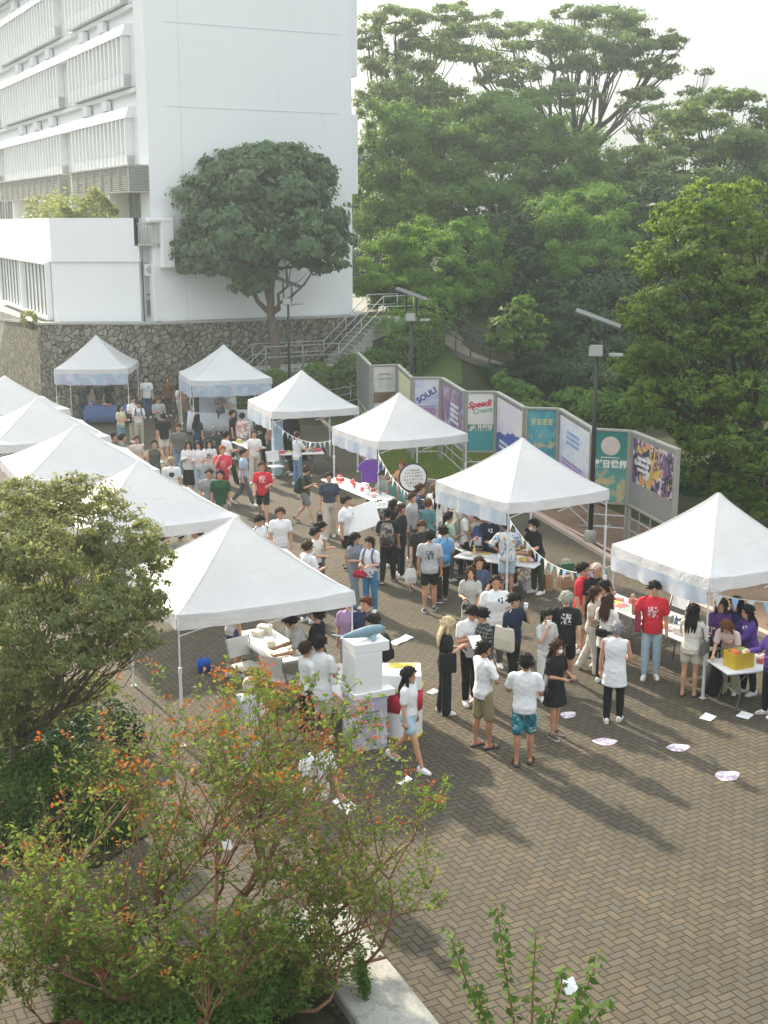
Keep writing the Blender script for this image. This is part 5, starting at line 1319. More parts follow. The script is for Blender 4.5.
def P_teal(nt, tc, x, z):
    n = noise(nt, tc, 2.4, 4, .6, .6); c = mixc(nt, n.ramp(.4, .6), (.05, .26, .34), (.10, .36, .38)); c = mixc(nt, noise(nt, tc, 3.3, 3).ramp(.54, .62) * z.lt(1.25), c, (.42, .40, .26)); return c
def P_event(nt, tc, x, z):
    n = noise(nt, tc, 3.0, 3, .6, .5); c = mixc(nt, n.ramp(.45, .6), (.66, .68, .72), (.54, .58, .68)); return mixc(nt, z.lt(.55), c, (.50, .46, .62))
def P_moon(nt, tc, x, z):
    n = noise(nt, tc, 2.6, 4, .6, .5); c = mixc(nt, z.ramp(.2, 1.7), (.12, .34, .32), (.02, .19, .17)); return mixc(nt, (n + (z - .5).abs() * -.45).ramp(.36, .5), c, (.50, .44, .24))
def P_game(nt, tc, x, z):
    n = noise(nt, tc, 2.6, 4, .7, 1.6); c = mixc(nt, n.ramp(.45, .52), (.035, .03, .045), (.16, .08, .2)); c = mixc(nt, noise(nt, tc, 5, 2, .5, .8).gt(.58), c, (.55, .56, .6)); c = mixc(nt, noise(nt, tc, 3.1, 2, .5, .8).gt(.62), c, (.55, .42, .08)); c = mixc(nt, noise(nt, tc, 2.7, 2, .5, .3).ramp(.6, .63) * x.gt(.5), c, (.6, .25, .12)); return c
def P_spring(nt, tc, x, z):
    n = noise(nt, tc, 9, 2); c = mixc(nt, z.lt(.62 ), (.70, .70, .66), (.06, .33, .33)); return mixc(nt, (z.lt(.82) * z.gt(.62)) * noise(nt, comb(nt, x * 16.0, 0.0, z * 3.0), 1.0, 2).gt(.5), c, (.05, .22, .14))
def P_blueyel(nt, tc, x, z): return mixc(nt, x.ramp(-1.0, 1.0), (.22, .30, .52), (.62, .62, .38))
BOARDS = [
    ('pale notice board seen edge-on at the far end of the row', P_plain((.58, .59, .58)), None), ('notice board with a grey photo poster of a ship wheel', P_photo, 'wheel'), ('blue and yellow poster board beside the ship wheel poster', P_blueyel, None),
    ('notice board with the SOUL letter poster', P_soul, 'soul'), ('dark purple and orange poster board beside the SOUL poster', P_purple, 'small'), ('white poster board with red and green script over a teal band', P_spring, 'script'),
    ('pastel pink poster board with a deep blue corner', P_pastel, None), ('teal poster board with a row of yellow characters', P_teal, 'chars'), ('white and lilac event poster board with blue marks', P_event, 'event'),
    ('green poster board with a pale moon and Chinese title', P_moon, 'moon'), ('wide zinc notice board with one dark game poster', P_game, 'game')]
M_NAVYT = plain('ink_navy', (.06, .10, .32), .6, 0, .05); M_REDT = plain('ink_red', (.52, .05, .06), .6, 0, .05); M_GREENT = plain('ink_green', (.16, .36, .20), .6, 0, .05); M_WHITET = plain('ink_white', (.78, .79, .76), .6, 0, .03); M_PURT = plain('ink_purple', (.28, .13, .38), .6, 0, .05); M_YELT = plain('ink_yellow', (.62, .55, .24), .6, 0, .05); M_GREYT = plain('ink_grey', (.22, .22, .22), .6, 0, .05)
def fake_lines(w0, z0, n, dz, wmax, seed, hgt=.03, yy=-.058):
    """unreadable small print: broken dashes in rows"""
    rg = random.Random(seed); mb = MB()
    for i in range(n):
        x = -wmax / 2 * rg.uniform(.8, 1); z = z0 - i * dz
        while x < wmax / 2 * rg.uniform(.75, 1):
            L = rg.uniform(.02, .07) * wmax; mb.box(w0 + x, w0 + x + L, yy, yy + .002, z - hgt / 2, z + hgt / 2); x += L + rg.uniform(.01, .03) * wmax
    return mb
for i, (lab, fn, extra) in enumerate(BOARDS):
    a = Vector((BW_[i].x, BW_[i].y, 0)); b = Vector((BW_[i + 1].x, BW_[i + 1].y, 0)); d = (b - a); L = d.length; d.normalize()
    a = a + d * .03; L -= .06; mid = a + d * L / 2; gz_ = terrain(mid.x, mid.y) * .0
    t = thing('notice_board', lab, 'notice board', (mid.x, mid.y, gz_), math.atan2(d.y, d.x), 'zigzag row of poster boards')
    h = L / 2; T_, B_ = TOPZ, BOTZ
    MB().box(-h + .05, h - .05, -.02, .03, B_ + .05, T_ - .05).build('panel', M_ZINC if extra == 'game' else M_BACK, t)
    f = MB(); f.bbox(-h, h, -.06, .07, T_ - .06, T_, .008); f.bbox(-h, h, -.06, .07, B_, B_ + .06, .008); f.bbox(-h, -h + .06, -.058, .068, B_ + .06, T_ - .06, .008); f.bbox(h - .06, h, -.058, .068, B_ + .06, T_ - .06, .008)
    f.build('frame', M_FRAME, t)
    for sx in (-1, 1):
        MB().bbox(sx * (h - .03) - .035, sx * (h - .03) + .035, -.03, .04, 0, B_, .006).build('leg', M_FRAME, t)
    br = MB(); br.tube([(-h + .05, 0, .3), (h - .05, 0, .3)], .02, n=6); br.tube([(-h + .05, 0, .62), (h - .05, 0, .62)], .02, n=6)
    if i % 2 == 0: br.tube([(0, 0, .3), (0, 0, B_)], .02, n=6); br.tube([(-h * .5, 0, .3), (-h * .5, .0, B_)], .018, n=6); br.tube([(h * .4, .0, .05), (h * .4, .9, .02)], .02, n=6); br.tube([(h * .4, 0, B_), (h * .4, .9, .02)], .02, n=6)
    br.build('brace', M_GALV, t)
    if i == 0:
        continue
    if extra == 'game': x0, x1, z0, z1 = -h * .88, h * .86, 1.58, 2.68
    elif i % 2 == 0: x0, x1, z0, z1 = -h + .14, h - .16, B_ + (.5 if extra == 'small' else .12), T_ - .16
    else: x0, x1, z0, z1 = -h + .07, h - .07, B_ + .07, T_ - .07
    pe = obj('poster', MB().box(0, x1 - x0, -.002, 0, 0, z1 - z0).mesh('poster', pmat('poster', fn)), t); pe.location = (x0, -.021, z0)
    PW, PH = x1 - x0, z1 - z0
    def sub(mb, name, m): return mb.build(name, m, pe)
    Mt = lambda x, z, rot=0.0, y=-.006: Matrix.Translation((x, y, z)) @ Matrix.Rotation(R(90), 4, 'X') @ Matrix.Rotation(R(rot), 4, 'Z')
    if extra == 'wheel':
        w = MB(); n = 24
        for r in (.16,): w.tube([(PW * .5 + r * math.cos(k * 2 * math.pi / n), -.01, .62 + r * math.sin(k * 2 * math.pi / n)) for k in range(n + 1)], .022, n=6)
        for k in range(8): w.tube([(PW * .5, -.01, .62), (PW * .5 + .21 * math.cos(k * math.pi / 4), -.01, .62 + .21 * math.sin(k * math.pi / 4))], .012, n=5)
        sub(w, 'wheel_picture', plain('ink_brown', (.26, .09, .07), .6)); sub(fake_lines(PW / 2, PH - .28, 2, .17, PW * .72, 3, .045, -.006), 'lettering', M_GREYT)
    elif extra == 'soul':
        text_mesh('SOUL?', .27, M_NAVYT, pe, Mt(PW * .5, PH - .55, 33), bold=.012); sub(fake_lines(PW * .5, .86, 7, .075, PW * .8, 5, .05, -.006), 'lettering', M_PURT)
    elif extra == 'script':
        text_mesh('Speedi', .27, M_REDT, pe, Mt(PW * .44, PH - .34, 8), bold=.012, shear=.3); text_mesh('Create', .22, M_GREENT, pe, Mt(PW * .56, PH - .54, 8), bold=.004, shear=.3)
        sub(fake_lines(PW * .5, PH - .98, 1, .1, PW * .85, 6, .02, -.006), 'lettering', M_GREYT); sub(fake_lines(PW * .5, PH - 1.12, 1, .1, PW * .7, 7, .035, -.006), 'lettering', M_GREYT)
    elif extra == 'chars':
        ch = MB(); rg = random.Random(4)
        for k in range(4):
            cx = PW * (.2 + .2 * k); cz = PH - .34
            for j in range(4): ch.box(cx - .065, cx + .065, -.006, -.004, cz - .07 + j * .046, cz - .05 + j * .046)
            ch.box(cx - .012, cx + .012, -.0085, -.0065, cz - .08, cz + .09)
        sub(ch, 'lettering', M_YELT)
    elif extra == 'event':
        sub(fake_lines(PW * .45, PH - .35, 3, .14, PW * .5, 8, .09, -.006), 'lettering', plain('ink_blue', (.20, .34, .62), .6)); sub(fake_lines(PW * .5, .5, 4, .1, PW * .85, 9, .06, -.006), 'lettering', M_PURT)
    elif extra == 'moon':
        mo = MB(); mo.lathe([(.24, 0), (.24, .003)], n=36); mm = sub(mo, 'moon_picture', plain('ink_moon', (.60, .52, .46), .6, 0, .2, 6)); mm.matrix_local = Mt(PW * .47, PH - .36)
        text_mesh('假日世界', .21, M_WHITET, pe, Mt(PW * .49, PH - .84), bold=.01); sub(fake_lines(PW * .5, PH - .66, 1, .1, PW * .7, 10, .025, -.006), 'lettering', M_WHITET)
    elif extra == 'small':
        sub(fake_lines(PW * .62, PH * .6, 4, .17, PW * .42, 11, .1, -.006), 'lettering', M_WHITET)
    elif extra == 'game':
        sub(fake_lines(PW * .28, PH * .6, 3, .14, PW * .34, 12, .08, -.006), 'lettering', M_WHITET); x_ = MB()
        for q in (-1, 1): x_.tube([(PW * .5 - .15 * q, -.008, PH * .5 - .36), (PW * .5 + .15 * q, -.008, PH * .5 + .36)], .035, n=6, flat=.1)
        sub(x_, 'cross_mark', plain('ink_gold', (.60, .45, .10), .6))
    elif i == 6:
        sub(fake_lines(PW * .3, PH * .22, 2, .16, PW * .4, 13, .09, -.006), 'lettering', M_WHITET)
# ---------------------------------------------------------------- tents
tF = tent('nearest canopy tent of the notice board row, yellow box on its table', at(709, 592, 1.9), 28, 2.6, banner=((3, .27, False),))
tE = tent('canopy tent in front of the green moon poster board', at(508, 514, 1.9), 31, 2.78, banner=((3, .3, False),))
tD = tent('canopy tent before the SOUL poster with purple shirt hanging inside', at(378, 450, 1.9), 28, 2.85, banner=((3, .3, False),))
tC = tent('canopy tent with a blue column flag at its leg', at(272, 419, 1.9), 21, 2.9, banner=((3, .4, False),))
tB = tent('canopy tent before the stairs with printed pink and blue fascia', at(192, 387, 2.05), 18, 3.0, 2.05, 3.4, banner=((3, .45, True), (0, .4, True)))
tA = tent('farthest canopy tent standing against the stone wall', (-11.5, 50.2), 3, 2.85, 2.15, 3.55, banner=((0, .42, True), (3, .4, True)), left_corner=1)
LROW = [((-2.45, 20.0), 'large front canopy tent nearest the branching tree'), ((-5.05, 25.3), 'canopy tent directly behind the large front tent'), ((-7.55, 30.3), 'canopy tent third from the front in the tree-side row'),
        ((-9.8, 35.1), 'canopy tent fourth from the front in the tree-side row'), ((-12.25, 40.3), 'canopy tent fifth from the front, peak at the picture edge'), ((-15.9, 46.2), 'last canopy tent of the tree-side row, barely in view')]
TL = [tent(lab, c, 26 + (0, 2, -1, 1, 3, 0)[i], (2.95, 3.15, 3.25, 3.25, 3.25, 3.2)[i], 1.9, (3.2, 3.15, 3.1, 3.1, 3.1, 3.1)[i], left_corner=1) for i, (c, lab) in enumerate(LROW)]
def up(v, z): return Vector((v.x, v.y, z))
bunting('flag string from the blue column flag tent to the SOUL poster tent', up(tent_corner(tC, 0), 1.86), up(tent_corner(tD, 3), 1.75), .32, 13)
bunting('flag string from the purple shirt tent towards the round sign', up(tent_corner(tD, 0), 1.8), up(tent_corner(tE, 3), 1.7), .42, 15)
bunting('flag string between the moon poster tent and the nearest right tent', up(tent_corner(tE, 0), 1.85), up(tent_corner(tF, 3), 1.72), .55, 16)
bunting('flag string sloping out of the picture from the nearest right tent', up(tent_corner(tF, 0), 1.88), up(tent_corner(tF, 1), 1.45) + Vector((.3, -.1, 0)), .12, 8, (.17, .22))

# ---------------------------------------------------------------- stall furniture
tab = {}
def tpix(label, A, B, Wd=.72, h=.74, **k):
    """table whose long near edge runs between two pixels at top height"""
    a, b = at(*A, h), at(*B, h); d = (b - a); L = d.length; d.normalize(); n = Vector((-d.y, d.x, 0))
    if k.pop('flip', False): n = -n
    m = (a + b) / 2 + n * (Wd / 2); return table(label, (m.x, m.y, 0), math.degrees(math.atan2(d.y, d.x)), L, Wd, h, **k)
t1 = table('folding table with white papers behind the man in red and blue jeans', (4.62, 23.1, 0), 118, 1.75, .7); clutter(t1, 13, 1, 'goods on the far table of the right tent', tname='the paper-strewn table behind the red shirt man')
t2 = table('folding table heaped with small goods under the nearest right tent', (5.42, 21.35, 0), 118, 1.75, .72); clutter(t2, 17, 2, 'goods on the middle table of the right tent', tname='the heaped table under the nearest right tent')
t3 = table('folding table with the yellow box by the tent leg', (6.35, 19.85, 0), 14, 1.7, .72); clutter(t3, 6, 3, 'goods on the yellow box table', tname='the table with the yellow box', L=1.0)
yb = thing('yellow_box', 'open yellow box full of small goods on the table by the tent leg', 'box', on_table(t3, -.5, -.08), t3.rotation_euler.z + .2)
bx = MB(); bx.box(-.2, .2, -.15, -.135, 0, .26); bx.box(-.2, .2, .135, .15, 0, .26); bx.box(-.2, -.185, -.134, .134, 0, .26); bx.box(.185, .2, -.134, .134, 0, .26); bx.box(-.184, .184, -.134, .134, .01, .02); bx.build('box_body', plain('yellow_box', (.62, .42, .03), .55, 0, .1), yb)
for k, (x, y, c) in enumerate(((-.09, .0, (.62, .14, .04)), (.06, .05, (.2, .3, .08)), (.1, -.05, (.7, .65, .5)))):
    MB().ell((x, y, .23), (.09, .08, .07), 12, 8).build('contents', plain('goods_colour', c, .6), yb, True)
wbk = thing('white_tub', 'white plastic tub at the end of the yellow box table', 'tub', on_table(t3, .55, -.1), 0); MB().lathe([(.1, 0), (.12, .16), (.125, .165), (.11, .16)], n=18).build('tub_body', M_TABLE, wbk, True); MB().lathe([(.128, .15), (.128, .17)], n=18).build('rim', M_WHITE_METAL, wbk, True)
bs = thing('black_stand_bag', 'black bag leaning at the foot of the nearest right tent leg', 'bag', at(712, 694), .4); MB().loft([[(-.1, -.12, 0), (.12, -.12, 0), (.12, .12, 0), (-.1, .12, 0)], [(-.1, -.13, .3), (.12, -.13, .3), (.12, .13, .3), (-.1, .13, .3)], [(-.05, -.08, .52), (.07, -.08, .52), (.07, .08, .52), (-.05, .08, .52)]]).build('bag_body', cloth((.02, .022, .025)), bs, True); MB().tube([(0, -.08, .5), (0, -.05, .6), (0, .05, .6), (0, .08, .5)], .012, n=6).build('handle', M_BLACK, bs, True)
m1 = table('long white-topped table crowded by visitors under the moon poster tent', (2.55, 26.55, 0), -28, 1.9, .75); clutter(m1, 15, 4, 'goods on the moon poster tent table', tname='the crowded table under the moon poster tent')
m2 = table('second white table behind the crowd under the moon poster tent', (1.75, 27.9, 0), 118, 1.8, .7); clutter(m2, 8, 5, 'goods on the second moon tent table', tname='the table behind the crowd under the moon poster tent')
for lab, p, c, s_ in (('white plastic carrier bag on the ground beneath the crowded table', at(528, 590), (.75, .76, .76), (.16, .3)), ('brown paper bag on the ground beside the seller in black', at(547, 590), (.34, .18, .08), (.17, .36)), ('brown cardboard carton on the ground behind the brown bag', at(566, 587), (.30, .16, .08), (.34, .26)), ('dark green crate standing on the ground behind the carton', at(566, 574), (.03, .10, .05), (.36, .26))):
    o = thing('carrier_bag' if 'bag' in lab else 'crate', lab, 'bag' if 'bag' in lab else 'crate', p, R(20)); w, hh = s_
    MB().loft([[(-w / 2, -.1, 0), (w / 2, -.1, 0), (w / 2, .1, 0), (-w / 2, .1, 0)], [(-w / 2 * 1.03, -.1, hh * .6), (w / 2 * 1.03, -.1, hh * .6), (w / 2 * 1.03, .1, hh * .6), (-w / 2 * 1.03, .1, hh * .6)], [(-w / 2 * .98, -.07, hh), (w / 2 * .98, -.07, hh), (w / 2 * .98, .07, hh), (-w / 2 * .98, .07, hh)]]).build('body', plain('bag_paper', c, .8, 0, .15), o)
    hd = MB()
    for sy in (-.05, .05): hd.tube([(-w * .22, sy, hh - .01), (-w * .18, sy, hh + .09), (w * .18, sy, hh + .09), (w * .22, sy, hh - .01)], .007, n=5)
    hd.build('handle', M_CORD, o, True)
pp = thing('long_pole', 'pinkish pole lying on the terrace behind the moon poster tent', 'pole', (4.2, 34.2, .04), 0); MB().tube([(0, 0, .02), (1.6, -5.2, .02)], .035, n=8).build('shaft', plain('pole_pink', (.55, .36, .32), .5), pp, True); MB().tube([(-.02, .07, .02), (0, 0, .02)], .042, n=8).build('end_cap', M_WHITE_METAL, pp, True)
d1 = table('long white table with flyers under the purple shirt tent', (-.75, 34.0, 0), 118, 3.2, .72); clutter(d1, 20, 6, 'flyers on the purple shirt tent table', cols=[(.8, .8, .79), (.8, .8, .8), (.72, .4, .45), (.6, .12, .12)], L=3.1, tname='the flyer table under the purple shirt tent')
d2 = table('short white table end with books under the purple shirt tent', (.02, 31.9, 0), 15, 1.0, .65); clutter(d2, 4, 7, 'books on the short table', L=.9, tname='the short table below the purple shirt')
c1 = table('white folding table with lunch boxes under the blue column flag tent', (-2.75, 39.6, 0), 10, 1.6, .7); clutter(c1, 9, 8, 'boxes on the blue flag tent table', tname='the table under the blue column flag tent')
c2 = table('narrow white table on the aisle side of the blue flag tent', (-4.5, 41.0, 0), 118, 1.6, .6); clutter(c2, 6, 9, 'goods on the aisle side table', tname='the aisle side table of the blue flag tent')
b1 = table('the counter under the printed fascia tent', (-6.35, 47.9, 0), 8, 2.4, .8, .82, clothmat=cloth((.66, .70, .74))); clutter(b1, 15, 10, 'bottles on the draped counter', cols=[(.10, .08, .07), (.8, .8, .79), (.3, .32, .35), (.4, .22, .12)], L=2.3, tname='the draped counter')
a1 = table('small table in the farthest tent', (-11.2, 50.1, 0), 3, 1.6, .6, clothmat=cloth((.10, .16, .34))); clutter(a1, 5, 11, 'goods in the farthest tent', tname='the table in the farthest tent')
l1 = table('white folding table under the large front tent', (-1.95, 20.75, 0), 120, 1.9, .75); clutter(l1, 10, 12, 'papers on the front tent table', cols=[(.8, .8, .79), (.8, .8, .8), (.75, .72, .6)], tname='the table under the large front tent')
l2 = table('white folding table beside the whale booth', (-.62, 18.9, 0), 118, 1.7, .7); clutter(l2, 8, 13, 'things on the table by the whale booth', cols=[(.8, .8, .79), (.6, .06, .10), (.8, .8, .8)], tname='the table beside the whale booth')
l3 = table('white table under the second tree-side tent', (-4.3, 25.2, 0), 118, 1.8, .7)
for lab, p, r in (('white folding chair beneath the front tent beside the tables', at(247, 690), 40), ('white folding chair turned away behind the branching tree', at(280, 702), 150), ('white folding chair behind the heaped table under the nearest tent', (5.6, 23.3, 0), -60), ('white folding chair under the flag table of the blue column tent', (-3.4, 38.7, 0), 30)): chair(lab, p, r)
chair('dark green folding chair beside the lawn under the blue column tent', (-1.75, 40.3, 0), 110, (.06, .10, .03))
chair('turquoise folding chair behind the round sign', (.75, 33.1, 0), 60, (.12, .40, .36)); chair('turquoise folding chair beside the seated grey shirt', (.1, 33.3, 0), 100, (.12, .40, .36))
bc = thing('blue_bag', 'blue carrier bag hanging at the rear leg of the large front tent', 'bag', at(204, 672), .5); MB().loft([[(-.16, -.08, 0), (.16, -.08, 0), (.16, .08, 0), (-.16, .08, 0)], [(-.2, -.1, .25), (.2, -.1, .25), (.2, .1, .25), (-.2, .1, .25)], [(-.18, -.05, .42), (.18, -.05, .42), (.18, .05, .42), (-.18, .05, .42)]]).build('bag_body', cloth((.03, .12, .5)), bc, True); MB().tube([(-.1, 0, .4), (-.05, 0, .55), (.05, 0, .55), (.1, 0, .4)], .012, n=6).build('handle', cloth((.03, .12, .5)), bc, True); bc.scale = (.6, .6, .6)

# banner stands, easel, round sign, hanging shirt, booth, drum
def rollup(label, p, rz, w, h, mat):
    t = thing('banner_stand', label, 'banner stand', p, rz); MB().bbox(-w / 2 - .03, w / 2 + .03, -.1, .1, 0, .08, .015).build('base', M_GALV, t)
    rings = []
    for i in range(13): q = i / 12; rings.append([(-w / 2, .004 + .02 * math.sin(q * 3.1), .08 + q * (h - .08)), (w / 2, .004 + .02 * math.sin(q * 3.1), .08 + q * (h - .08)), (w / 2, -.004 + .02 * math.sin(q * 3.1), .08 + q * (h - .08)), (-w / 2, -.004 + .02 * math.sin(q * 3.1), .08 + q * (h - .08))])
    MB().loft(rings).build('banner', mat, t); MB().bbox(-w / 2 - .01, w / 2 + .01, -.015, .015, h, h + .03, .005).build('top_bar', M_GALV, t); MB().tube([(0, .03, .05), (0, .03, h)], .012, n=6).build('pole', M_GALV, t, True); return t
rollup('tall white banner stand before the draped counter', at(209, 434), .25, .68, 1.95, bannermat('stand_white', (.72, .74, .78), (.66, .70, .80), (.74, .72, .78)))
rollup('narrow blue column banner at the leg of its tent', at(278, 476), R(30), .42, 1.75, bannermat('stand_blue', (.38, .52, .62), (.46, .60, .70), (.30, .44, .58)))
ea = thing('easel_sign', 'wooden easel sign beside the printed fascia tent', 'sign', at(187, 424), R(60)); e_ = MB()
for x in (-.25, .25): e_.tube([(x, -.05, 0), (x * .35, .1, 1.55)], .022, n=6)
e_.tube([(0, .55, 0), (0, .1, 1.5)], .02, n=6); e_.tube([(-.24, -.04, .5), (.24, -.04, .5)], .02, n=6); e_.build('frame', plain('easel_wood', (.26, .15, .08), .6), ea, True); MB().bbox(-.27, .27, -.02, .005, .52, 1.35, .006, M=Matrix.Rotation(R(-6), 4, 'X')).build('board', plain('easel_board', (.30, .20, .13), .7), ea)
rs_ = at(413, 469, 1.55); sg = thing('round_sign', 'round white sign with dark rim and handwritten lines above the crowd', 'sign', (rs_.x, rs_.y, 0), R(14))
MB().tube([(0, .03, 0), (0, .03, 1.3)], .02, n=8).build('pole', M_GALV, sg, True)
di = MB(); di.lathe([(.37, 0), (.40, .012), (.37, .03)], n=40); dd = di.build('rim', M_DARK, sg); dd.matrix_local = Matrix.Translation((0, .02, 1.32)) @ Matrix.Rotation(R(90), 4, 'X')
d2_ = MB(); d2_.lathe([(.355, 0), (.355, .004)], n=40); dd = d2_.build('disc', plain('sign_white', (.78, .79, .78), .5), sg); dd.matrix_local = Matrix.Translation((0, -.011, 1.32)) @ Matrix.Rotation(R(90), 4, 'X')
lt_ = MB(); rg = random.Random(5)
for i, (z, w) in enumerate(((1.52, .30), (1.45, .42), (1.36, .5), (1.27, .5), (1.18, .42), (1.10, .26))):
    x = -w / 2
    while x < w / 2:
        L = rg.uniform(.015, .035); lt_.box(x, x + .011, -.0185, -.0165, z - .028, z + .028); lt_.box(x + .011, x + L, -.0185, -.0165, z + rg.choice((-.028, 0, .018)), z + rg.choice((-.018, .01, .028)) + .006); x += L + .022
lt_.build('lettering', M_GREYT, sg)
hs = at(370, 455, 1.75); hg = thing('hanging_shirt', 'purple t-shirt hanging on a hanger under the tent eave', 'shirt', (hs.x, hs.y, 1.62), R(10))
sh_ = MB(); sh_.loft([[(-.24, -.03, -.62), (.24, -.03, -.62), (.24, .03, -.62), (-.24, .03, -.62)], [(-.23, -.035, -.3), (.23, -.035, -.3), (.23, .035, -.3), (-.23, .035, -.3)], [(-.24, -.03, -.08), (.24, -.03, -.08), (.24, .03, -.08), (-.24, .03, -.08)], [(-.10, -.02, 0), (.10, -.02, 0), (.10, .02, 0), (-.10, .02, 0)]])
for sx in (-1, 1): sh_.loft([[(sx * .21, -.028, -.05), (sx * .20, -.028, -.22), (sx * .20, .028, -.22), (sx * .21, .028, -.05)], [(sx * .36, -.02, -.22), (sx * .29, -.02, -.31), (sx * .29, .02, -.31), (sx * .36, .02, -.22)]])
sh_.build('shirt', cloth((.16, .06, .34), 'frontsmall'), hg); MB().tube([(-.18, 0, -.02), (0, 0, .05), (.18, 0, -.02)], .008, n=6).tube([(0, 0, .05), (0, 0, .12), (.03, 0, .15), (.03, 0, .2)], .005, n=6).build('hanger', M_GALV, hg, True)
# booth of stacked card boxes with a whale on top
BOOTH = Vector((-.30, 18.15, 0)); bo = thing('card_booth', 'stepped white and lilac cardboard booth with a whale model on top', 'booth', BOOTH, R(26))
lil = mixm = None
def lilac():
    m, nt, out = newmat('lilac_print'); tc = texco(nt); x, y, z = sep(nt, tc); n = noise(nt, tc, 2.0, 3, .5, 1.2)
    c = mixc(nt, n.ramp(.4, .6), (.44, .43, .56), (.56, .55, .66)); c = mixc(nt, noise(nt, tc, 5, 2, .5, 1.5).ramp(.58, .6), c, (.66, .65, .73)); principled(nt, out, c, .6); return m
M_LIL = lilac()
MB().bbox(-.27, .27, -.25, .25, 0, .84, .008).build('lower_box', M_LIL, bo); MB().bbox(-.29, .40, -.27, .26, .842, .95, .008).build('ledge', M_PAPER, bo); MB().bbox(-.26, .20, -.22, .25, .952, 1.56, .008).build('upper_box', M_PAPER, bo); MB().bbox(-.26, .32, -.22, .25, 1.562, 1.72, .008).build('top_box', M_PAPER, bo)
fl_ = fake_lines(0, .62, 4, .055, .36, 21, .03, -.254); fl_.build('lettering', plain('ink_dark_lilac', (.22, .2, .34), .6), bo)
ar = MB(); 
for r in (.1, .14): ar.tube([(-.276, .02 + r * math.cos(a), .4 + r * math.sin(a)) for a in [k * math.pi / 10 for k in range(21)]], .01, n=5)
ar.build('swirl_print', M_PAPER, bo)
wh = thing('whale_model', 'grey-blue whale model lying on top of the card booth', 'model whale', BOOTH + Vector((0.0, 0, 1.722)), R(34)); w_ = MB()
prof = [(-.40, .012, .06), (-.34, .03, .055), (-.2, .06, .05), (0, .085, .055), (.16, .09, .06), (.3, .07, .055), (.38, .02, .05)]
w_.loft([[(x, math.cos(a) * r * .9, .09 + z * .3 + math.sin(a) * r) for a in [k * math.pi / 6 for k in range(12)]] for x, r, z in prof]); M_WH = plain('whale_blue', (.17, .27, .32), .45, 0, .15, 8); w_.build('body', M_WH, wh, True)
for sy in (-1, 1):
    MB().loft([[(-.42, 0, .11), (-.38, 0, .11), (-.38, 0, .12), (-.42, 0, .12)], [(-.52, sy * .13, .12), (-.46, sy * .13, .12), (-.46, sy * .13, .128), (-.52, sy * .13, .128)]]).build('fluke', M_WH, wh)
    MB().loft([[(.1, sy * .07, .06), (.2, sy * .07, .06), (.2, sy * .07, .08), (.1, sy * .07, .08)], [(.0, sy * .2, .02), (.06, sy * .2, .02), (.06, sy * .2, .03), (.0, sy * .2, .03)]]).build('flipper', M_WH, wh)
dr = thing('round_card_drum', 'red and white paper drum with yellow rim beside the whale booth', 'drum', at(402, 741) + Vector((0, .3, 0)), 0)
MB().lathe([(.33, 0), (.335, .03), (.335, .06)], n=28).build('base', plain('drum_yellow', (.62, .50, .06), .6), dr, True); MB().lathe([(.325, .06), (.325, .46)], n=28, cap=False).build('lower_band', M_PAPER, dr, True); MB().lathe([(.33, .46), (.33, .80)], n=28).build('red_band', plain('drum_red', (.55, .02, .05), .6, 0, .12), dr, True); MB().lathe([(.34, .80), (.345, .84)], n=28).build('rim', plain('drum_yellow', (.62, .50, .06), .6), dr, True)
MB().bbox(-.32, .3, -.3, .3, .845, 1.08, .01).build('top_box', M_PAPER, dr); yt = MB(); yt.box(-.2, .2, .04, .26, 1.083, 1.088); yt.build('yellow_patch', plain('drum_yellow', (.62, .50, .06), .6), dr)
# stickers and papers lying on the paving
def stickermat():
    m, nt, out = newmat('floor_sticker'); tc = texco(nt); n = noise(nt, tc, 7, 3, .6, .6); c = mixc(nt, n.ramp(.46, .56), (.66, .62, .66), (.42, .30, .40)); principled(nt, out, c, .6); return m
M_STICK = stickermat()
for i, (px, py, s, lab) in enumerate([(605, 742, .19, 'oval pink-white sticker on the paving behind the sleeveless man'), (678, 748, .19, 'oval sticker on the paving between the two other ovals'), (727, 776, .21, 'oval sticker on the paving nearest the picture edge'), (568, 715, .16, 'oval sticker on the paving beside the masked girl')]):
    rg = random.Random(i); mb = MB(); ring = [(s * (1 + .14 * math.sin(3 * a + i)) * math.cos(a), s * .72 * (1 + .1 * math.cos(4 * a)) * math.sin(a)) for a in [k * 2 * math.pi / 22 for k in range(22)]]
    mb.prism(ring, 0, .003); o = mb.build('floor_sticker', M_STICK); o.location = at(px, py) + Vector((0, 0, .004)); o.rotation_euler.z = .3 * i; tag(o, lab, 'floor sticker', 'stickers on the paving')
for px, py, w, d, lab in [(708, 718, .12, .2, 'white rectangular sticker on the paving near the tent leg'), (745, 716, .12, .22, 'white rectangular sticker on the paving before the yellow box table'), (401, 641, .28, .2, 'white sheet lying on the paving behind the black backpack'), (433, 692, .1, .14, 'small white scrap on the paving behind the blonde woman'), (405, 782, .12, .1, 'faint white scrap beside the walking girl')]:
    mb = MB(); 
    rg = random.Random(lab); k1, k2 = rg.uniform(.0, .02), rg.uniform(.0, .035)
    top_ = [[(-w + 2 * w * i / 6, (-.5 + j / 4) * d, .004 + k1 * abs(math.sin(i * .9)) + k2 * (i / 6) ** 3 * (j / 4)) for i in range(7)] for j in range(5)]
    for j in range(4):
        for i in range(6): mb.quad(top_[j][i], top_[j][i + 1], top_[j + 1][i + 1], top_[j + 1][i])
    o = mb.build('paper_scrap', M_PAPER); o.location = at(px, py) + Vector((0, 0, .004)); o.rotation_euler.z = AX + .4; tag(o, lab, 'paper', 'papers on the paving')
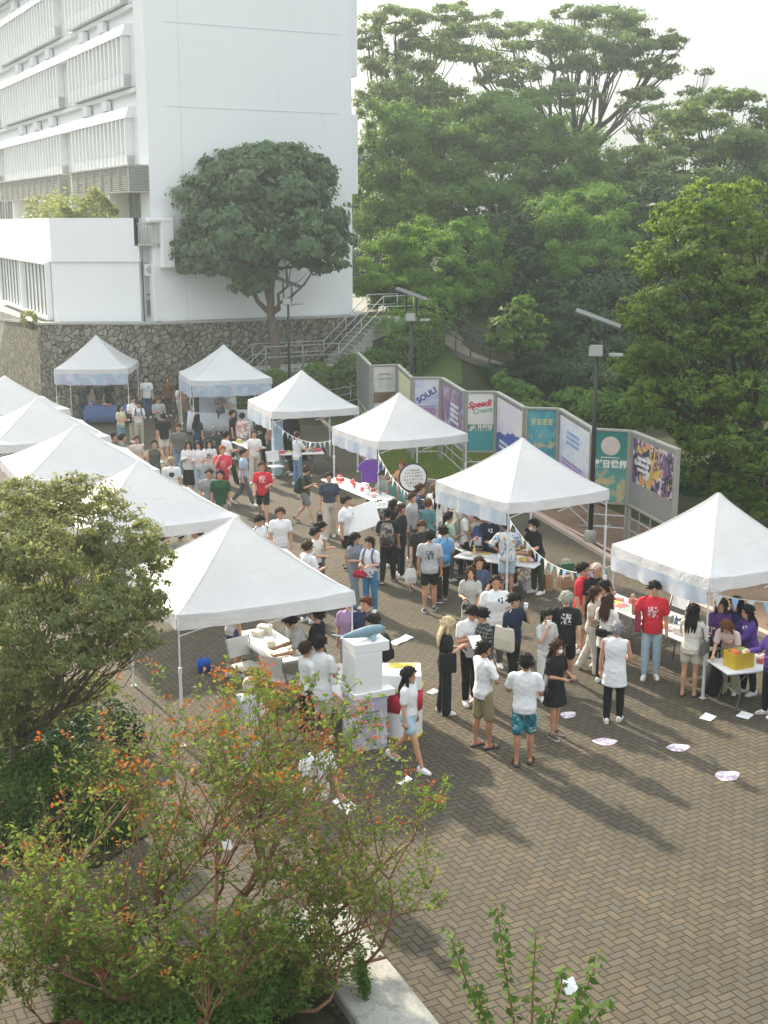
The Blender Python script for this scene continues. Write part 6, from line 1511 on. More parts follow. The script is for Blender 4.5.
for p, lab in ((atd(570, 988, 6.9), 'white paper caught on the sprigs at the bottom edge'), (atd(22, 908, 11.0), 'white scrap caught in the branching tree twigs'), (atd(227, 846, 11.3), 'white scrap hanging inside the branching tree')):
    mb = MB(); mb.loft([[(-.05, -.04, 0), (.05, -.05, .01), (.05, -.05, .013), (-.05, -.04, .003)], [(-.06, .05, .03), (.04, .06, .02), (.04, .06, .023), (-.06, .05, .033)]]); o = mb.build('paper_scrap', M_PAPER); o.location = p; o.rotation_euler = (.6, .2, .5); tag(o, lab, 'paper')
# ---------------------------------------------------------------- the crowd
WHT = (.74, .75, .76); BLK = (.016, .017, .02); NVY = (.018, .028, .06); GRY = (.36, .37, .37); DGR = (.10, .11, .11); RED = (.62, .03, .05); BGE = (.46, .40, .31); CRM = (.62, .58, .50); JEAN = (.16, .28, .42); LJEAN = (.40, .52, .60); KHA = (.26, .22, .12); SH_W = (.75, .75, .75); SH_B = (.02, .02, .022); OLV = (.05, .06, .035)
def P(px, py, label, h=1.73, face=0, **k):
    seat = k.get('seat'); hh = h
    if 'headz' in k: hh = k.pop('headz')
    near_by = k.pop('toward', 1.0); p = at(px, py, hh) * near_by; k.setdefault('near', p.y < 31)
    return person(label, (p.x, p.y, 0), h, face, **k)
bk = ('short', BLACKH); bw = ('bowl', BLACKH); br = ('short', BROWNH); lg = ('long', BLACKH); lgb = ('long', BROWNH); po = ('pony', BLACKH)
# front group on the open paving
q = P(409, 664, 'person with long dark hair walking in denim shorts and white sneakers beside the drum', 1.62, 62, sex='f', hair=lg, top=('tee', WHT, {'tuck': 1}), bot=('shorts', LJEAN, {'len': .55}), legs='walk', arms=('down', 'down'), skin=1)
q = P(446, 617, 'blonde person in black off-shoulder top and wide dark trousers looking at a phone', 1.66, 95, sex='f', hair=('long', (.62, .50, .30)), top=('offshoulder', BLK, {'tuck': 1}), bot=('wide', (.02, .024, .03)), arms=('phone', 'hold'), nod=22, skin=0); tote(q, BLK, 'black shoulder bag on the blonde person in black', -1, 1.0, (.3, .34), 'shoulder bag'); in_hand(q, 1, 'phone', 'phone in the hands of the blonde person')
q = P(471, 604, 'person in white t-shirt and black trousers holding papers beside the plaid shirt', 1.74, 18, hair=bw, top=('tee', WHT, {'print': 'frontsmall', 'pcol': (.3, .3, .32)}), bot=('long', BLK), arms=('phone', 'low'), nod=24, legs='easy'); in_hand(q, 0, 'sheet', 'white sheet held by the person in white t-shirt and black trousers'); in_hand(q, 1, 'sheet', 'pale folder hanging from the hand beside the plaid shirt', (.7, .68, .6))
q = P(484, 608, 'person in dark plaid shirt facing the white t-shirt with papers', 1.70, -70, hair=bw, top=('tee', (.05, .05, .06), {'kind': 'plaid', 'loose': .035, 'hem': .72}), bot=('long', BLK), arms=('phone', 'hold'), nod=18)
q = P(496, 576, 'stocky person in white t-shirt with small dark chest logo behind the plaid shirt', 1.74, 2, hair=('crop', BLACKH), top=('tee', WHT, {'print': 'frontsmall', 'pcol': (.04, .05, .1), 'loose': .03}), bot=('long', DGR), stout=1.12, skin=1)
q = P(514, 593, 'person in navy t-shirt drinking with a cream tote bag on the shoulder', 1.74, 48, hair=bw, top=('tee', NVY), bot=('long', BLK), arms=('down', 'mouth'), skin=0, legs='easy'); in_hand(q, 1, 'cup', 'white cup held to the mouth by the navy t-shirt', (.75, .74, .72)); tote(q, (.66, .62, .52), 'cream cloth tote bag hanging from the navy t-shirt person', -1, .98, (.36, .42))
q = P(484, 641, 'person in white t-shirt and khaki shorts standing with folded arms', 1.73, 118, hair=bk, top=('tee', WHT), bot=('shorts', KHA, {'len': .95}), shoe='sandal', arms=('cross', 'cross'), skin=4, legs='easy')
q = P(526, 654, 'person in white t-shirt and teal patterned shorts seen from behind', 1.74, 172, hair=bk, top=('tee', WHT, {'loose': .028}), bot=('shorts', (.04, .16, .2), {'len': .9, 'kind': 'tiedye'}), shoe='sandal', arms=('hold', 'cross'), skin=4, legs='easy')
q = P(557, 640, 'person in black top and short black skirt wearing a white mask', 1.60, 38, sex='f', hair=lgb, top=('tee', BLK, {'tuck': 1}), bot=('skirt', BLK, {'len': .60}), shoe=(.06, .06, .06), arms=('hold', 'hold'), mask=True, turn=10, skin=2, legs='easy'); tote(q, BLK, 'small black bag at the hip of the masked person', -1, .88, (.22, .16), 'shoulder bag')
q = P(547, 609, 'person in grey top and white trousers with a hand to the mouth', 1.60, 30, sex='f', hair=po, top=('tee', (.48, .49, .48)), bot=('wide', (.66, .66, .64)), arms=('mouth', 'hold'), nod=12, skin=0); in_hand(q, 0, 'cup', 'pale cup at the mouth of the person in grey top', (.72, .7, .66))
q = P(567, 589, 'person with pale bleached hair in black t-shirt with white back print', 1.75, 172, hair=('short', (.42, .42, .34)), top=('tee', BLK, {'print': 'back', 'pcol': (.6, .6, .6), 'loose': .03}), bot=('shorts', BLK, {'len': 1.0}), shoe=(.05, .04, .04), legs='walk', arms=('swb', 'swf'))
q = P(583, 563, 'person in red t-shirt and pale shorts beside the pink-haired person', 1.75, 60, hair=bk, top=('tee', RED, {'print': 'front', 'pcol': (.7, .5, .5)}), bot=('shorts', (.45, .42, .35), {'len': .9}), arms=('down', 'hold'), legs='easy', turn=10)
q = P(597, 564, 'person with pale pink hair in black t-shirt drinking beside the red t-shirt', 1.76, 8, hair=('short', (.62, .46, .42)), top=('tee', BLK), bot=('shorts', BLK, {'len': .95}), arms=('down', 'mouth'), skin=2); backpack(q, (.02, .02, .022), 'black backpack on the pink-haired person'); in_hand(q, 1, 'cup', 'white cup held up by the pink-haired person', (.74, .72, .7))
q = P(594, 586, 'person with long brown hair in beige top and wide pale trousers', 1.62, 65, sex='f', hair=lgb, top=('tee', (.52, .46, .38), {'tuck': 1}), bot=('wide', (.62, .60, .54)), arms=('hold', 'hold'), legs='step', nod=10)
q = P(604, 581, 'dark-haired person in pale top looking over the waist bag wearer', 1.62, -35, sex='f', hair=lg, top=('tee', (.5, .46, .42)), bot=('long', DGR), arms=('hold', 'down'), nod=10)
q = P(608, 594, 'person with long hair in white top with a wide black waist bag', 1.62, 140, sex='f', hair=lgb, top=('tee', (.72, .71, .68), {'hem': .70}), bot=('long', BLK), arms=('hold', 'hold'), nod=8, skin=2)
wb_ = thing('waist_bag', 'wide black waist bag on the person in the long white top', 'waist bag', q['root'].location + Vector((0, 0, .93)), q['root'].rotation_euler.z); MB().lathe([(.18, 0), (.186, .02), (.186, .05), (.18, .07)], n=24, cap=False).build('belt', M_BLACK, wb_, True); MB().bbox(-.11, .11, .14, .21, -.05, .1, .02).build('pouch', cloth(BLK), wb_)
in_hand(q, 1, 'bag', 'orange pouch held in front of the waist bag wearer', (.62, .20, .06), 'pouch', (.2, .1))
q = P(617, 622, 'person with ash grey hair in long white sleeveless top and black trousers', 1.70, 165, hair=('short', (.30, .30, .32)), top=('tank', WHT, {'hem': .66, 'loose': .03}), bot=('long', BLK), arms=('hold', 'down'), skin=1, legs='easy')
q = P(655, 573, 'person in red t-shirt and light blue jeans raising a hand by the tables', 1.80, -12, hair=bw, top=('tee', RED, {'print': 'front', 'pcol': (.75, .6, .6), 'loose': .03}), bot=('long', LJEAN), arms=('up', 'down'), skin=0, toward=.975); tote(q, (.30, .04, .07), 'dark red and cream bag on the person in red t-shirt and jeans', -1, 1.05, (.3, .36), 'shoulder bag')
q = P(694, 599, 'person in cream long-sleeved top and beige shorts leaning at the table', 1.64, 150, sex='f', hair=lg, top=('long', (.66, .62, .54), {'loose': .035}), bot=('shorts', (.50, .47, .40), {'len': .6}), shoe='sandal', arms=('phone', 'table'), skin=1, toward=.985); tote(q, (.12, .12, .11), 'dark grey shoulder bag on the person in cream top', -1, .98, (.26, .26), 'shoulder bag')
# behind the nearest right tent's tables
q = P(722, 597, 'person with brown hair in purple jacket behind the yellow box table', 1.63, -20, sex='f', hair=lgb, top=('long', (.10, .045, .2)), bot=('long', BLK), arms=('table', 'hold'), lean=8)
q = P(740, 596, 'dark curly-haired person in navy top behind the yellow box table', 1.66, -60, sex='f', hair=lg, top=('long', (.03, .03, .08)), bot=('long', BLK), arms=('table', 'table'), lean=8)
q = P(753, 604, 'person in purple hooded top with white emblem behind the yellow box', 1.62, -72, sex='f', hair=lg, top=('long', (.08, .04, .20), {'print': 'frontsmall', 'pcol': (.7, .7, .75), 'loose': .035}), bot=('long', BLK), arms=('table', 'reach'), lean=10)
q = P(733, 618, 'person with brown hair in pale top bending low over the yellow box', 1.60, -30, sex='f', hair=('long', (.16, .06, .025)), top=('tee', (.62, .5, .46)), bot=('wide', (.42, .38, .22)), arms=('reach', 'table'), lean=42, nod=20, headz=1.36)
q = P(775, 622, 'person in violet top cut off by the picture edge at the table', 1.62, -75, sex='f', hair=lg, top=('long', (.16, .08, .34)), bot=('long', BLK), arms=('table', 'hold'))
# visitors at the moon poster tent
q = P(430, 530, 'person in grey t-shirt with dark back lettering and black shorts', 1.75, 176, hair=bk, top=('tee', (.44, .45, .46), {'print': 'back', 'pcol': (.05, .05, .06), 'loose': .03}), bot=('shorts', BLK, {'len': .7}), shoe=(.09, .10, .12), legs='easy', skin=2)
q = P(421, 518, 'brown-haired person in dark t-shirt carrying a white bag before the grey t-shirt', 1.70, 15, hair=('short', (.10, .04, .015)), top=('tee', (.03, .03, .03)), bot=('shorts', OLV, {'len': .9}), shoe=(.2, .08, .05), nod=20, legs='walk2', skin=3); in_hand(q, 0, 'bag', 'white carrier bag held by the brown-haired person in dark t-shirt', (.74, .75, .75))
q = P(401, 504, 'person dressed all in black with white sneakers beside the dragon backpack', 1.72, 68, hair=br, top=('tee', BLK), bot=('long', BLK), arms=('down', 'down'), legs='easy', skin=2)
q = P(388, 508, 'person in black seen from behind with a patterned round backpack', 1.72, 172, hair=bk, top=('tee', (.02, .025, .035)), bot=('long', BLK), shoe=SH_B, arms=('hold', 'hold'), legs='step'); 
bp = backpack(q, (.07, .06, .055), 'big dark backpack with a pale swirling pattern', (.05, .045, .04), big=1.12); 
bp.children[0].data.materials[0] = cloth((.06, .055, .05), None, (.34, .28, .24), 'floral')
q = P(420, 484, 'tall person in navy t-shirt looking to the crowded tent below the round sign', 1.76, 88, hair=br, top=('tee', (.03, .045, .09)), bot=('long', BLK), arms=('hold', 'hold'), legs='easy', skin=0)
q = P(443, 525, 'person in blue shirt with bright blue backpack seen from behind', 1.68, -172, hair=bk, top=('tee', (.24, .40, .52)), bot=('long', BLK), shoe=SH_B, arms=('hold', 'hold'), legs='step'); backpack(q, (.06, .20, .40), 'bright blue backpack on the blue shirt', (.08, .26, .48))
q = P(465, 504, 'person in white t-shirt and black trousers standing at the crowded table', 1.75, 92, hair=br, top=('tee', (.70, .69, .65), {'loose': .03}), bot=('long', BLK), shoe=(.12, .12, .12), arms=('hold', 'hold'), legs='easy', skin=2); backpack(q, (.26, .24, .19), 'beige grey backpack on the person in white at the crowded table')
q = P(479, 512, 'person in cream shirt with navy and white backpack at the crowded table', 1.62, 172, sex='f', hair=('bob', (.12, .05, .02)), top=('tee', (.60, .56, .46)), bot=('wide', BLK), arms=('table', 'table'), lean=8); backpack(q, (.04, .07, .17), 'navy and white patterned backpack on the cream shirt', (.6, .6, .6))
q = P(452, 500, 'person in white shirt squeezed in the queue behind the blue backpack', 1.64, 80, sex='f', hair=('bob', BROWNH), top=('tee', WHT), bot=('shorts', JEAN, {'len': .8}), arms=('hold', 'hold'))
q = P(438, 490, 'person with long black hair and white top queueing with back turned', 1.64, 160, sex='f', hair=lg, top=('tee', WHT), bot=('long', JEAN), arms=('hold', 'down')); tote(q, (.10, .16, .26), 'dark blue sling bag on the long-haired person in the queue', 1, 1.0, (.24, .28), 'shoulder bag')
q = P(428, 499, 'person in teal shirt with brown hair in the queue', 1.62, 150, sex='f', hair=('bob', (.13, .05, .02)), top=('tee', (.10, .24, .26)), bot=('long', JEAN), arms=('hold', 'hold'))
q = P(457, 497, 'person in beige cap in the middle of the queue', 1.68, 110, hair=('cap', (.52, .46, .36)), top=('tee', (.62, .6, .55)), bot=('long', DGR), arms=('hold', 'hold'))
q = P(471, 498, 'person in pale pink top at the far side of the crowded table', 1.60, 60, sex='f', hair=lg, top=('tee', (.6, .42, .42)), bot=('long', DGR), arms=('hold', 'table'))
q = P(443, 483, 'dark-haired person at the back of the queue under the blue banner', 1.62, 130, sex='f', hair=lg, top=('tee', (.05, .06, .07)), bot=('long', BLK), arms=('hold', 'hold'))
q = P(434, 484, 'person with light brown hair beside the navy t-shirt at the queue', 1.62, 140, sex='f', hair=('bun', (.2, .1, .05)), top=('tee', (.70, .70, .70)), bot=('long', BGE), arms=('hold', 'hold'))
q = P(492, 511, 'seller in navy t-shirt and red cap behind the crowded table', 1.68, -35, hair=('cap', (.28, .09, .07)), top=('tee', NVY, {'print': 'frontsmall'}), bot=('long', BLK), arms=('table', 'table'), lean=10)
q = P(508, 520, 'person in white and blue tie-dyed shirt and pale denim shorts at the table', 1.72, 172, hair=bk, top=('tee', (.66, .68, .69), {'kind': 'palemix', 'loose': .035, 'sleeve': .95}), bot=('shorts', LJEAN, {'len': .8}), arms=('table', 'hip'), skin=2, shoe=SH_W)
q = P(539, 518, 'seller in black t-shirt and white mask standing at the end of the crowded table', 1.70, -60, hair=bk, top=('tee', BLK), bot=('long', OLV), arms=('table', 'table'), lean=14, mask=True)
q = P(529, 530, 'seller in tan top sitting behind the crowded table', 1.60, -70, sex='f', hair=po, top=('tee', (.44, .27, .15)), bot=('long', OLV), legs='sit', seat=.47, headz=1.24, arms=('table', 'table'))
chair('white folding chair under the seller in tan top', (q['root'].location.x - .02, q['root'].location.y + .05, 0), -70)
q = P(471, 566, 'person with long brown hair in grey top holding a black camera', 1.62, -8, sex='f', hair=lgb, top=('tee', (.42, .43, .40)), bot=('long', (.4, .38, .34)), arms=('hold', 'low'), legs='step'); in_hand(q, 0, 'bag', 'small black camera bag held low by the long-haired person', BLK, 'camera bag', (.13, .06))
q = P(479, 557, 'person in dark blue top just behind the long-haired person', 1.64, 10, sex='f', hair=('bun', BROWNH), top=('tee', (.06, .08, .14)), bot=('long', BLK), arms=('down', 'hold'))
# middle of the plaza
q = P(346, 496, 'stocky person in white t-shirt and black shorts carrying a white board', 1.76, 62, hair=bk, top=('tee', WHT, {'loose': .03, 'print': 'frontsmall', 'pcol': (.05, .06, .12)}), bot=('shorts', BLK, {'len': .75}), shoe=SH_B, arms=('down', 'phone'), stout=1.16, skin=1, legs='easy'); in_hand(q, 1, 'board', 'large curved white foam board carried by the stocky person', size=(.8, .62))
q = P(354, 532, 'person in grey green trousers reading beside the red bag', 1.62, 52, sex='f', hair=lg, top=('tee', (.22, .24, .28)), bot=('wide', (.22, .27, .28)), arms=('hold', 'hold'), nod=15, legs='step')
q = P(370, 537, 'person with ponytail in white top and blue jeans carrying a red bag', 1.62, -28, sex='f', hair=po, top=('tee', (.70, .71, .73)), bot=('long', (.05, .20, .38)), arms=('hold', 'hold'), nod=12); in_hand(q, 0, 'bag', 'dark red bag held by the person in blue jeans', (.34, .02, .05), None, (.28, .12)); backpack(q, (.14, .26, .50), 'blue backpack on the person with red bag', big=.85)
q = P(329, 472, 'person in navy t-shirt and beige trousers walking down the plaza', 1.74, 6, hair=bk, top=('tee', (.045, .06, .09), {'tuck': 1}), bot=('wide', (.52, .47, .39)), legs='step', skin=1); in_hand(q, 0, 'bag', 'long black bag hanging from the hand of the navy t-shirt walker', BLK, None, (.16, .3))
q = P(305, 464, 'person in dark top and grey shorts striding with a dark backpack', 1.64, 70, sex='f', hair=('bob', BROWNH), top=('tee', (.05, .06, .045)), bot=('shorts', (.17, .18, .17), {'len': .7}), legs='walk', arms=('phone', 'hold'), nod=18, shoe=(.1, .1, .1)); backpack(q, (.025, .05, .06), 'dark teal backpack on the striding person in grey shorts')
q = P(262, 460, 'person in red t-shirt and black shorts walking in the middle of the plaza', 1.74, 4, hair=('short', BROWNH), top=('tee', RED, {'print': 'front', 'pcol': (.75, .62, .62)}), bot=('shorts', BLK, {'len': .75}), legs='walk2', arms=('swf', 'hold'), skin=1)
q = P(258, 515, 'dark-haired person in white t-shirt with navy strap beside the large tent roof', 1.72, 55, hair=bk, top=('tee', WHT), bot=('shorts', DGR), arms=('hold', 'hold'), nod=18); tote(q, (.05, .06, .16), 'navy sling on the dark-haired person beside the tent roof', -1, 1.0, (.2, .2), 'sling bag')
q = P(280, 507, 'person in white shirt with a bright red pouch', 1.72, 8, hair=br, top=('tee', (.72, .74, .78)), bot=('long', (.64, .65, .66)), arms=('down', 'down'), legs='step', skin=1); in_hand(q, 0, 'bag', 'bright red pouch hanging from the person in white shirt', (.62, .02, .05), 'pouch', (.22, .14))
q = P(308, 541, 'person in white t-shirt seen from behind at the edge of the large tent roof', 1.70, 130, hair=br, top=('tee', WHT), bot=('long', DGR), arms=('hold', 'hold'))
q = P(315, 528, 'person in white top and black trousers clasping hands near the large tent', 1.66, 70, sex='f', hair=('bun', BLACKH), top=('tee', (.70, .67, .62), {'tuck': 1}), bot=('long', BLK), arms=('hold', 'mouth'), nod=8)
q = P(320, 522, 'dark-haired person in pale grey t-shirt just behind the clasped hands', 1.62, 100, sex='f', hair=po, top=('tee', (.55, .54, .53)), bot=('long', DGR), arms=('hold', 'down'), nod=14)
q = P(366, 597, 'brown-haired person in navy t-shirt behind the white shirt with backpack', 1.72, -20, hair=('short', (.11, .04, .02)), top=('tee', (.03, .045, .10)), bot=('long', BLK), arms=('hold', 'hold'), turn=-20)
q = P(349, 596, 'person in lilac t-shirt under the corner of the large front tent', 1.68, -10, sex='f', hair=('bob', (.2, .09, .05)), top=('tee', (.40, .28, .48), {'loose': .035}), bot=('long', (.4, .4, .4)), arms=('down', 'hold'))
q = P(374, 614, 'dark-haired person in white shirt with black backpack at the whale booth', 1.72, -78, hair=bk, top=('tee', WHT), bot=('long', DGR), arms=('table', 'table'), nod=18, skin=0); backpack(q, (.022, .024, .026), 'black backpack on the white shirt behind the whale booth')
# back of the plaza
q = P(178, 424, 'person in dark grey t-shirt and jeans facing the camera at the back', 1.74, 2, hair=br, top=('tee', (.13, .14, .14)), bot=('long', JEAN), skin=1)
q = P(188, 441, 'person in black pinafore with white shirt hanging open', 1.63, 8, sex='f', hair=lg, top=('long', (.66, .67, .66), {'loose': .03}), bot=('dress', BLK, {'len': .35}), arms=('phone', 'hold'))
q = P(198, 441, 'person with long dark hair in white shirt and light jeans', 1.63, 4, sex='f', hair=lg, top=('tee', WHT), bot=('long', LJEAN), arms=('hold', 'hold'))
q = P(171, 457, 'blond person in white t-shirt with a round black back print', 1.72, -170, hair=('short', (.40, .30, .18)), top=('tee', WHT, {'print': 'backdisc', 'pcol': (.05, .06, .06)}), bot=('long', DGR))
q = P(154, 440, 'person in dark sleeveless top and dark mask at the tent corner', 1.70, 20, hair=bk, top=('tank', (.09, .10, .09)), bot=('shorts', DGR), arms=('down', 'mouth'))
q = P(158, 395, 'person in grey polo and black shorts walking at the back', 1.72, 28, hair=('short', REDBH), top=('tee', (.34, .35, .36)), bot=('shorts', BLK, {'len': .75}), legs='walk', arms=('phone', 'hold'), nod=20)
q = P(146, 376, 'person in white t-shirt with dark chest badge and blue trousers by the stone wall', 1.76, 4, hair=bk, top=('tee', WHT, {'print': 'frontsmall', 'pcol': (.06, .08, .14), 'loose': .03}), bot=('long', (.04, .09, .24)), skin=3)
q = P(167, 377, 'person in brown pullover and dark trousers near the easel sign', 1.66, 20, sex='f', hair=('long', (.10, .045, .02)), top=('long', (.16, .08, .035), {'loose': .035}), bot=('long', (.05, .055, .06)), arms=('down', 'mouth'))
q = P(179, 383, 'person in white top and beige trousers beside the easel sign', 1.64, 60, sex='f', hair=lg, top=('tee', (.68, .68, .66)), bot=('wide', (.48, .43, .36)), arms=('hold', 'hold'), legs='step')
q = P(132, 396, 'person in white shirt with a dark bag walking at the back beside the purple shirt', 1.72, 50, hair=br, top=('tee', (.70, .71, .72)), bot=('long', (.44, .41, .35)), nod=18, arms=('hold', 'hold')); tote(q, (.03, .03, .04), 'dark bag on the white shirt walking at the back', -1, .95, (.34, .34), 'shoulder bag')
q = P(138, 401, 'person in white and purple top with beige trousers at the back', 1.64, 10, sex='f', hair=bk, top=('tee', (.68, .68, .70), {'print': 'front', 'pcol': (.16, .12, .42)}), bot=('long', (.46, .42, .35)), arms=('hold', 'hold'), nod=18); backpack(q, (.10, .06, .05), 'dark brown backpack on the white and purple top')
for px, py, lab, h, f, kw in [
    (82, 381, 'person in dark jacket with backpack inside the farthest tent', 1.70, -160, dict(top=('tee', (.06, .07, .07)), bot=('long', (.05, .06, .1)))),
    (89, 382, 'person in grey top beside the dark jacket in the farthest tent', 1.64, 150, dict(sex='f', hair=lg, top=('tee', (.35, .33, .3)), bot=('long', (.04, .09, .25)))),
    (98, 381, 'person with white cloth bag in the farthest tent', 1.64, 20, dict(sex='f', hair=po, top=('tee', (.07, .07, .07)), bot=('long', (.3, .26, .2)))),
    (108, 380, 'person in black short dress at the edge of the farthest tent', 1.64, -140, dict(sex='f', hair=bk, top=('tee', (.02, .022, .02), {'hem': .62}), bot=('shorts', BLK, {'len': .6}), arms=('hold', 'hold')))]:
    kw.setdefault('hair', bk); P(px, py, lab, h, f, **kw)
q = P(213, 427, 'grey-haired person in black t-shirt with green back print', 1.72, 176, hair=('crop', (.20, .20, .20)), top=('tee', (.03, .04, .035), {'print': 'back', 'pcol': (.16, .3, .2)}), bot=('long', DGR), skin=2)
q = P(226, 430, 'person in white t-shirt and flared black trousers turning to the counter', 1.70, 130, hair=bk, top=('tee', WHT, {'tuck': 1}), bot=('wide', BLK), legs='walk', arms=('hold', 'hold'))
q = P(209, 440, 'person in white shirt and black waistcoat behind the red t-shirt', 1.62, 12, sex='f', hair=lg, top=('tee', (.66, .66, .66), {'print': 'front', 'pcol': (.03, .03, .03)}), bot=('shorts', LJEAN), arms=('hold', 'hold'))
q = P(222, 446, 'orange-haired person in loose red shirt', 1.70, 18, hair=('short', (.34, .10, .03)), top=('tee', (.60, .05, .09), {'print': 'front', 'pcol': (.7, .3, .3), 'loose': .04}), bot=('long', (.4, .05, .07)), arms=('mouth', 'hold'))
q = P(220, 470, 'person in dark green t-shirt in front of the loose red shirt', 1.72, 5, hair=bk, top=('tee', (.025, .085, .04)), bot=('long', (.35, .33, .3)), skin=1, turn=-10)
q = P(209, 469, 'person in grey t-shirt beside the dark green t-shirt', 1.70, 0, hair=br, top=('tee', (.30, .30, .29)), bot=('long', DGR), skin=1)
q = P(232, 410, 'person in black t-shirt beside the pink blouse', 1.70, 90, hair=bk, top=('tee', BLK), bot=('long', (.05, .05, .05)))
q = P(242, 413, 'person in pink flowered blouse and beige trousers seen from behind', 1.64, 176, sex='f', hair=('bob', BLACKH), top=('long', (.55, .28, .24), {'kind': 'floral', 'loose': .03}), bot=('wide', (.46, .42, .34)))
q = P(254, 430, 'person in white blouse and beige trousers walking past the blue column banner', 1.66, 4, sex='f', hair=('bun', BROWNH), top=('tee', (.74, .73, .72)), bot=('wide', (.54, .49, .42)), legs='step', arms=('down', 'hold'))
q = P(260, 417, 'person in black top with white back print under the blue banner', 1.66, 172, sex='f', hair=lg, top=('tee', BLK, {'print': 'back', 'pcol': (.5, .5, .48)}), bot=('long', BLK))
q = P(269, 417, 'person in peach top just inside the blue column flag tent', 1.64, -100, sex='f', hair=lgb, top=('tee', (.55, .32, .22)), bot=('long', DGR))
q = P(283, 412, 'person in navy jacket standing inside the blue column flag tent', 1.72, 160, hair=bk, top=('long', (.025, .03, .06)), bot=('long', BLK))
q = P(292, 411, 'person in black jacket standing beside the lawn inside the blue flag tent', 1.72, 170, hair=bk, top=('long', (.02, .022, .03)), bot=('long', BLK))
q = P(303, 436, 'seller in black sitting bowed over the lunch box table', 1.66, -70, hair=bk, top=('long', BLK), bot=('long', BLK), legs='sit', seat=.47, headz=1.24, arms=('table', 'table'), nod=20, lean=14)
chair('grey folding chair under the seller in black by the lawn', (q['root'].location.x + .03, q['root'].location.y + .03, 0), -70, (.2, .21, .2))
for px, py, lab, h, f, kw in [
    (196, 391, 'person with long dark hair behind the draped counter', 1.64, -10, dict(sex='f', hair=lg, top=('tee', (.06, .06, .06)), bot=('long', DGR))),
    (203, 389, 'person in dark top in the shade of the printed fascia tent', 1.64, 10, dict(hair=bk, top=('tee', (.08, .08, .09)), bot=('long', DGR))),
    (220, 391, 'person in grey top handling bottles at the draped counter', 1.66, 20, dict(sex='f', hair=('bob', BLACKH), top=('tee', (.22, .23, .25)), bot=('long', DGR), arms=('table', 'table'))),
    (233, 390, 'person in white t-shirt and white cap at the draped counter', 1.72, -60, dict(hair=('cap', (.68, .68, .66)), top=('tee', WHT), bot=('long', DGR), arms=('table', 'table'))),
    (113, 433, 'dark-haired person half hidden behind the tree-side tents', 1.70, 90, dict(hair=bk, top=('tee', (.1, .1, .1)), bot=('long', DGR))),
    (122, 434, 'dark-haired person with grey top beside the tent edge', 1.70, 110, dict(hair=bk, top=('tee', (.2, .2, .2)), bot=('long', DGR))),
    (136, 436, 'person in pale top behind the dark mask', 1.62, 30, dict(sex='f', hair=br, top=('tee', (.6, .5, .44)), bot=('long', BGE))),
    (393, 500, 'person with long black hair behind the person in all black', 1.62, 150, dict(sex='f', hair=lg, top=('tee', (.03, .03, .035)), bot=('long', BLK))),
    (402, 461, 'red-haired seller in orange and white top behind the round sign', 1.62, -40, dict(sex='f', hair=('bun', (.2, .06, .03)), top=('tee', (.60, .30, .20)), bot=('long', BGE), arms=('table', 'hold')))]:
    P(px, py, lab, h, f, **kw)
q = P(384, 472, 'seller in grey shirt and dark cap sitting at the flyer table', 1.68, -60, hair=('cap', (.03, .03, .03)), top=('tee', (.30, .31, .28)), bot=('long', BLK), legs='sit', seat=.47, headz=1.28, arms=('table', 'hold'), nod=16)
chair('turquoise folding chair under the seller in grey shirt', (q['root'].location.x + .03, q['root'].location.y + .03, 0), -60, (.12, .40, .36))
# under and around the large front tent
q = P(320, 636, 'dark-haired person in long white t-shirt seen from behind at the front tent', 1.73, 150, hair=bk, top=('tee', WHT, {'loose': .035, 'hem': .74}), bot=('shorts', (.58, .57, .54), {'len': 1.0}), arms=('hold', 'hold'), skin=1)
q = P(306, 642, 'person with a hair bun in white t-shirt beside the long white t-shirt', 1.62, 120, sex='f', hair=('bun', BROWNH), top=('tee', WHT), bot=('long', BLK), arms=('hold', 'hold'), skin=0)
q = P(308, 615, 'person in grey t-shirt with black hair leaning over the front tent table', 1.72, -80, hair=bw, top=('tee', (.42, .43, .42)), bot=('wide', (.42, .37, .28)), arms=('table', 'table'), lean=26, nod=10, headz=1.62)
q = P(317, 608, 'person in black behind the grey t-shirt at the front tent', 1.70, -110, hair=bk, top=('tee', BLK), bot=('long', BLK), arms=('hold', 'hold'))
q = P(249, 678, 'person with pale cap in white top behind the branching tree', 1.62, 150, hair=('cap', (.62, .58, .50)), top=('tee', (.64, .66, .70)), bot=('long', (.55, .58, .64)), arms=('hold', 'hold'))
q = P(316, 732, 'person with reddish hair in white t-shirt walking behind the branching tree', 1.70, 40, hair=('bowl', (.20, .07, .05)), top=('tee', WHT, {'loose': .03}), bot=('shorts', KHA, {'len': .95}), legs='step', arms=('hold', 'low'), skin=4); in_hand(q, 1, 'sheet', 'white sheet held low by the reddish-haired walker', (.8, .8, .79), None, (.24, .26))
q = P(232, 586, 'person in shorts standing far inside the large front tent', 1.70, 120, hair=bk, top=('tee', (.5, .5, .5)), bot=('shorts', (.06, .08, .2)))
for px, py, lab, f, c in [(165, 533, 'person in grey shirt under the tent behind the large front tent', 60, (.35, .35, .34)), (180, 529, 'person in beige shirt under the tent behind the large front tent', 200, (.5, .47, .4)), (196, 527, 'person with bent arm in white under the second tent', -60, (.66, .66, .66)), (97, 478, 'person in red-brown shirt glimpsed under the third tent', 30, (.3, .12, .08)), (117, 473, 'person in dark blue shirt glimpsed under the third tent', 140, (.06, .09, .2)), (22, 440, 'person in blue shirt glimpsed under the fourth tent', 40, (.06, .14, .36))]:
    P(px, py, lab, 1.68, f, top=('tee', c), bot=('long', DGR), arms=('hold', 'phone'))

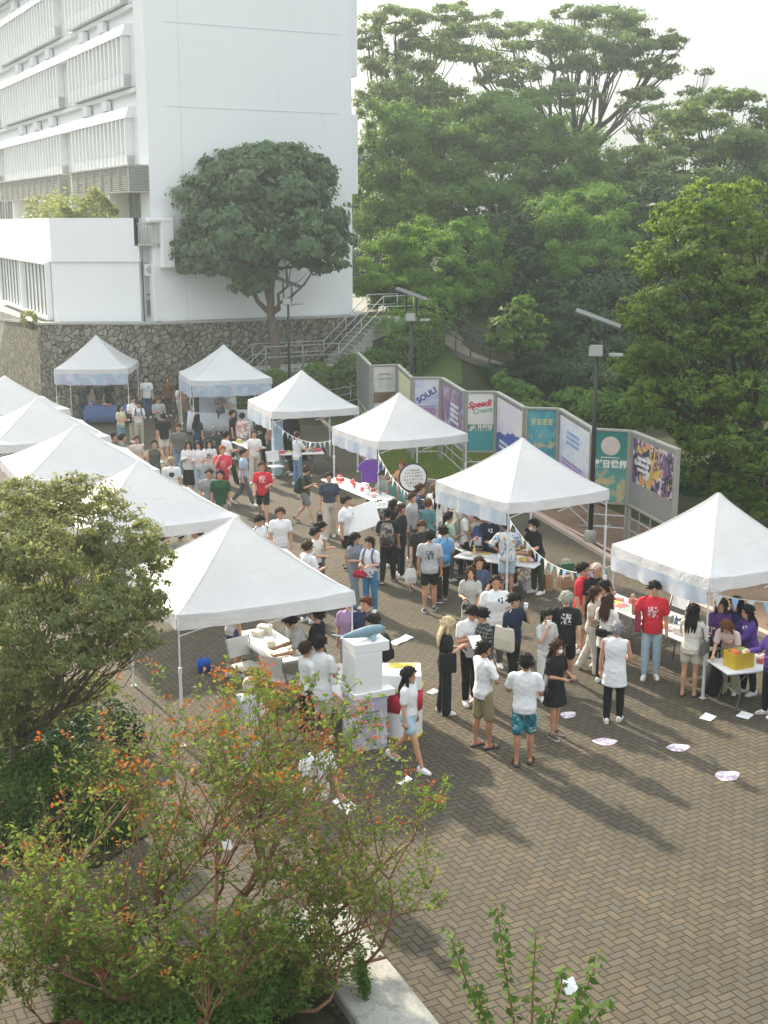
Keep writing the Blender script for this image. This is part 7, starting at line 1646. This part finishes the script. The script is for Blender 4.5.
for px, py, lab, h, f, kw in [
    (243, 447, 'person in light blue shirt crossing the aisle behind the red t-shirt', 1.70, 80, dict(hair=bk, top=('tee', (.36, .46, .58)), bot=('long', DGR), legs='walk')),
    (297, 432, 'person in white t-shirt stooping at the aisle side of the blue flag tent', 1.66, 130, dict(hair=br, top=('tee', WHT), bot=('long', JEAN), arms=('table', 'table'))),
    (120, 404, 'person in pale yellow top near the farthest tent leg', 1.64, 60, dict(sex='f', hair=lg, top=('tee', (.6, .56, .36)), bot=('shorts', JEAN), arms=('hold', 'hold'))),
    (197, 414, 'person in navy dress standing before the tall white banner stand', 1.62, 150, dict(sex='f', hair=lg, top=('tee', NVY), bot=('skirt', NVY, {'len': .5}))),
    (163, 413, 'person in black t-shirt and cream shorts behind the grey t-shirt and jeans', 1.70, 200, dict(hair=bk, top=('tee', BLK), bot=('shorts', CRM))),
    (412, 493, 'person in light grey hooded top waiting between the black outfit and the navy t-shirt', 1.66, 60, dict(hair=br, top=('long', (.40, .41, .42)), bot=('long', DGR))),
    (449, 512, 'person with ponytail in pale green top in the thick of the queue', 1.60, 120, dict(sex='f', hair=po, top=('tee', (.36, .48, .38)), bot=('long', DGR), arms=('hold', 'hold')))]:
    P(px, py, lab, h, f, **kw)
# ---------------------------------------------------------------- finish, light, air
finish_people()
finish_text()
SUN_AZ, SUN_EL = 122.0, 29.0           # azimuth counter-clockwise from +x
sd = Vector((math.cos(R(SUN_AZ)) * math.cos(R(SUN_EL)), math.sin(R(SUN_AZ)) * math.cos(R(SUN_EL)), math.sin(R(SUN_EL))))
sun = bpy.data.lights.new('sun', 'SUN'); sun.energy = 5.0; sun.angle = R(2.0); sun.color = (1.0, .86, .66)
so = bpy.data.objects.new('sun', sun); COL.objects.link(so); so.rotation_euler = sd.to_track_quat('Z', 'Y').to_euler()
w = bpy.data.worlds.new('World'); scene.world = w; w.use_nodes = True; nt = w.node_tree; nt.nodes.clear()
out = nt.nodes.new('ShaderNodeOutputWorld'); bg = nt.nodes.new('ShaderNodeBackground')
sky = nt.nodes.new('ShaderNodeTexSky'); sky.sky_type = 'NISHITA'; sky.sun_disc = False; sky.sun_elevation = R(SUN_EL); sky.sun_rotation = R(90 - SUN_AZ); sky.dust_density = 6.0; sky.air_density = 1.2; sky.ozone_density = 1.0
mx = nt.nodes.new('ShaderNodeMix'); mx.data_type = 'RGBA'; mx.inputs[0].default_value = .8
nt.links.new(sky.outputs[0], mx.inputs[6]); 
sz = sep(nt, texco(nt, 'Generated'))[2].max(0.0)
lum = (sz * 3.0 + 1.0)                                       # veil of thin cloud: brighter overhead than at the horizon
vm = nt.nodes.new('ShaderNodeVectorMath'); vm.operation = 'SCALE'; vm.inputs[0].default_value = (2.7, 2.85, 2.92); nt.links.new(lum.k, vm.inputs['Scale']); nt.links.new(vm.outputs[0], mx.inputs[7])
nt.links.new(mx.outputs[2], bg.inputs[0]); bg.inputs[1].default_value = .11; nt.links.new(bg.outputs[0], out.inputs[0])
# the hazy air
hz = MB(); hz.box(-135, 155, -3, 235, -1.3, 48); ho = hz.build('haze', None); ho.data.materials.clear()
m, nt, out = newmat('haze_air'); v = nt.nodes.new('ShaderNodeVolumePrincipled'); v.inputs['Color'].default_value = (.80, .93, 1, 1); v.inputs['Density'].default_value = .0010; v.inputs['Anisotropy'].default_value = .5
nt.links.new(v.outputs[0], out.inputs['Volume']); ho.data.materials.append(m); tag(ho, None, None, None, 'stuff'); ho['label'] = 'thin pale haze filling the air'
vs = scene.view_settings; vs.view_transform = 'Standard'; vs.look = 'None'; vs.exposure = 1.0; vs.gamma = 1.0; vs.use_curve_mapping = False
cy = scene.cycles; cy.use_denoising = True; cy.max_bounces = 6; cy.diffuse_bounces = 3; cy.transparent_max_bounces = 8; cy.volume_bounces = 0; cy.transmission_bounces = 4; cy.glossy_bounces = 2
scene.render.film_transparent = False
cy.sample_clamp_indirect = 6.0
